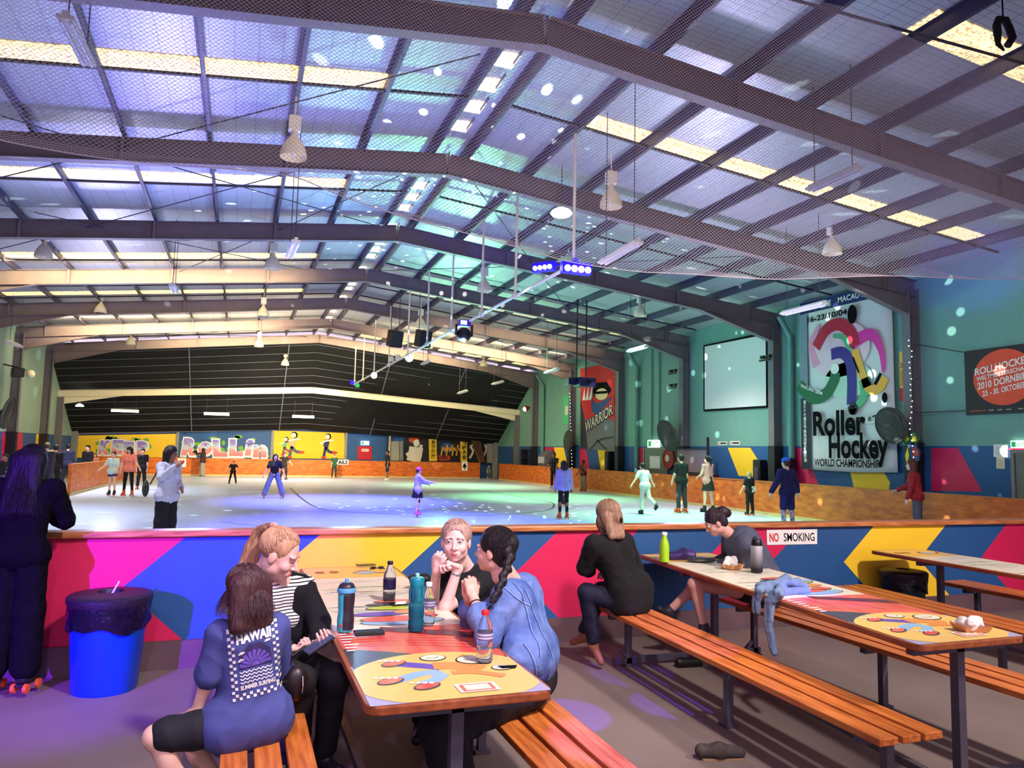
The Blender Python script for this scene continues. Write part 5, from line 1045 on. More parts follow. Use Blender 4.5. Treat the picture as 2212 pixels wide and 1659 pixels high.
def rod(a, b, ra, rb=None, k=.02, **kw): return dict(t='c', a=tuple(a), b=tuple(b), ra=ra, rb=ra if rb is None else rb, k=k, **kw)
def ell(c, r, R=None, k=.02, **kw): return dict(t='e', c=tuple(c), r=tuple(r), R=R, k=k, **kw)
def frame(f, up=(0, 0, 1)):
    """columns: right, forward, up"""
    f = Vector(f).normalized(); u = Vector(up); r = f.cross(u).normalized(); u = r.cross(f); return Matrix((r, f, u)).transposed()
SKIN = S(226, 170, 146)[:3]; M_skin = mat('skin', (226, 170, 146), .5, vcol=True, nz=.06, ns=30); M_eyew = mat('eye_white', (236, 232, 232), .25); M_iris = mat('dark_iris', (30, 22, 24), .2)

def head_prims(c, R, s=1, skin=SKIN, face=True, lips=(196, 98, 104), brow=(110, 74, 52)):
    W = lambda x, y, z: tuple(Vector(c)+R @ Vector((x*s, y*s, z*s))); E = lambda p, r, k=.012, **kw: ell(W(*p), [q*s for q in r], R, k*s, col=kw.pop('col', skin), **kw)
    P = [E((0, -.014, .034), (.075, .094, .086)), E((0, .022, -.012), (.063, .064, .082), .02), E((0, .034, -.068), (.042, .046, .038), .025), E((0, .068, -.088), (.016, .014, .013), .02),
         rod(W(0, -.02, -.04), W(0, -.04, -.13), .047*s, .047*s, .02, col=skin)]
    for q in (-1, 1): P += [E((q*.077, -.006, -.004), (.010, .020, .031), .006), E((q*.036, .058, -.024), (.026, .026, .024), .02), E((q*.047, .0, -.056), (.020, .04, .03), .02)]
    if face:
        for q in (-1, 1): P += [E((q*.031, .096, .014), (.018, .016, .011), .010, neg=True), E((q*.033, .074, .034), (.025, .014, .007), .010)]
        P += [rod(W(0, .080, .022), W(0, .107, -.020), .0065*s, .0110*s, .009*s, col=skin), E((-.012, .092, -.024), (.009, .010, .007), .008), E((.012, .092, -.024), (.009, .010, .007), .008),
              E((0, .080, -.056), (.030, .014, .020), .012), E((0, .0925, -.0515), (.019, .006, .0040), .004, col=S(*lips)[:3], cb=.002), E((0, .0915, -.0585), (.016, .0065, .0048), .004, col=S(*lips)[:3], cb=.002)]
        for q in (-1, 1): P += [rod(W(q*.016, .089, .034), W(q*.047, .076, .038), .0034*s, .0026*s, .003*s, col=S(*brow)[:3], cb=.002)]
    return P
def eyes(c, R, s, parent, look=(0, 0)):
    b = MB(); L = Vector(parent.location); shut = look[1] < -.3
    for q in (-1, 1):
        o = Vector(c)+R @ Vector((q*.031*s, .0745*s, .014*s))-L
        if shut:
            b.tube([Vector(c)+R @ Vector(((q*.031+t*.015)*s, (.0885-.004*t*t)*s, (.008+.003*t*t)*s))-L for t in (-1, -.5, 0, .5, 1)], .0014*s, 5, 1); continue
        b.sph(o, .0135*s, 0, 16); f = (R @ Vector((look[0], 1, look[1]))).normalized()
        b.sph(o+f*.0088*s, .0062*s, 1, 12)
        # upper lid line
        pts = [Vector(c)+R @ Vector(((q*.031+t*.015)*s, (.0880-.14*t*t*.02)*s, (.0205-.45*(t*.015)**2/.015-.001)*s))-L for t in (-1, -.5, 0, .5, 1)]; b.tube(pts, .0012*s, 5, 1)
    b.build('eyes', [M_eyew, M_iris], parent, smooth=True)
def hand_prims(w, f, n, s=1, side=1, curl=.4, spread=.1, col=SKIN, thumb=.6, rr=.0088, curls=None):
    """w wrist, f direction of the fingers, n palm normal (side the fingers curl to); side +1: thumb on the right of f seen with n up"""
    w, f, n = Vector(w), Vector(f).normalized(), Vector(n).normalized(); n = (n-f*n.dot(f)).normalized(); l = f.cross(n)*side
    R = Matrix((l, f, n)).transposed(); P = [dict(t='b', c=tuple(w+f*.050*s), d=(.028*s, .036*s, .003*s), r=.0095*s, R=R, k=.012*s, col=col), rod(w-f*.01*s, w+f*.03*s, .022*s, .024*s, .015*s, col=col)]
    for i, (o, ln) in enumerate(((.030, .068), (.0105, .078), (-.0105, .073), (-.030, .058))):
        cu = curls[i] if curls else curl*(1+.12*i); d = (f+l*(spread*(o/.03))).normalized(); b0 = w+f*(.084-.006*abs(i-1))*s+l*o*s; a0 = cu*.7
        rot = lambda v, a: v*math.cos(a)+n*math.sin(a)
        p1 = b0+rot(d, a0)*ln*.45*s; p2 = p1+rot(d, a0+cu*1.1)*ln*.32*s; p3 = p2+rot(d, a0+cu*1.9)*ln*.25*s
        P += [rod(b0-f*.012*s, p1, rr*1.05*s, rr*s, .003*s, col=col), rod(p1, p2, rr*s, rr*.92*s, .003*s, col=col), rod(p2, p3, rr*.92*s, rr*.8*s, .003*s, col=col)]
    t0 = w+f*.022*s+l*.024*s; t1 = t0+(l*thumb+f*.6+n*.25).normalized()*.036*s; t2 = t1+(l*thumb*.4+f*.9+n*.45*curl).normalized()*.030*s
    P += [rod(t0, t1, .0135*s, .0105*s, .008*s, col=col), rod(t1, t2, .0105*s, .0088*s, .003*s, col=col)]
    return P
def limb(a, b, c, r, k=.02, **kw): return [rod(a, b, r[0], r[1], k, **kw), rod(b, c, r[1]*1.0, r[2], k, **kw)]
def mid(a, b, t): return Vector(a)*(1-t)+Vector(b)*t
def torso(J, g=0, k=.05, s=1, fem=0, col=SKIN, low=True):
    """two side-by-side rods make the flattened trunk; g = garment allowance"""
    P = []; sL, sR, hL, hR = J['sL'], J['sR'], J['hL'], J['hR']; ch = mid(mid(sL, sR, .5), mid(hL, hR, .5), .30)
    for a, h_ in ((sL, hL), (sR, hR)):
        c = mid(mid(sL, sR, .5), a, .50); w = mid(mid(hL, hR, .5), h_, .60); m = mid(c, w, .55); m = mid(m, mid(mid(sL, sR, .5), mid(hL, hR, .5), .55), .22)
        P += [rod(c+(w-c)*.10, m, (.098+g)*s, (.084+g)*s, k, col=col), rod(m, w, (.084+g)*s, (.104+g)*s, k, col=col)]
        P += [rod(mid(sL, sR, .5)+(a-mid(sL, sR, .5))*.2+(h_-a)*.02, a, (.055+g)*s, (.050+g)*s, k*.7, col=col)]
    if low: P += [rod(hL, hR, (.105+g)*s, None, k, col=col)]
    if fem:
        f = J['tf']
        for q in (-1, 1): P += [ell(mid(sL, sR, .5+.19*q)+(mid(hL, hR, .5)-mid(sL, sR, .5))*.32+Vector(f)*.075*s, [(.062+g)*s]*3, None, .04, col=col)]
    return P

# pose helper for people standing or skating; local frame: +Y forward, +X to the person's right side... built straight in world space
def stand(pos, face, H, arms=((0, 0), (0, 0)), fore=((0, .1), (0, .1)), legs=((.07, 0), (.07, 0)), knee=(.08, .08), lean=.03, head=(0, 0), skate=.07, wide=1):
    """arms: (out, forward) swing in radians for left, right; fore: (in, forward bend); legs: (out, forward)"""
    u = (H-skate)/1.70; ca, sa = math.cos(face), math.sin(face); Rz = Matrix(((ca, -sa, 0), (sa, ca, 0), (0, 0, 1)))
    J = {'u': u, 'Rz': Rz}; L = .42*u
    drop = max(L*math.cos(l[0])*math.cos(l[1])+L*math.cos(l[0])*math.cos(max(-1.4, l[1]-kn)) for l, kn in zip(legs, knee)); pz = drop+skate+.08*u
    W = lambda v: Vector(pos)+Rz @ Vector(v)
    ly = lean; T = Vector((0, math.sin(ly), math.cos(ly))); pel = Vector((0, 0, pz)); J['hip'] = W(pel)
    for q, n, l, kn in ((-1, 'L', legs[0], knee[0]), (1, 'R', legs[1], knee[1])):
        h = pel+Vector((q*.085*u, 0, 0)); d = Vector((q*math.sin(l[0]), math.sin(l[1])*math.cos(l[0]), -math.cos(l[0])*math.cos(l[1]))); k = h+d*L
        a2 = l[1]-kn; d2 = Vector((q*math.sin(l[0])*.9, math.sin(a2), -math.cos(a2)*math.cos(l[0]))).normalized(); an = k+d2*L
        J['h'+n], J['k'+n], J['a'+n] = W(h), W(k), W(an); J['f'+n] = Rz @ Vector((q*.12, math.cos(a2*.8), -math.sin(-a2)*.6 if a2 < -.3 else 0)).normalized()
    sh = pel+T*.475*u
    for q, n, a, f in ((-1, 'L', arms[0], fore[0]), (1, 'R', arms[1], fore[1])):
        s_ = sh+Vector((q*.175*u*wide, 0, 0)); d = Vector((q*math.sin(a[0]+.06), math.sin(a[1])*math.cos(a[0]), -math.cos(a[1])*math.cos(a[0]))).normalized(); e = s_+d*.285*u
        b = a[1]+f[1]; d2 = Vector((q*math.sin(a[0]+.06-f[0]), math.sin(b)*math.cos(a[0]-f[0]), -math.cos(b)*math.cos(a[0]-f[0]))).normalized(); w = e+d2*.25*u
        J['s'+n], J['e'+n], J['w'+n], J['d'+n] = W(s_), W(e), W(w), Rz @ d2
    nk = sh+T*.05*u; hd = nk+T*.155*u+Vector((0, .02*u, 0)); J['neck'], J['head'] = W(nk), W(hd)
    J['tf'] = Rz @ Vector((0, math.cos(ly), -math.sin(ly))); hf = Rz @ Vector((math.sin(head[0])*math.cos(head[1]), math.cos(head[0])*math.cos(head[1]), math.sin(head[1]))); J['HR'] = frame(hf)
    return J
def cloth(n, c, r=.9, **kw): return mat('cloth_'+n, c, r, nz=kw.pop('nz', .14), ns=kw.pop('ns', 16), bump=.5, **kw)
def hairmat(n, c): return mat('hair_'+n, c, .55, nz=.45, ns=9, stretch=(7, 7, 1), bump=.5)
HM = dict(dark=hairmat('dark', (34, 22, 24)), black=hairmat('black', (20, 15, 18)), brown=hairmat('brown', (74, 46, 36)), blonde=hairmat('blonde', (206, 164, 116)), red=hairmat('auburn', (96, 40, 34)))
def skate_boot(an, f, m, wheel, s, E0, inline=False, up=(0, 0, 1)):
    f = Vector(f).normalized(); R = frame(f, up); an = Vector(an); U = R @ Vector((0, 0, 1)); P = [rod(an+U*.03*s, an-U*.045*s, .052*s, .046*s, .03), rod(an-U*.045*s-f*.02*s, an-U*.055*s+f*.12*s, .042*s, .036*s, .03)]
    o = grow('skate_boot', P, .010 if s < .99 or True else .01, m, E0)
    b = MB(); L = Vector(E0.location); r = .032*s; z = -.115*s
    for y in ((-.05, .0, .06, .115) if inline else (-.035, .10)):
        for x in ((0,) if inline else (-.042, .042)): b.lathe(an+R @ Vector((x*s, y*s, z))-L, [(r*.5, -.014*s), (r, -.012*s), (r, .012*s), (r*.5, .014*s)], 12, 1, R=R @ Matrix.Rotation(PI/2, 3, 'Y'))
    b.box(an+R @ Vector((0, .035*s, -.092*s))-L, (.05*s, .19*s, .014*s), 0, R=R); b.build('wheels', [M_dark, wheel], E0)
def shoe(an, f, m, s, E0, name='shoe', h=.008):
    f = Vector(f).normalized(); an = Vector(an); grow(name, [rod(an, an-Vector((0, 0, .03*s)), .045*s, .042*s, .03), rod(an+Vector((0, 0, -.045*s))-f*.02*s, an+Vector((0, 0, -.055*s))+f*.13*s, .038*s, .03*s, .03)], h, m, E0)
def person(name, label, J, skin=SKIN, top=None, bottom=None, hair=None, feet=None, h=.013, fem=0, cat='person', helmet=None, extras=()):
    u = J['u']; p0 = (J['aL']+J['aR'])/2; E0 = empty('person', (p0.x, p0.y, 0), label, cat); HR = J['HR']
    P = torso(J, 0, .05, u, fem, skin)+[rod(J['neck'], J['head']-HR @ Vector((0, .03*u, .05*u)), .050*u, .046*u, .03, col=skin)]
    P += head_prims(J['head'], HR, J.get('hu', u), skin, face=True)
    for n in 'LR':
        P += limb(J['s'+n], J['e'+n], J['w'+n], (.048*u, .038*u, .026*u), col=skin)
        P += limb(J['h'+n], J['k'+n], J['a'+n], (.085*u, .054*u, .036*u), .03, col=skin)
        kn, an = J['k'+n], J['a'+n]; P += [ell(mid(kn, an, .3)-J['tf']*.012*u, (.045*u, .048*u, .09*u), None, .03, col=skin)]
        hd = J['d'+n]; side = (1 if n == 'L' else -1); hk = J.get('hand'+n, {}); P += hand_prims(J['w'+n], hk.get('f', hd), hk.get('n', (J['hip']-J['w'+n]).normalized()), u*1.0, hk.get('side', side), hk.get('curl', .35), hk.get('spread', .12), skin, thumb=hk.get('thumb', .6), rr=.0088 if h < .01 else .011, curls=hk.get('curls'))
    grow('body', P, h*.75, M_skin, E0)
    b = MB(); Lc = Vector(E0.location)
    if h < .01: eyes(J['head'], HR, J.get('hu', u), E0, J.get('look', (0, 0)))
    else:
        for q in (-1, 1): b.sph(Vector(J['head'])+HR @ Vector((q*.031*u, .079*u, .014*u))-Lc, .011*u, 0, 8)
        b.build('eyes', M_iris, E0)
    if top:
        kind, m = top; P = torso(J, J.get('ga', .016), .04, u, fem, low=kind != 'crop'); 
        for n in 'LR':
            s_, e, w = J['s'+n], J['e'+n], J['w'+n]
            if kind in ('long', 'hood', 'loose'): q = .026 if kind != 'long' else .012; P += [rod(s_, e, (.052+q)*u, (.044+q)*u, .03), rod(e, mid(e, w, .97), (.044+q)*u, (.034+q)*u, .02)]
            elif kind in ('tee', 'crop'): P += [rod(s_, mid(s_, e, .72), .068*u, .060*u, .03)]
            else: P += [rod(s_, mid(s_, e, .15), .06*u, .05*u, .03)]
        if kind in ('loose', 'tee', 'hood', 'long'): P += [rod(J['hL']+Vector((0, 0, -.01)), J['hR']+Vector((0, 0, -.01)), J.get('hem', .127)*u, None, .04)]
        P += J.get('topx', []); grow('top', P, h, m, E0, fold=(J.get('foldt', .006)*u, (30, 30, 20)), seed=len(label))
    if bottom:
        kind, m = bottom; wd = {'trousers': (.100, .072, .060), 'wide': (.108, .098, .098), 'leggings': (.093, .060, .042), 'shorts': (.105, .088, .08), 'skirt': (.1, .1, .1), 'minishorts': (.104, .09, .09)}[kind]
        P = [rod(J['hL']+Vector((0, 0, .04*u)), J['hR']+Vector((0, 0, .04*u)), .100*u, None, .03), rod(J['hL'], J['hR'], .112*u, None, .04)]
        if kind == 'skirt':
            c = J['hip']; P = [rod(c+Vector((0, 0, .08*u)), c+Vector((0, 0, -.02*u)), .125*u, .15*u, .04)]
            for q in range(10): a_ = 2*PI*q/10; P += [rod(c+Vector((.08*u*math.cos(a_), .06*u*math.sin(a_), 0)), c+Vector((.16*u*math.cos(a_), .13*u*math.sin(a_), -.26*u)), .06*u, .055*u, .03)]
        else:
            for n in 'LR':
                a, k_, an = J['h'+n], J['k'+n], J['a'+n]
                if kind == 'shorts': P += [rod(a, mid(a, k_, .85), wd[0]*u, wd[1]*u, .03)]
                elif kind == 'minishorts': P += [rod(a, mid(a, k_, .35), wd[0]*u, wd[1]*u, .03)]
                else: P += [rod(a, k_, wd[0]*u, wd[1]*u, .03), rod(k_, mid(k_, an, .93), wd[1]*u, wd[2]*u, .03)]
        grow({'skirt': 'skirt', 'shorts': 'shorts', 'minishorts': 'shorts'}.get(kind, 'trousers'), P, h, m, E0, fold=(.006*u, (26, 26, 16)), seed=2)

    if hair:
        kind, m = hair; C_ = J['head']; W = lambda x, y, z: tuple(Vector(C_)+HR @ Vector((x*u, y*u, z*u)))
        P = [ell(W(0, -.022, .046), (.086*u, .098*u, .090*u), HR, .02), ell(W(0, -.055, -.01), (.078*u, .062*u, .075*u), HR, .03)]
        if kind == 'short': P += [ell(W(0, .04, .105), (.062*u, .04*u, .025*u), HR, .02)]
        if kind in ('long', 'bob'):
            ln = .33 if kind == 'long' else .17
            for q in (-1, -.5, 0, .5, 1): P += [rod(W(q*.062, -.055, .0), Vector(W(q*.085, -.075, -.05))+Vector((0, 0, -ln*u*(1-.15*abs(q)))), .045*u, .028*u, .03)]
            for q in (-1, 1): P += [rod(W(q*.075, .0, .05), Vector(W(q*.088, -.01, -.06))+Vector((0, 0, -ln*.45*u)), .028*u, .022*u, .03)]
        if kind == 'bun': P += [ell(W(0, -.085, .125), (.045*u, .045*u, .042*u), HR, .01)]
        if kind == 'ponytail': P += [rod(W(0, -.11, .08), W(0, -.16, .03), .024*u, .03*u, .02), rod(W(0, -.16, .03), Vector(W(0, -.15, -.04))+Vector((0, 0, -.16*u)), .03*u, .014*u, .02)]
        P += [ell(W(0, .078, -.035), (.066*u, .066*u, .072*u), HR, .012, neg=True)]
        grow('hair', P, h*.8, m, E0, fold=(.004*u, (60, 60, 8)))
    if helmet:
        C_ = J['head']; W = lambda x, y, z: tuple(Vector(C_)+HR @ Vector((x*u, y*u, z*u)))
        grow('helmet' if helmet[0] == 'helmet' else helmet[0], [ell(W(0, -.012, .06), (.098*u, .122*u, .088*u) if helmet[0] == 'helmet' else (.092*u, .108*u, .088*u), HR, .02)]+([rod(W(-.04, .08, .06), W(.04, .08, .06), .02*u), rod(W(0, .08, .06), W(0, .15, .05), .03*u, .02*u)] if helmet[0] == 'cap' else [])+[ell(W(0, .06, -.055), (.12*u, .12*u, .085*u), HR, .01, neg=True)], h*.8, helmet[1], E0)
    if feet:
        kind = feet[0]
        for n in 'LR':
            if kind in ('quad', 'inline'): skate_boot(J['a'+n], J['f'+n], feet[1], feet[2], u*1.05, E0, kind == 'inline')
            else: shoe(J['a'+n], J['f'+n], feet[1], u, E0)
    for nm, pr, m in extras: grow(nm, pr(J, u), h*.8, m, E0)
    return E0
SK2, SK3, SK4 = S(236, 190, 166)[:3], S(150, 100, 76)[:3], S(98, 62, 48)[:3]
K = lambda n, c, **kw: cloth(n, c, **kw)
c_blk, c_navy, c_white, c_gry = K('black', (22, 20, 28)), K('navy', (34, 34, 66)), K('white', (222, 226, 230)), K('grey', (110, 112, 128))
w_or, w_pk, w_wh, b_or = mat('orange_wheels', (226, 96, 40), .4), mat('pink_wheels', (236, 90, 140), .4), mat('white_wheels', (226, 226, 230), .4), mat('orange_boot', (214, 84, 34), .5, nz=.1)
b_bk, b_wh, b_pk = mat('black_boot', (28, 26, 34), .5, nz=.1), mat('white_boot', (224, 220, 214), .5, nz=.1), mat('pink_boot', (236, 110, 160), .5, nz=.1)
D = math.radians
def rink(x, y, face, H, label, J=None, **kw):
    jk = {k: kw.pop(k) for k in ('arms', 'fore', 'legs', 'knee', 'lean', 'head', 'skate', 'wide') if k in kw}
    if kw.get('feet', ('shoe',))[0] == 'shoe': jk.setdefault('skate', .0)
    return person('person', label, stand((x, y, .008), D(face), H, **jk), **kw)
# facing: 0 = away from the seats, 180 = towards them, 90 = towards the left wall
rink(-3.864, 27.62, 165, 1.43, 'girl in a mint tee and denim shorts holding hands with the woman in peach', top=('tee', K('mint', (206, 232, 232))), bottom=('minishorts', K('denim_blue', (40, 52, 110))), hair=('bun', HM['dark']), feet=('inline', b_bk, w_or), arms=((.15, .15), (.30, .35)), fore=((.2, .7), (-.2, .5)), legs=((.12, .22), (.06, -.1)), skin=SK2, fem=.6)
rink(-3.39, 27.63, 170, 1.60, 'woman in a peach shirt and black trousers holding hands with a girl in mint', top=('tee', K('peach', (250, 140, 118))), bottom=('leggings', c_blk), hair=('long', HM['dark']), feet=('quad', b_or, w_or), arms=((.28, .25), (.12, .05)), fore=((-.3, .35), (.1, .2)), lean=.12, head=(.4, -.5), skin=SK2, fem=1)
rink(-3.42, 31.4, 180, 1.52, 'boy in black standing close behind the woman in peach', top=('tee', c_blk), bottom=('trousers', c_blk), hair=('short', HM['black']), feet=('quad', b_or, w_or), skin=SK2)
rink(-.225, 36.1, 175, 1.06, 'small child in black with hands on hips out on the rink', top=('tee', c_blk), bottom=('trousers', c_blk), hair=('short', HM['brown']), feet=('quad', b_bk, M_dark), arms=((.7, 0), (.5, .1)), fore=((1.6, .2), (-.2, .2)), legs=((.2, 0), (.2, 0)), skin=SK2)
rink(1.138, 26.48, 185, 1.50, 'smiling girl in a black tee and grey flared trousers skating with legs wide apart', top=('crop', c_blk), bottom=('wide', K('grey_flares', (124, 126, 160))), hair=('bob', HM['dark']), feet=('quad', b_or, w_wh), arms=((.30, .0), (.35, .0)), fore=((-.1, .2), (-.1, .2)), legs=((.34, 0), (.34, 0)), lean=.15, skin=SK2, fem=1)
rink(2.254, 41.6, 200, 1.46, 'person in black with a cap skating bent-kneed behind the girl in grey flares', top=('tee', c_blk), bottom=('trousers', c_blk), hair=('short', HM['black']), helmet=('cap', K('brown_cap', (90, 52, 48))), feet=('quad', b_bk, M_dark), arms=((.2, .5), (1.2, .2)), fore=((0, .4), (0, .1)), legs=((.05, .35), (.1, .1)), knee=(.5, .4), lean=.2, skin=SK2)
rink(-1.9, 45.6, 60, 1.55, 'woman in a dark top and grey trousers holding a phone up at the far barrier', top=('long', K('dark_maroon', (60, 34, 44))), bottom=('wide', K('stone_grey', (150, 144, 136))), hair=('long', HM['black']), feet=('shoe', b_bk), arms=((.2, 1.5), (.1, 0)), fore=((0, .6), (0, .2)), legs=((.02, 0), (.02, 0)), fem=1)
rink(5.25, 44.9, 185, 1.36, 'child in a green tee and dark trousers leaning by the TAILS sign', top=('tee', K('forest', (44, 84, 56))), bottom=('trousers', K('dark_green', (34, 52, 48))), hair=('short', HM['brown']), feet=('quad', b_bk, w_or), skin=SK2)
rink(7.52, 40.3, 90, 1.66, 'person in dark clothes and shorts skating sideways before the red exit door', top=('tee', c_blk), bottom=('shorts', c_navy), hair=('short', HM['black']), feet=('quad', b_wh, w_wh), legs=((.02, .12), (.02, -.05)), skin=SK3)
rink(4.342, 19.02, -88, 1.25, 'small girl in a pink helmet, black skirt and pink skates facing right', top=('long', K('pale_lilac', (206, 186, 232))), bottom=('skirt', c_blk), hair=('short', HM['brown']), helmet=('helmet', mat('pink_helmet', (244, 70, 130), .35, nz=.2, ns=30)), feet=('quad', b_pk, w_wh), arms=((.15, .7), (.15, .9)), fore=((0, .6), (0, .5)), legs=((.04, .10), (.04, -.02)), skin=SK2, fem=.3,
     extras=[('knee_pads', lambda J, u: [ell(J['k'+n]+J['tf']*.02, (.065*u, .065*u, .085*u), None, .01) for n in 'LR'], c_blk)])
rink(8.04, 18.13, -8, 1.50, 'woman in a lilac jumper and black leggings with long black hair', top=('hood', K('lilac', (168, 160, 226))), bottom=('leggings', c_blk), hair=('long', HM['black']), feet=('quad', b_or, w_or), arms=((.1, 0), (.12, .05)), fore=((0, .15), (0, .2)), legs=((.05, .02), (.05, .08)), skin=SK3, fem=1)
rink(14.5, 33.9, 130, 1.72, 'woman in black with white skates holding a child out at arm length', top=('tee', c_blk), bottom=('trousers', c_blk), hair=('bun', HM['black']), feet=('quad', b_wh, w_wh), skin=SK3, arms=((.2, .6), (.3, .2)), fore=((0, .2), (0, .3)), fem=1)
rink(10.2, 22.97, 40, 1.38, 'child mostly hidden behind the woman in the lilac jumper', top=('tee', c_white), bottom=('leggings', K('spotted', (70, 68, 76), nz=.9)), hair=('short', HM['black']), feet=('quad', b_bk, w_or), arms=((.1, .2), (1.15, .4)), fore=((0, .2), (0, .1)), skin=SK2)
rink(14.9, 31.4, 110, 1.42, 'boy in a red and black tee and tan trousers beside the far plywood barrier', top=('tee', K('red_black', (120, 30, 40), nz=.8, ns=6)), bottom=('wide', K('tan_cargo', (150, 130, 104))), hair=('short', HM['black']), feet=('quad', b_or, w_or), arms=((.3, .6), (.2, .2)), fore=((0, .3), (0, .4)), skin=SK4)
rink(11.13, 19.29, 10, 1.48, 'boy all in white skating away with arms held out', top=('tee', K('bright_white', (236, 242, 230))), bottom=('trousers', K('cream_white', (226, 232, 220))), hair=('short', HM['black']), feet=('inline', b_bk, M_dark), arms=((.60, -.1), (.65, .1)), fore=((0, .25), (0, .15)), legs=((.05, .10), (.02, -.25)), knee=(.15, .75), lean=.22, skin=SK2)
rink(12.698, 19.83, 5, 1.74, 'tall man in black tee and dark trousers seen from behind on orange skates', top=('tee', c_blk), bottom=('trousers', K('charcoal', (48, 46, 56))), hair=('short', HM['black']), feet=('quad', b_or, w_or), arms=((.12, .1), (.10, 0)), fore=((.1, .3), (0, .15)), legs=((.06, 0), (.06, 0)), skin=SK2)
rink(13.721, 19.92, 15, 1.72, 'woman with a long ponytail in a pink top and dark skater skirt', top=('vest', K('blush', (240, 160, 160))), bottom=('skirt', K('dark_olive', (46, 42, 40))), hair=('ponytail', HM['dark']), feet=('quad', b_bk, M_dark), arms=((.20, .2), (.25, .2)), fore=((.6, 1.0), (.6, 1.0)), legs=((.10, .05), (.06, -.05)), skin=SK2, fem=1)
o = rink(14.25, 18.6, 5, 1.27, 'small boy in a black tee with a white 24 on the back', top=('tee', c_blk), bottom=('trousers', c_blk), hair=('short', HM['blonde']), feet=('quad', b_bk, w_or), arms=((.18, .2), (.1, 0)), fore=((0, .3), (0, .2)), skin=SK2)
a = Art(Vector((14.25, 18.6, 0))+Vector((-.055, -.17, .72))-Vector(o.location), (1, 0, 0), (0, .10, 1), (0, -1, 0), step=.004); a.text('24', 0, 0, .16, W_w, 1, .05, width=.15); a.build('number_print', o, False)
rink(11.75, 14.0, 8, 1.70, 'person in a blue beanie, navy jumper and shorts with patterned knee socks', top=('loose', K('ink_navy', (34, 28, 78))), bottom=('shorts', K('navy_shorts', (40, 34, 96))), hair=('short', HM['brown']), helmet=('beanie', K('royal_blue', (50, 110, 230))), feet=('quad', b_wh, w_or), arms=((.42, .0), (.42, .05)), fore=((-.05, .2), (-.05, .25)), legs=((.10, 0), (.10, 0)), skin=SK2, wide=1.15,
     extras=[('knee_socks', lambda J, u: [rod(mid(J['k'+n], J['a'+n], -.25), mid(J['k'+n], J['a'+n], .8), .068*u, .05*u) for n in 'LR'], mat('patterned_sock', (230, 226, 240), .8, nz=.8, ns=26, col2=(60, 50, 110)))])
rink(13.75, 12.3, 35, 1.72, 'person in a red plaid shirt and grey trousers at the right of the rink', top=('long', mat('red_plaid', (190, 34, 44), .8, nz=.6, ns=22, col2=(110, 20, 34))), bottom=('trousers', K('slate', (92, 92, 106))), hair=('bob', HM['red']), feet=('quad', b_bk, w_or), arms=((.1, .1), (.1, .5)), fore=((0, .2), (0, .6)), lean=.12, skin=SK2, fem=.5)
rink(14.8, 45.2, 200, .95, 'small figure in green crouching at the gap in the far barrier corner', top=('tee', K('sage', (110, 130, 100))), bottom=('trousers', K('sage_dark', (90, 96, 80))), hair=('short', HM['brown']), feet=('quad', b_wh, w_or), knee=(.9, .9), legs=((.1, .6), (.1, .6)), lean=.3, skin=SK2)
o = rink(-1.007, 12.63, -128, 1.66, 'woman in a grey long-sleeved top and wide black trousers wiping her nose', top=('long', K('pale_grey', (196, 198, 218))), bottom=('wide', c_blk), hair=('long', HM['dark']), feet=('quad', b_bk, w_or), arms=((.30, -.2), (.55, .75)), fore=((.9, 1.35), (1.1, 1.75)), legs=((.03, 0), (.03, 0)), lean=.02, head=(-.35, -.25), skin=SK3, fem=1, h=.011)
b = MB(); b.sph((-.36, -.1, 1.06), (.05, .08, .13), n=14); b.tube([(-.20, .0, 1.42), (-.22, -.12, 1.3), (-.30, -.14, 1.12)], .012, 6); tag(b.build('handbag', cloth('camo', (70, 76, 66), nz=.8, ns=30), smooth=True), 'small camouflage shoulder bag hanging behind the woman in grey', 'bag').location = (-.95, 12.75, -.02)
rink(-4.32, 17.6, 200, 1.17, 'child with curly dark hair, navy top and grey trousers at the left frame edge', top=('long', c_navy), bottom=('wide', K('ash', (150, 140, 140))), hair=('short', HM['brown']), feet=('quad', b_bk, M_dark), arms=((.1, .3), (.1, .4)), fore=((.5, .9), (0, .5)), skin=SK2)
# spectators behind the left-hand barriers
for x, y, face, H, lab, tp, hr, sk in [(-6.05, 24.3, 150, 1.34, 'dark-haired man in black sitting low behind the short left barrier', ('tee', c_blk), ('short', HM['black']), SK3), (-6.3, 27.9, 60, 1.55, 'person in a salmon shirt bending behind the left barrier', ('tee', K('salmon', (246, 128, 112))), ('long', HM['black']), SK2), (-6.5, 31.0, 0, 1.66, 'man in an olive cap and jacket with his back turned by the yellow column', ('loose', K('olive', (116, 104, 72))), ('short', HM['brown']), SK2),
                               (-6.05, 30.2, 20, 1.60, 'person in black with dark hair beside the olive-capped man', ('loose', c_blk), ('short', HM['black']), SK2), (-6.3, 33.5, 10, 1.64, 'dark-clothed person in front of the yellow mural, left one', ('loose', c_navy), ('short', HM['black']), SK2), (-5.75, 34.4, 150, 1.60, 'woman in a black coat in front of the graffiti letter K', ('loose', c_blk), ('short', HM['black']), SK2), (-6.1, 38.2, 180, 1.24, 'girl with long auburn hair in pink peering over the left barrier', ('tee', K('dusty_pink', (224, 140, 140))), ('long', HM['red']), SK2), (-7.2, 24.6, 170, 1.40, 'person in a coral shirt cut by the left frame edge', ('tee', K('coral', (250, 110, 100))), ('long', HM['brown']), SK2)]:
    rink(x, y, face, H, lab, top=tp, bottom=('trousers', c_blk), hair=hr, feet=('shoe', b_bk), skin=sk, h=.016, helmet=('cap', K('olive_cap', (104, 92, 62))) if 'olive cap' in lab else None)
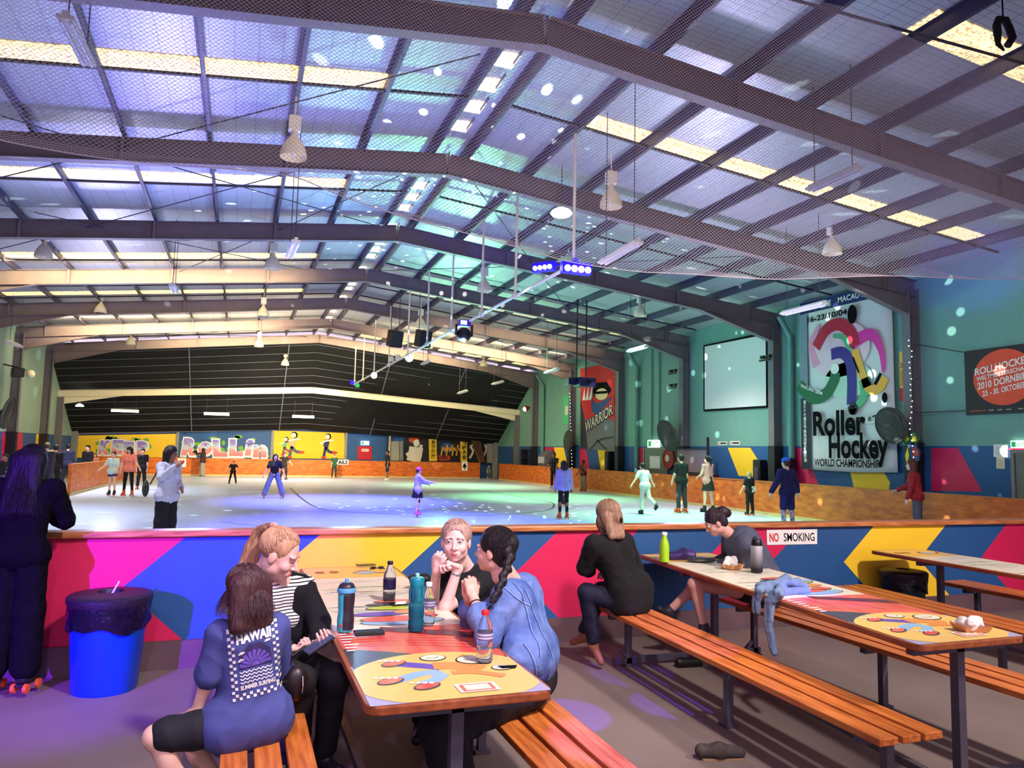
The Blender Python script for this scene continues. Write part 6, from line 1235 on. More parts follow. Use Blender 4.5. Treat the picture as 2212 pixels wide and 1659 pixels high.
# pushchair beside the left barrier end
E0 = empty('pushchair', (-5.75, 27.6, 0), 'black pushchair parked against the end of the left rink barrier', 'pushchair'); b = MB(); b.prism([(-6.1, 27.3, .55), (-6.1, 27.8, .5), (-6.1, 28.0, 1.35), (-6.1, 27.75, 1.4)], (.5, 0, 0)); b.build('seat', c_navy, E0, world=True)
b = MB()
for x in (-6.08, -5.62): b.tube([(x, 27.2, .15), (x, 27.5, .5), (x, 28.1, 1.15)], .018, 6); b.tube([(x, 27.95, .12), (x, 27.5, .55)], .018, 6)
b.tube([(-6.08, 28.1, 1.15), (-5.62, 28.1, 1.15)], .02, 6); b.build('frame', M_blk, E0, world=True)
for x, y in ((-6.08, 27.2), (-5.62, 27.2), (-6.08, 27.95), (-5.62, 27.95)): b = MB(); b.lathe((x, y, .12), [(.05, -.02), (.11, -.02), (.11, .02), (.05, .02)], 14, R=Matrix.Rotation(PI/2, 3, 'Y')); b.build('wheel', M_dark, E0, world=True)
b = MB(); b.box((-5.85, 27.5, .36), (.4, .5, .22)); b.build('basket', C('cream_basket', (214, 206, 150)), E0, world=True)

# ============================================================ the people round the tables
A = lambda x, y, Y: at(x, y, 'Y', Y)
def strands(E0, c, HR, u, n, m, style='down', to=(0, -.11, .05), tail=None, ln=.25, seed=1, r=.0019, spread=.03, face_gap=.30, drop=(0, 0, -1), side=0, name='hair_strands', shell=1.0):
    r_ = random.Random(seed); b = MB(); c = Vector(c); L = Vector(E0.location); AX = Vector((.089, .103, .094))*u*shell; O = Vector((0, -.020, .044))*u
    sp = lambda d: c+HR @ (Vector((d[0]*AX[0], d[1]*AX[1], d[2]*AX[2]))+O)
    T = Vector(to).normalized(); k = 0
    while k < n:
        d = Vector((r_.gauss(0, 1), r_.gauss(0, 1), r_.gauss(0, 1))).normalized()
        if (d.y > face_gap and d.z < .66) or d.z < -.55 or (style != 'down' and d.y > .10 and d.z < .42): continue
        k += 1; pts = []
        if style == 'down':
            a_ = math.atan2(d.x, d.y); th0 = math.acos(max(-1, min(1, d.z))); th1 = 1.9; q = max(th0, .05)
            if side: a_ += side*.2
            for i in range(6):
                th = q+(th1-q)*i/5 if q < th1 else q+.04*i; pts.append(sp((math.sin(th)*math.sin(a_), math.sin(th)*math.cos(a_), math.cos(th))))
            e = pts[-1]; out = (e-sp((0, 0, 0))); out.z = 0; out = out.normalized() if out.length > 1e-4 else Vector((0, 0, 0)); l = ln*u*r_.uniform(.82, 1.08)*(1-.25*max(0, d.y)); w = r_.uniform(-1, 1)*.014; w2 = r_.uniform(-1, 1)*.014
            for i in range(1, 6):
                t = i/5; pts.append(e+Vector(drop)*l*t+out*(.012*math.sin(t*3)+.010*r_.uniform(0, 1)*t+spread*t*t)+Vector((w*t*math.sin(t*5+w*300), w2*t, 0)))
        else:
            for i in range(7):
                t = i/6; v = (d*(1-t)+T*t+Vector((0, 0, .25*math.sin(t*PI)*(1 if d.z > 0 else 0)))).normalized(); pts.append(sp(v)*1.0)
            if tail:
                o = Vector((r_.gauss(0, 1), r_.gauss(0, 1), r_.gauss(0, 1))).normalized(); rr_ = r_.uniform(.2, 1)
                stop = r_.uniform(.7, 1)
                for i, (p, w) in enumerate(tail):
                    if i/(len(tail)-1) > stop+.01: break
                    pts.append(Vector(p)+o*w*rr_)
        q = len(pts); b.tube([p-L for p in pts], [r*u*(1-.75*max(0, (i/(q-1)-.35))/.65) for i in range(q)], 4, 0, cap=False)
    return b.build(name, m, E0, smooth=True)
def hair_cap(E0, c, HR, u, m, extra=(), h=.006, back=True, cut=(0, .080, -.030), cr=(.068, .066, .078), name='hair'):
    W = lambda x, y, z: tuple(Vector(c)+HR @ Vector((x*u, y*u, z*u)))
    P = [ell(W(0, -.020, .044), (.084*u, .098*u, .089*u), HR, .02)]
    if back: P += [ell(W(0, -.050, -.012), (.072*u, .060*u, .070*u), HR, .03)]
    P += list(extra)+[ell(W(*cut), tuple(q*u for q in cr), HR, .012, neg=True)]
    return grow(name, P, h, m, E0, fold=(.0022*u, (90, 90, 12)), seed=3)
def project(art, name, target, parent, off=.003, maxlen=.012):
    """lay a flat print on to the cloth of a garment"""
    import bmesh
    ob = target; V = [v.co+Vector(parent.location) for v in ob.data.vertices]; bvh = BVHTree.FromPolygons(V, [tuple(p.vertices) for p in ob.data.polygons])
    me = bpy.data.meshes.new(name); me.from_pydata(art.b.v, [], art.b.f); me.polygons.foreach_set('material_index', art.b.m); bm = bmesh.new(); bm.from_mesh(me); bmesh.ops.triangulate(bm, faces=bm.faces)
    for _ in range(5):
        es = [e for e in bm.edges if e.calc_length() > maxlen]
        if not es: break
        bmesh.ops.subdivide_edges(bm, edges=es, cuts=1); bmesh.ops.triangulate(bm, faces=[f for f in bm.faces if len(f.verts) > 3])
    N = art.N; dead = []
    for v in bm.verts:
        lay = (v.co-art.O).dot(N); h = bvh.ray_cast(v.co+N*.4, -N)
        if h[0] is None: dead.append(v)
        else: v.co = h[0]+N*(off+lay*.5)-Vector(parent.location)
    bmesh.ops.delete(bm, geom=dead, context='VERTS'); bm.to_mesh(me); bm.free(); return mesh_obj(name, me, art.mats, parent)
def sitter(u, hip, face, sh, head, hf, el, wr, kn, an, shw=.165, hupv=(0, 0, 1), ff=None):
    f = Vector(face).normalized(); r = f.cross(Vector((0, 0, 1))).normalized(); J = {'u': u, 'hip': Vector(hip)}; hip = Vector(hip); sh = Vector(sh); up = (sh-hip).normalized(); tf = up.cross(r)*-1
    sr = J.setdefault('sr', r)
    if tf.dot(f) < 0: tf = -tf
    J['tf'] = tf; J['hL'], J['hR'] = hip-r*.085*u, hip+r*.085*u; J['sL'], J['sR'] = sh-r*shw*u, sh+r*shw*u
    J['neck'] = sh+up*.045*u; J['head'] = Vector(head); J['HR'] = frame(hf, hupv)
    for i, n in enumerate('LR'): J['e'+n], J['w'+n], J['k'+n], J['a'+n] = Vector(el[i]), Vector(wr[i]), Vector(kn[i]), Vector(an[i]); J['d'+n] = (J['w'+n]-J['e'+n]).normalized(); J['f'+n] = Vector(ff[i]) if ff else f
    return J
def moved(o):
    return o
# --- standing woman leaning on the barrier
p = A(72, 1300, 6.05)
J = stand((p.x-.10, 6.02, 0), D(-12), 1.66, arms=((.10, .55), (.06, .55)), fore=((.75, 1.0), (.75, 1.0)), legs=((.03, .02), (.03, .02)), lean=.13, head=(.10, -.22), skate=.10, wide=1.02)
J['hem'] = .118
P1 = person('person', 'woman in black on roller skates leaning on the barrier at the left', J, top=('loose', mat('black_knit', (9, 8, 12), .95, nz=.2, ns=60, spec=.1)), bottom=('wide', mat('black_corduroy', (13, 12, 16), .95, nz=.3, ns=90, spec=.1)), feet=('quad', b_bk, w_or), h=.0085, fem=.3)
hp1 = mat('hair_very_dark', (15, 10, 12), .6, nz=.4, ns=9, stretch=(7, 7, 1), bump=.5, spec=.25); hair_cap(P1, J['head'], J['HR'], J['u'], hp1, [rod(J['head']+J['HR'] @ Vector((q*.06, -.06, 0)), J['head']+J['HR'] @ Vector((q*.085, -.12, -.10))+Vector((0, 0, -.26)), .060, .040, .04) for q in (-1, -.4, .4, 1)])
strands(P1, J['head'], J['HR'], J['u'], 700, hp1, 'down', ln=.40, spread=.05, r=.0018, seed=4, drop=(0, -.22, -1))
# --- girl in the printed tee, back to us
Y2 = 3.48
hipc = Vector((.10, 3.50, .535)); shc = A(537, 1362, 3.50); hd = A(525, 1275, 3.50)
J = sitter(.80, hipc, (-.34, .94, 0), shc, hd, (-.62, .72, -.12), [A(446, 1478, 3.48), A(612, 1480, 3.70)], [A(424, 1536, 3.50), A(560, 1520, 3.85)], [A(335, 1592, 3.45), A(400, 1585, 3.85)], [A(420, 1740, 3.45), A(474, 1690, 3.80)], shw=.150, ff=[(-.8, .3, 0), (-.6, .5, 0)])
J['foldt'] = .005; J['hem'] = .115; b_ = J['tf']
J['topx'] = [rod(J['hL']+Vector((-.03, 0, .0)), J['hR']+Vector((0, 0, .01)), .118, None, .05), rod(A(478, 1568, 3.45), A(585, 1540, 3.47), .055, None, .05), rod(J['sL'], mid(J['sL'], J['eL'], .80), .050, .060, .012), rod(J['sR'], mid(J['sR'], J['eR'], .8), .05, .052, .02)]
for n, sd in (('L', 1), ('R', -1)): J['hand'+n] = dict(f=(-.8, .2, -.3), n=(0, 0, -1), curl=.3)
T_tee = mat('faded_indigo_tee', (76, 84, 150), .85, nz=.3, ns=5, bump=.1)
P2 = person('person', 'girl with brown hair in a faded blue HAWAII tee sitting with her back turned', J, skin=SK2, top=('tee', T_tee), bottom=('shorts', mat('black_bike_shorts', (22, 22, 32), .8, nz=.1)), feet=('shoe', mat('black_sock_shoe', (24, 22, 32), .8, nz=.1)), h=.006)
hair_cap(P2, J['head'], J['HR'], J['u']*1.06, hairmat('chestnut', (78, 44, 48)), [rod(J['head']+J['HR'] @ Vector((q*.055, -.045, .02)), J['head']+J['HR'] @ Vector((q*.075, -.055, -.05))+Vector((0, -.02, -.085)), .050, .034, .03) for q in (-1, -.4, .4, 1)])
strands(P2, J['head'], J['HR'], J['u']*1.06, 800, MC['hair_chestnut'], 'down', ln=.125, spread=.035, r=.0018, seed=8, drop=(0, -.16, -1))
tee = [o for o in P2.children if o.name.startswith('top')][0]
O = A(502, 1526, 3.30); X = (A(617, 1500, 3.30)-O); Yv = A(513, 1352, 3.34)-O; w, h = X.length, Yv.length
a = Art(O, X, (Yv-X*(Yv.dot(X)/X.dot(X))), None, step=.0012)
if a.N.y > 0: a.N = -a.N
PW, PD, PU = mat('cream_tee_print', (236, 232, 226), .8, nz=.1, ns=40), mat('indigo_tee_print', (52, 44, 92), .8), mat('violet_tee_print', (110, 84, 190), .8, nz=.2, ns=30)
cs = w/15
for i in range(15):
    for j in range(2):
        if (i+j) % 2 == 0:
            for y0 in (0, h-2*cs): a.rect(i*cs, y0+j*cs, (i+.86)*cs, y0+(j+.86)*cs, PW, 1)
for i in range(2, int(h/cs)-1):
    for j in range(2):
        if (i+j) % 2 == 0:
            for x0 in (0, w-2*cs): a.rect(x0+j*cs, i*cs, x0+(j+.86)*cs, (i+.86)*cs, PW, 1)
a.text('HAWAII', w*.17, h*.73, h*.125, PW, 1, .05, width=w*.68, slope=.04); a.text('SUMMER SURFING', w*.17, h*.125, h*.055, PW, 1, .04, width=w*.68)
for k in range(4): a.curve([(w*(.18+.045*i), h*(.215+.045*k)+.0035*(-1)**i) for i in range(15)], h*.014, PW, 1, 2)
a.poly([(w*.18, h*.40), (w*.82, h*.40), (w*.80, h*.60), (w*.62, h*.70), (w*.40, h*.70), (w*.22, h*.58)], PD, 1)
for k in range(9):
    t = PI*(k+.5)/9; a.curve([(w*.5+w*.10*math.cos(t), h*.41+w*.10*math.sin(t)), (w*.5+w*.20*math.cos(t+.08), h*.41+w*.20*math.sin(t+.08)), (w*.5+w*.31*math.cos(t), h*.41+w*.31*math.sin(t))], [w*.025, w*.075], PU, 2, 4)
a.poly([(w*.5+w*.085*math.cos(PI*i/12), h*.41+w*.085*math.sin(PI*i/12)) for i in range(13)], PU, 3)
for x, y in ((.18, .58), (.16, .49), (.70, .68)): a.poly([(w*x, h*y), (w*(x+.10), h*(y+.012)), (w*(x+.14), h*(y+.035)), (w*(x+.06), h*(y+.045)), (w*(x+.02), h*(y+.03))], PW, 2)
project(a, 'printed_artwork', tee, P2)
# --- blonde woman with a high ponytail looking down at a phone
hipc = Vector((.20, 4.42, .55)); shc = A(604, 1274, 4.30); hd = A(603, 1200, 4.20)
J = sitter(.95, hipc, (.42, -.90, 0), shc, hd, (.84, -.34, -.46), [A(690, 1345, 4.22), A(566, 1385, 4.22)], [A(692, 1383, 4.02), A(622, 1402, 4.02)], [A(722, 1468, 3.90), A(650, 1470, 3.80)], [A(700, 1625, 4.0), A(640, 1640, 3.95)], shw=.150, ff=[(.5, -.8, 0), (.5, -.8, 0)])
J['handR'] = dict(f=(.85, -.2, .02), n=(0, .2, 1), curl=1.0, side=-1); J['handL'] = dict(f=(.10, -.60, .12), n=(-.3, -.1, 1), curl=.7, side=1); J['look'] = (0, -.45); J['foldt'] = .004; J['hu'] = 1.08
c_, J['handR'], J['handL'] = 0, J['handR'], J['handL']
stripe = mat('striped_tee', (238, 232, 230), .8, band=(2, .0165, .36, (26, 20, 30)))
P3 = person('person', 'blonde woman with a high ponytail, striped top and black cardigan looking down at her phone', J, skin=S(238, 188, 176)[:3], top=('vest', stripe), bottom=('trousers', mat('black_ripped_jeans', (16, 13, 20), .8, nz=.2, ns=30)), feet=('shoe', b_bk), h=.0055, fem=1)
u = J['u']; P = []
for n, q in (('L', 1), ('R', -1)):
    P += [rod(J['s'+n], J['e'+n], .068*u, .060*u, .03), rod(J['e'+n], mid(J['e'+n], J['w'+n], .93), .060*u, .046*u, .02)]
    c0, c1 = mid(J['sL'], J['sR'], .5), mid(J['hL'], J['hR'], .5); a0 = c0+(J['s'+n]-c0)*.78; a1 = c1+(J['h'+n]-c1)*1.35
    a0 = c0+(J['s'+n]-c0)*.80-Vector((0, 0, .02)); a1 = c1+(J['h'+n]-c1)*1.30
    P += [rod(a0+J['tf']*.030, mid(a0, a1, .5)+J['tf']*.055, .066*u, .075*u, .02), rod(mid(a0, a1, .5)+J['tf']*.055, a1+J['tf']*.06+Vector((0, 0, .02)), .075*u, .085*u, .02), rod(c0-J['tf']*.05+(J['s'+n]-c0)*.40, c1-J['tf']*.06+(J['h'+n]-c1)*.6, .09*u, .115*u, .04), rod(c0+(J['s'+n]-c0)*.45-J['tf']*.02, J['s'+n], .058*u, .064*u, .03)]
P += [rod(c0+(J['sL']-c0)*.55+J['tf']*.068, mid(c0+(J['sL']-c0)*.55, c1+(J['hL']-c1)*.7, .5)+J['tf']*.105, .050*u, .062*u, .02), rod(mid(c0+(J['sL']-c0)*.55, c1+(J['hL']-c1)*.7, .5)+J['tf']*.105, c1+(J['hL']-c1)*.7+J['tf']*.10, .062*u, .06*u, .02)]
grow('cardigan', P, .006, mat('black_cardigan', (12, 11, 20), .9, nz=.2, ns=50), P3, fold=(.004, (12, 12, 8)))
HRm = J['HR']; u = J['hu']; hb_ = hairmat('honey_blonde', (216, 164, 128)); W = lambda x, y, z: J['head']+HRm @ Vector((x*u, y*u, z*u))
pk = W(0, -.095, .112); tail = [(pk, .014), (pk+(A(570, 1142, 4.30)-pk)*.6, .026), (A(560, 1150, 4.32), .036), (A(546, 1185, 4.34), .050), (A(534, 1225, 4.34), .056), (A(526, 1258, 4.34), .052), (A(520, 1290, 4.34), .040)]
hair_cap(P3, J['head'], HRm, u, hb_, [rod(tail[i][0], tail[i+1][0], tail[i][1]*.8+.004, tail[i+1][1]*.75, .012) for i in range(len(tail)-1)], back=False, cut=(0, .104, .008), cr=(.090, .080, .102))
strands(P3, J['head'], HRm, u, 800, hb_, 'pull', to=(0, -.088, .085), tail=tail, r=.0016, seed=11, face_gap=.30, shell=1.0)
b = MB(); b.lathe(pk-Vector(P3.location), [(.014, -.006), (.019, 0), (.014, .006)], 14, R=frame((0, 0, 1), (0, 1, 0))); b.build('hair_tie', mat('pink_hair_tie', (246, 180, 190), .5), P3, smooth=True)
b = MB(); p = A(688, 1392, 3.90); R_ = Matrix.Rotation(.35, 3, 'Z') @ Matrix.Rotation(-.45, 3, 'Y') @ Matrix.Rotation(.15, 3, 'X'); b.box((0, 0, 0), (.155, .078, .009), R=R_); o = b.build('mobile_phone', M_blk, bevel=.004); o.location = p; tag(o, 'phone held in both hands by the blonde woman in stripes', 'phone')
bb = MB(); bb.box(R_ @ Vector((0, 0, .0050)), (.143, .068, .0008), R=R_); bb.build('screen', mat('phone_screen', (30, 30, 60), .1, emit=.15, ecol=(150, 160, 230)), o)
b = MB(); b.sph((0, 0, 0), (.06, .05, .08), n=18); b.tube([(-.03, 0, .05), (-.02, -.03, .13), (.04, .0, .16)], .006, 6); o = b.build('handbag', mat('brown_black_leather', (36, 24, 24), .4, nz=.2), smooth=True); o.location = A(637, 1475, 3.62); tag(o, 'dark leather bag between the girl and the blonde woman', 'bag'); bb = MB(); bb.tube([(.03, -.045, .04), (.032, -.052, .0), (.03, -.05, -.03)], .004, 6); bb.build('chain', mat('silver_chain', (220, 220, 220), .2, 1), o)
# --- blonde woman with hands at her mouth, facing us
hipc = Vector((1.40, 4.78, .55)); shc = A(1008, 1246, 4.70); hd = A(985, 1172, 4.58)
J = sitter(1.02, hipc, (-.42, -.90, 0), shc, hd, (-.36, -.93, -.02), [A(962, 1312, 4.42), A(935, 1300, 4.70)], [A(989, 1228, 4.42), A(943, 1232, 4.50)], [Vector((1.25, 4.3, .58)), Vector((1.15, 4.5, .58))], [Vector((1.25, 4.35, .1)), Vector((1.1, 4.5, .1))], shw=.150)
J['handL'] = dict(f=(-.85, -.1, .35), n=(.15, -.35, -1), curl=1.05, side=-1, thumb=.5); J['handR'] = dict(f=(.1, -.2, 1), n=(.75, .5, .1), curl=1.25, side=1)
J['look'] = (.12, .02); J['foldt'] = .004; J['hu'] = 1.08
P4 = person('person', 'blonde woman in a black tee resting her mouth on her hands, facing us', J, skin=S(244, 196, 186)[:3], top=('tee', mat('black_cotton', (14, 12, 20), .85, nz=.1)), bottom=('trousers', c_blk), feet=('shoe', b_bk), h=.0048, fem=1)
hb2 = hairmat('ash_blonde', (206, 164, 150)); hair_cap(P4, J['head'], J['HR'], J['hu']*1.02, hb2, [rod(J['head']+J['HR'] @ Vector((.02, -.09, .0)), J['head']+J['HR'] @ Vector((.05, -.10, -.16)), .045, .025, .03)], h=.005, cut=(0, .098, -.004), cr=(.076, .066, .094))
strands(P4, J['head'], J['HR'], J['hu'], 700, hb2, 'pull', to=(0, -.1, .05), r=.0015, seed=5, face_gap=.38, shell=1.01)
b = MB(); wv = J['wL']; d = J['dL']; R_ = frame(d); ww = wv-d*.035-Vector(P4.location); b.lathe(ww, [(.0285, -.010), (.0300, -.008), (.0300, .008), (.0285, .010)], 22, R=frame((1, 0, 0), d)); b.build('wrist_watch_band', mat('silver_link', (214, 206, 214), .3, .8), P4, smooth=True)
# --- woman in the denim jacket with a long dark plait
hipc = Vector((1.43, 3.60, .56)); shc = A(1114, 1280, 3.74); hd = A(1068, 1192, 3.74)
J = sitter(.95, hipc, (-.80, .60, 0), shc, hd, (-.74, .66, .0), [A(1054, 1378, 3.55), A(1020, 1345, 3.98)], [A(1022, 1288, 3.74), A(1012, 1290, 3.84)], [A(955, 1575, 3.30), A(975, 1525, 3.70)], [A(1000, 1770, 3.22), A(985, 1690, 3.66)], shw=.175, ff=[(-.7, .5, 0), (-.6, .6, 0)])
J['handL'] = dict(f=(-.15, .30, 1), n=(-.2, .9, -.2), curl=1.15, side=-1, spread=.25); J['handR'] = dict(f=(-.05, .1, 1), n=(.1, -.9, -.1), curl=1.15, side=1, spread=.25); J['foldt'] = .003
P5 = person('person', 'woman with a long dark plait and blue denim jacket clasping her hands, back turned', J, skin=S(230, 180, 158)[:3], top=('crop', mat('black_patterned_top', (16, 14, 18), .9, nz=.3, ns=60, col2=(34, 30, 34))), bottom=('wide', mat('black_jeans', (14, 11, 22), .8, nz=.15, ns=20)), feet=('shoe', b_wh), h=.0055, fem=.6)
u = J['u']; P += []; DEN = mat('blue_denim', (64, 90, 156), .9, nz=.35, ns=9, bump=.8, col2=(118, 142, 200)); P = []
for n in 'LR': P += [rod(J['s'+n], J['e'+n], .070*u, .062*u, .02), rod(J['e'+n], mid(J['e'+n], J['w'+n], .48), .062*u, .056*u, .02), rod(mid(J['e'+n], J['w'+n], .40), mid(J['e'+n], J['w'+n], .52), .064*u, .070*u, .004)]
Jj = dict(J); Jj['hL'], Jj['hR'] = J['hL']+Vector((0, 0, .09)), J['hR']+Vector((0, 0, .09)); P += [dict(p, ra=p['ra']+.022*u, rb=p['rb']+.022*u) if p['t'] == 'c' else p for p in torso(Jj, 0, .05, u, 0, low=False)]
P += [rod(J['hL']+Vector((0, 0, .14))-J['sr']*.04, J['hR']+Vector((0, 0, .14))+J['sr']*.03, .122*u, None, .04), rod(J['hL']+Vector((0, 0, .12)), J['hR']+Vector((0, 0, .12)), .128*u, None, .01)]
nk = J['neck']; 
for k in range(9): t = PI*2*k/9; P += [rod(nk+Vector((.075*math.cos(t), .075*math.sin(t), -.02)), nk+Vector((.088*math.cos(t), .088*math.sin(t), .015)), .016, .012, .02)]
P += [dict(t='e', c=tuple(nk+J['tf']*.10+Vector((0, 0, .05))), r=(.09, .11, .10), R=None, k=.01, neg=True)]
grow('jacket_waistband', [rod(J['hL']+Vector((0, 0, .105)), J['hR']+Vector((0, 0, .105)), .1315*u, None, .01)], .0055, mat('dark_denim_band', (56, 78, 150), .9, nz=.3, ns=30, bump=.5), P5)
grow('denim_jacket', P, .0055, DEN, P5, fold=(.0045, (30, 30, 18)), seed=4)
jk = [o for o in P5.children if o.name.startswith('denim_jacket')][0]
O = A(1060, 1400, 3.55); a = Art(O, A(1160, 1400, 3.62)-O, (0, 0, 1), None, step=.001)
if a.N.y > 0: a.N = -a.N
q_ = lambda px: tuple((lambda p: ((p-a.O).dot(a.X), (p-a.O).dot(a.Y)))(A(px[0], px[1], 3.57)))
seam = mat('denim_seam', (60, 82, 150), .9, nz=.2, ns=60); seam2 = mat('pale_denim_wear', (190, 202, 236), .9, nz=.3, ns=60)
for L_ in [[(1132, 1250), (1140, 1300), (1136, 1350), (1120, 1392)], [(1100, 1262), (1118, 1282), (1152, 1296)], [(1085, 1440), (1120, 1436), (1166, 1418)], [(1090, 1454), (1125, 1450), (1172, 1432)], [(1152, 1262), (1162, 1330), (1168, 1400)], [(1098, 1372), (1104, 1410), (1108, 1436)]]:
    a.curve([q_(p) for p in L_], .0035, seam, 1); a.curve([(q_(p)[0]+.005, q_(p)[1]) for p in L_], .0022, seam2, 2)
project(a, 'stitched_seams', jk, P5)
hbk = hairmat('raven', (30, 18, 26)); W = lambda x, y, z: J['head']+J['HR'] @ Vector((x*u, y*u, z*u))
path = [A(1098, 1185, 3.62), A(1100, 1210, 3.60), A(1092, 1236, 3.58), A(1082, 1262, 3.56), A(1072, 1284, 3.54), A(1062, 1300, 3.53)]; ex = []
for i in range(len(path)-1):
    for k in range(2):
        t = (k+.5)/2; c = path[i]*(1-t)+path[i+1]*t; q = 1 if (i*2+k) % 2 else -1; w_ = max(.024-.0012*(i*2+k), .012); ex += [ell(c+Vector((q*.009, 0, 0)), (w_*1.15, w_, w_*.85), Matrix.Rotation(q*.6, 3, 'Y'), .004)]
    ex += [rod(path[i], path[i+1], .018-.002*i, None, .01)]
ex += [ell(W(.02, -.085, .05), (.05*u, .045*u, .055*u), J['HR'], .01)]
hair_cap(P5, J['head'], J['HR'], u*1.04, hbk, ex, h=.0055)
strands(P5, J['head'], J['HR'], u*1.04, 600, hbk, 'pull', to=(.12, -.1, .03), r=.0016, seed=9, face_gap=.45)
b = MB(); w0 = J['wL']-J['dL']*.045-Vector(P5.location); b.lathe(w0, [(.0300, -.003), (.0315, 0), (.0300, .003)], 20, R=frame((1, 0, 0), J['dL'])); b.build('bracelet', M_blk, P5, smooth=True)
# --- blonde woman in black seen from behind at the second table
hipc = Vector((3.0, 5.42, .55)); shc = A(1316, 1172, 5.42); hd = A(1312, 1116, 5.44)
J = sitter(.93, hipc, (-.30, .95, 0), shc, hd, (-.25, .95, -.22), [A(1264, 1225, 5.50), A(1372, 1225, 5.55)], [A(1272, 1232, 5.66), A(1320, 1235, 5.75)], [A(1268, 1280, 5.52), A(1300, 1275, 5.80)], [A(1282, 1385, 5.55), A(1262, 1366, 5.75)], shw=.185, ff=[(.2, -.3, -.5), (-.4, .6, -.3)])
J['hem'] = .118; J['topx'] = [rod(J['hL']+Vector((0, 0, .10)), J['hR']+Vector((0, 0, .10)), .130, None, .05)]
J['handL'] = dict(f=(.5, .6, .2), n=(.5, .2, -.3), curl=.9)
P6 = person('person', 'woman in loose black clothes with clipped blonde hair seated at the bench end', J, skin=SK2, top=('loose', mat('black_jumper', (14, 11, 16), .95, nz=.2, ns=40)), bottom=('trousers', mat('dark_navy_jeans', (18, 18, 44), .85, nz=.2, ns=20)), feet=('shoe', mat('tan_shoe', (150, 88, 60), .5, nz=.1)), h=.0065, fem=.3)
hb3 = hairmat('dark_blonde', (160, 122, 96)); hair_cap(P6, J['head'], J['HR'], J['u']*1.10, hb3, [rod(J['head']+J['HR'] @ Vector((q*.05, -.05, -.01)), J['head']+J['HR'] @ Vector((q*.050, -.095, -.06))+Vector((0, 0, -.10)), .050, .032, .03) for q in (-1, 0, 1)])
strands(P6, J['head'], J['HR'], J['u']*1.11, 700, hb3, 'down', ln=.15, spread=-.045, r=.0018, seed=12); b = MB(); b.sph(J['head']+J['HR'] @ Vector((0.03, -.125, -.045))-Vector(P6.location), (.012, .01, .026)); b.build('hair_clip', mat('dark_claw_clip', (30, 16, 20), .25), P6, smooth=True)
# --- dark-haired woman in a grey top bent forward behind the second table
hipc = Vector((4.30, 5.42, .55)); shc = A(1592, 1170, 5.45); hd = A(1546, 1130, 5.50)
J = sitter(.92, hipc, (-.95, .25, 0), shc, hd, (-.80, .30, -.55), [A(1590, 1212, 5.50), A(1575, 1205, 5.85)], [A(1560, 1222, 5.66), A(1545, 1218, 5.95)], [A(1500, 1262, 5.28), A(1512, 1258, 5.52)], [A(1520, 1352, 5.25), A(1448, 1318, 5.62)], shw=.175, ff=[(-.8, 0, -.2), (-.8, 0, .5)])
J['hem'] = .118; J['topx'] = [rod(shc+Vector((.05, -.03, .0)), hipc+Vector((0, 0, .16)), .135, .13, .06)]
P7 = person('person', 'woman with dark tied hair and a slate grey top bent forward with crossed bare legs', J, skin=S(206, 150, 138)[:3], top=('hood', mat('slate_top', (76, 78, 98), .85, nz=.15, ns=20)), bottom=('minishorts', c_blk), feet=('shoe', mat('black_white_trainer', (40, 34, 44), .6, nz=.3, ns=20)), h=.0065, fem=.5)
hb4 = hairmat('dark_plum', (44, 20, 34)); hair_cap(P7, J['head'], J['HR'], J['u'], hb4, [ell(J['head']+J['HR'] @ Vector((0, -.10, .05)), (.052, .055, .05), None, .01), ell(J['head']+J['HR'] @ Vector((.02, -.13, .02)), (.04, .04, .04), None, .01)])
strands(P7, J['head'], J['HR'], J['u'], 300, hb4, 'pull', to=(0, -.1, .05), r=.0021, seed=2, face_gap=.5)

# --- clothes, food trays and oddments
def lump(name, label, cat, prims, m, h=.006, fold=(.008, (20, 20, 14)), seed=1, parts=()):
    ps = [Vector(p.get('a') or p['c']) for p in prims]; c = sum(ps, Vector())/len(ps); E0 = empty(name, c, label, cat); grow('cloth' if cat != 'bag' else 'bag_body', prims, h, m, E0, fold=fold, seed=seed); return E0
def sheet(p, w=.02, seed=0): return p
hp = lambda x, y, z=.80: at(x, y, 'Z', z)
Pz = [rod(hp(1640, 1268), hp(1725, 1258), .026, .032, .012), rod(hp(1655, 1276), hp(1700, 1248), .028, .030, .012), rod(hp(1690, 1280), hp(1742, 1276), .028, .024, .012), rod(hp(1700, 1262, .83), hp(1738, 1268, .82), .022, .026, .01), rod(hp(1660, 1262, .83), hp(1712, 1258, .845), .02, .024, .01)]
e1 = hp(1655, 1285, .80)
def X3(x, y): return at(x, y, 'X', e1.x-.035)
g1 = [X3(1640, 1275), X3(1632, 1300), X3(1634, 1322)]; g2 = [at(1680, 1282, 'X', e1.x-.02), at(1662, 1300, 'X', e1.x-.045), at(1660, 1350, 'X', e1.x-.055), at(1672, 1410, 'X', e1.x-.06)]
Pz += [rod(hp(1650, 1268), g1[0], .030, .024, .03)]+[rod(a_+q, b_+q, .017, .015, .008) for a_, b_ in zip(g1, g1[1:]) for q in (Vector((0, -.02, 0)), Vector((0, .015, 0)))]+[rod(hp(1690, 1268), g2[0], .032, .026, .02)]+[rod(a_+q*(1-.25*i), b_+q*(.8-.25*i), .021-.002*i, .019-.002*i, .008) for i, (a_, b_) in enumerate(zip(g2, g2[1:])) for q in (Vector((0, -.028, 0)), Vector((.004, 0, 0)), Vector((0, .028, 0)))]
lump('hoodie', 'blue-grey hoodie slung over the second table with a sleeve hanging down', 'hoodie', Pz, mat('blue_grey_fleece', (112, 134, 170), .9, nz=.2, ns=8, bump=.2), h=.005, fold=(.005, (48, 48, 26)))
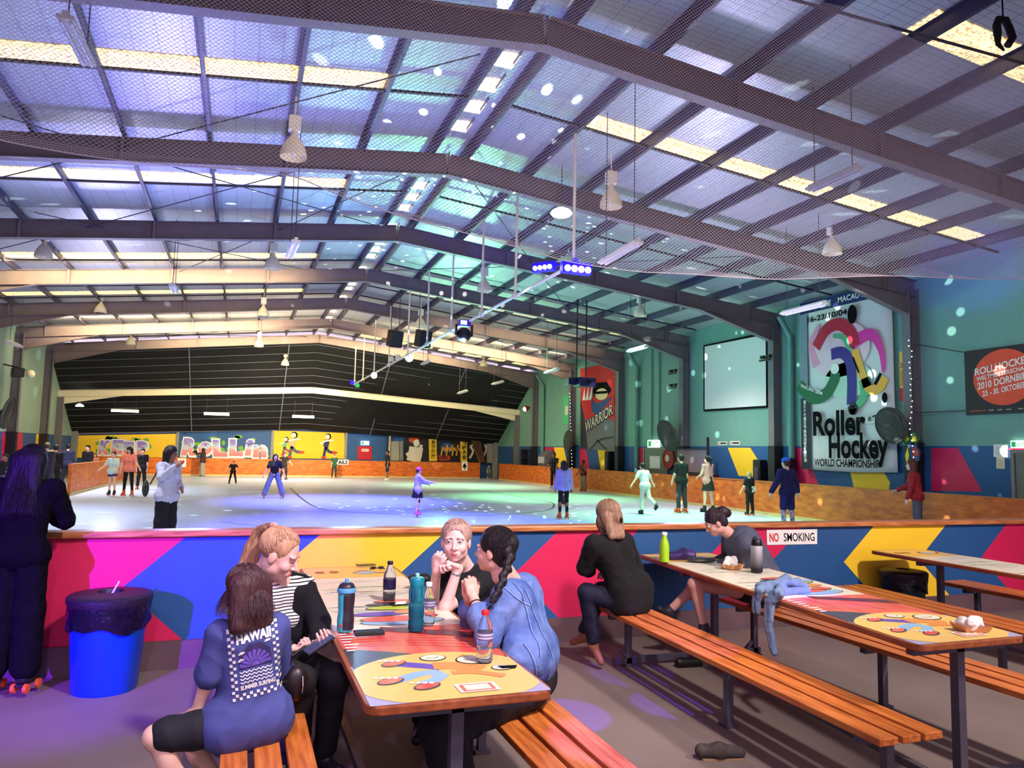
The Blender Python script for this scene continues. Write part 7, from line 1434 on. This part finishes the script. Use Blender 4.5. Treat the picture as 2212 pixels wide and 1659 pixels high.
def traybox(label, c, rz, napkins):
    E0 = empty('food_tray', c, label, 'food tray', rz=rz); b = MB(); w, d, h = .085, .06, .035
    for sx in (-1, 1): b.prism([(sx*w, -d, h), (sx*w*.8, -d*.8, 0), (sx*w*.8, d*.8, 0), (sx*w, d, h)], (-sx*.002, 0, 0)); b.prism([(-w, sx*d, h), (-w*.8, sx*d*.8, 0), (w*.8, sx*d*.8, 0), (w, sx*d, h)], (0, -sx*.002, 0))
    b.box((0, 0, .002), (w*1.6, d*1.6, .003)); b.build('tray', mat('kraft_board', (206, 140, 92), .7, nz=.1), E0)
    ps = [ell((c[0]+napkins*.05*rnd.uniform(-1, 1), c[1]+.03*rnd.uniform(-1, 1), c[2]+.03+.035*rnd.random()*napkins), (.032, .028, .03), None, .01) for _ in range(7)]
    grow('crumpled_napkin', ps, .005, mat('napkin_paper', (246, 236, 232), .8, nz=.05, bump=.6), E0, fold=(.008, (60, 60, 60)))
    for o in E0.children:
        if o.name.startswith('crumpled'): o.rotation_euler = (0, 0, -rz)
    return E0
t1 = hp(1582, 1228, .787); traybox('brown paper tray heaped with a white crumpled napkin beside the charcoal bottle', (t1.x, t1.y, .787), .3, 1.1)
t2 = hp(2098, 1362, .787); traybox('brown paper tray with torn paper on the yellow end of the second table', (t2.x, t2.y, .787), -.2, .7)
c = hp(1468, 1200, .815); lump('satchel', 'maroon and blue bag lying at the far end of the second table', 'bag', [rod(c+Vector((-.09, 0, 0)), c+Vector((.10, -.03, 0)), .040, .046, .02), rod(c+Vector((.04, 0, .02)), c+Vector((.12, 0, .01)), .045, .035, .02), rod(c+Vector((-.16, .02, -.01)), c, .018, .03, .02)], mat('maroon_leather', (84, 40, 50), .5, nz=.3, ns=6, col2=(50, 40, 120)))
c = hp(1515, 1212, .795); b = MB(); b.sph((0, 0, 0), (.13, .055, .022), n=20, R=Matrix.Rotation(-.35, 3, 'Z')); o = b.build('sunglasses_case', mat('olive_black_case', (44, 46, 42), .4, nz=.1), smooth=True); o.location = c+Vector((0, 0, .01)); tag(o, 'long dark zip case lying between the maroon bag and the food tray', 'case')
for x, y, lb in ((2178, 1378, 'scatter of paper scraps beside the food tray on the yellow table end'),):
    p = hp(x-60, y, .79); b = MB(); rr = random.Random(4)
    pass
# worn shoe on the floor at the bottom edge, black slipper under the table
p = at(1552, 1640, 'Z', .0); E0 = empty('loose_shoe', (p.x, p.y, 0), 'dark worn shoe lying on the floor at the bottom edge', 'shoe', rz=0)
grow('upper', [rod(p+Vector((-.09, .03, .045)), p+Vector((.0, 0, .05)), .040, .042, .03), rod(p+Vector((0, 0, .045)), p+Vector((.12, -.03, .035)), .042, .034, .03), dict(t='e', c=tuple(p+Vector((-.05, .02, .10))), r=(.05, .028, .035), R=None, k=.01, neg=True)], .006, mat('worn_suede', (70, 60, 56), .8, nz=.4, ns=30), E0)
b = MB(); b.tube([(-.10, .03, .006), (0, 0, .006), (.13, -.03, .006)], .010, 8); b.box((0.02, 0, .007), (.24, .07, .012), rz=-.25); b.build('sole', mat('tan_sole', (150, 120, 90), .7), E0)
p = at(1488, 1440, 'Z', 0); E0 = empty('loose_shoe', (p.x, p.y, 0), 'black slipper lying under the second table near its far leg', 'shoe'); grow('upper', [rod(p+Vector((-.09, 0, .04)), p+Vector((.10, -.02, .035)), .040, .036, .03)], .008, M_blk, E0)
for sx, yy, lb in ((-1, 3.1, 'purple patterned trainer under the near left bench'),):
    p = at(612, 1640, 'Z', .0); E0 = empty('loose_shoe', (p.x, p.y, 0), lb, 'shoe'); grow('upper', [rod(p+Vector((0, -.10, .05)), p+Vector((0, .10, .045)), .042, .036, .03)], .008, mat('purple_trainer', (96, 70, 170), .6, nz=.6, ns=24), E0)
    b = MB(); b.box((0, 0, .010), (.08, .26, .02)); b.build('sole', W_w, E0)
bpy.context.view_layer.update()
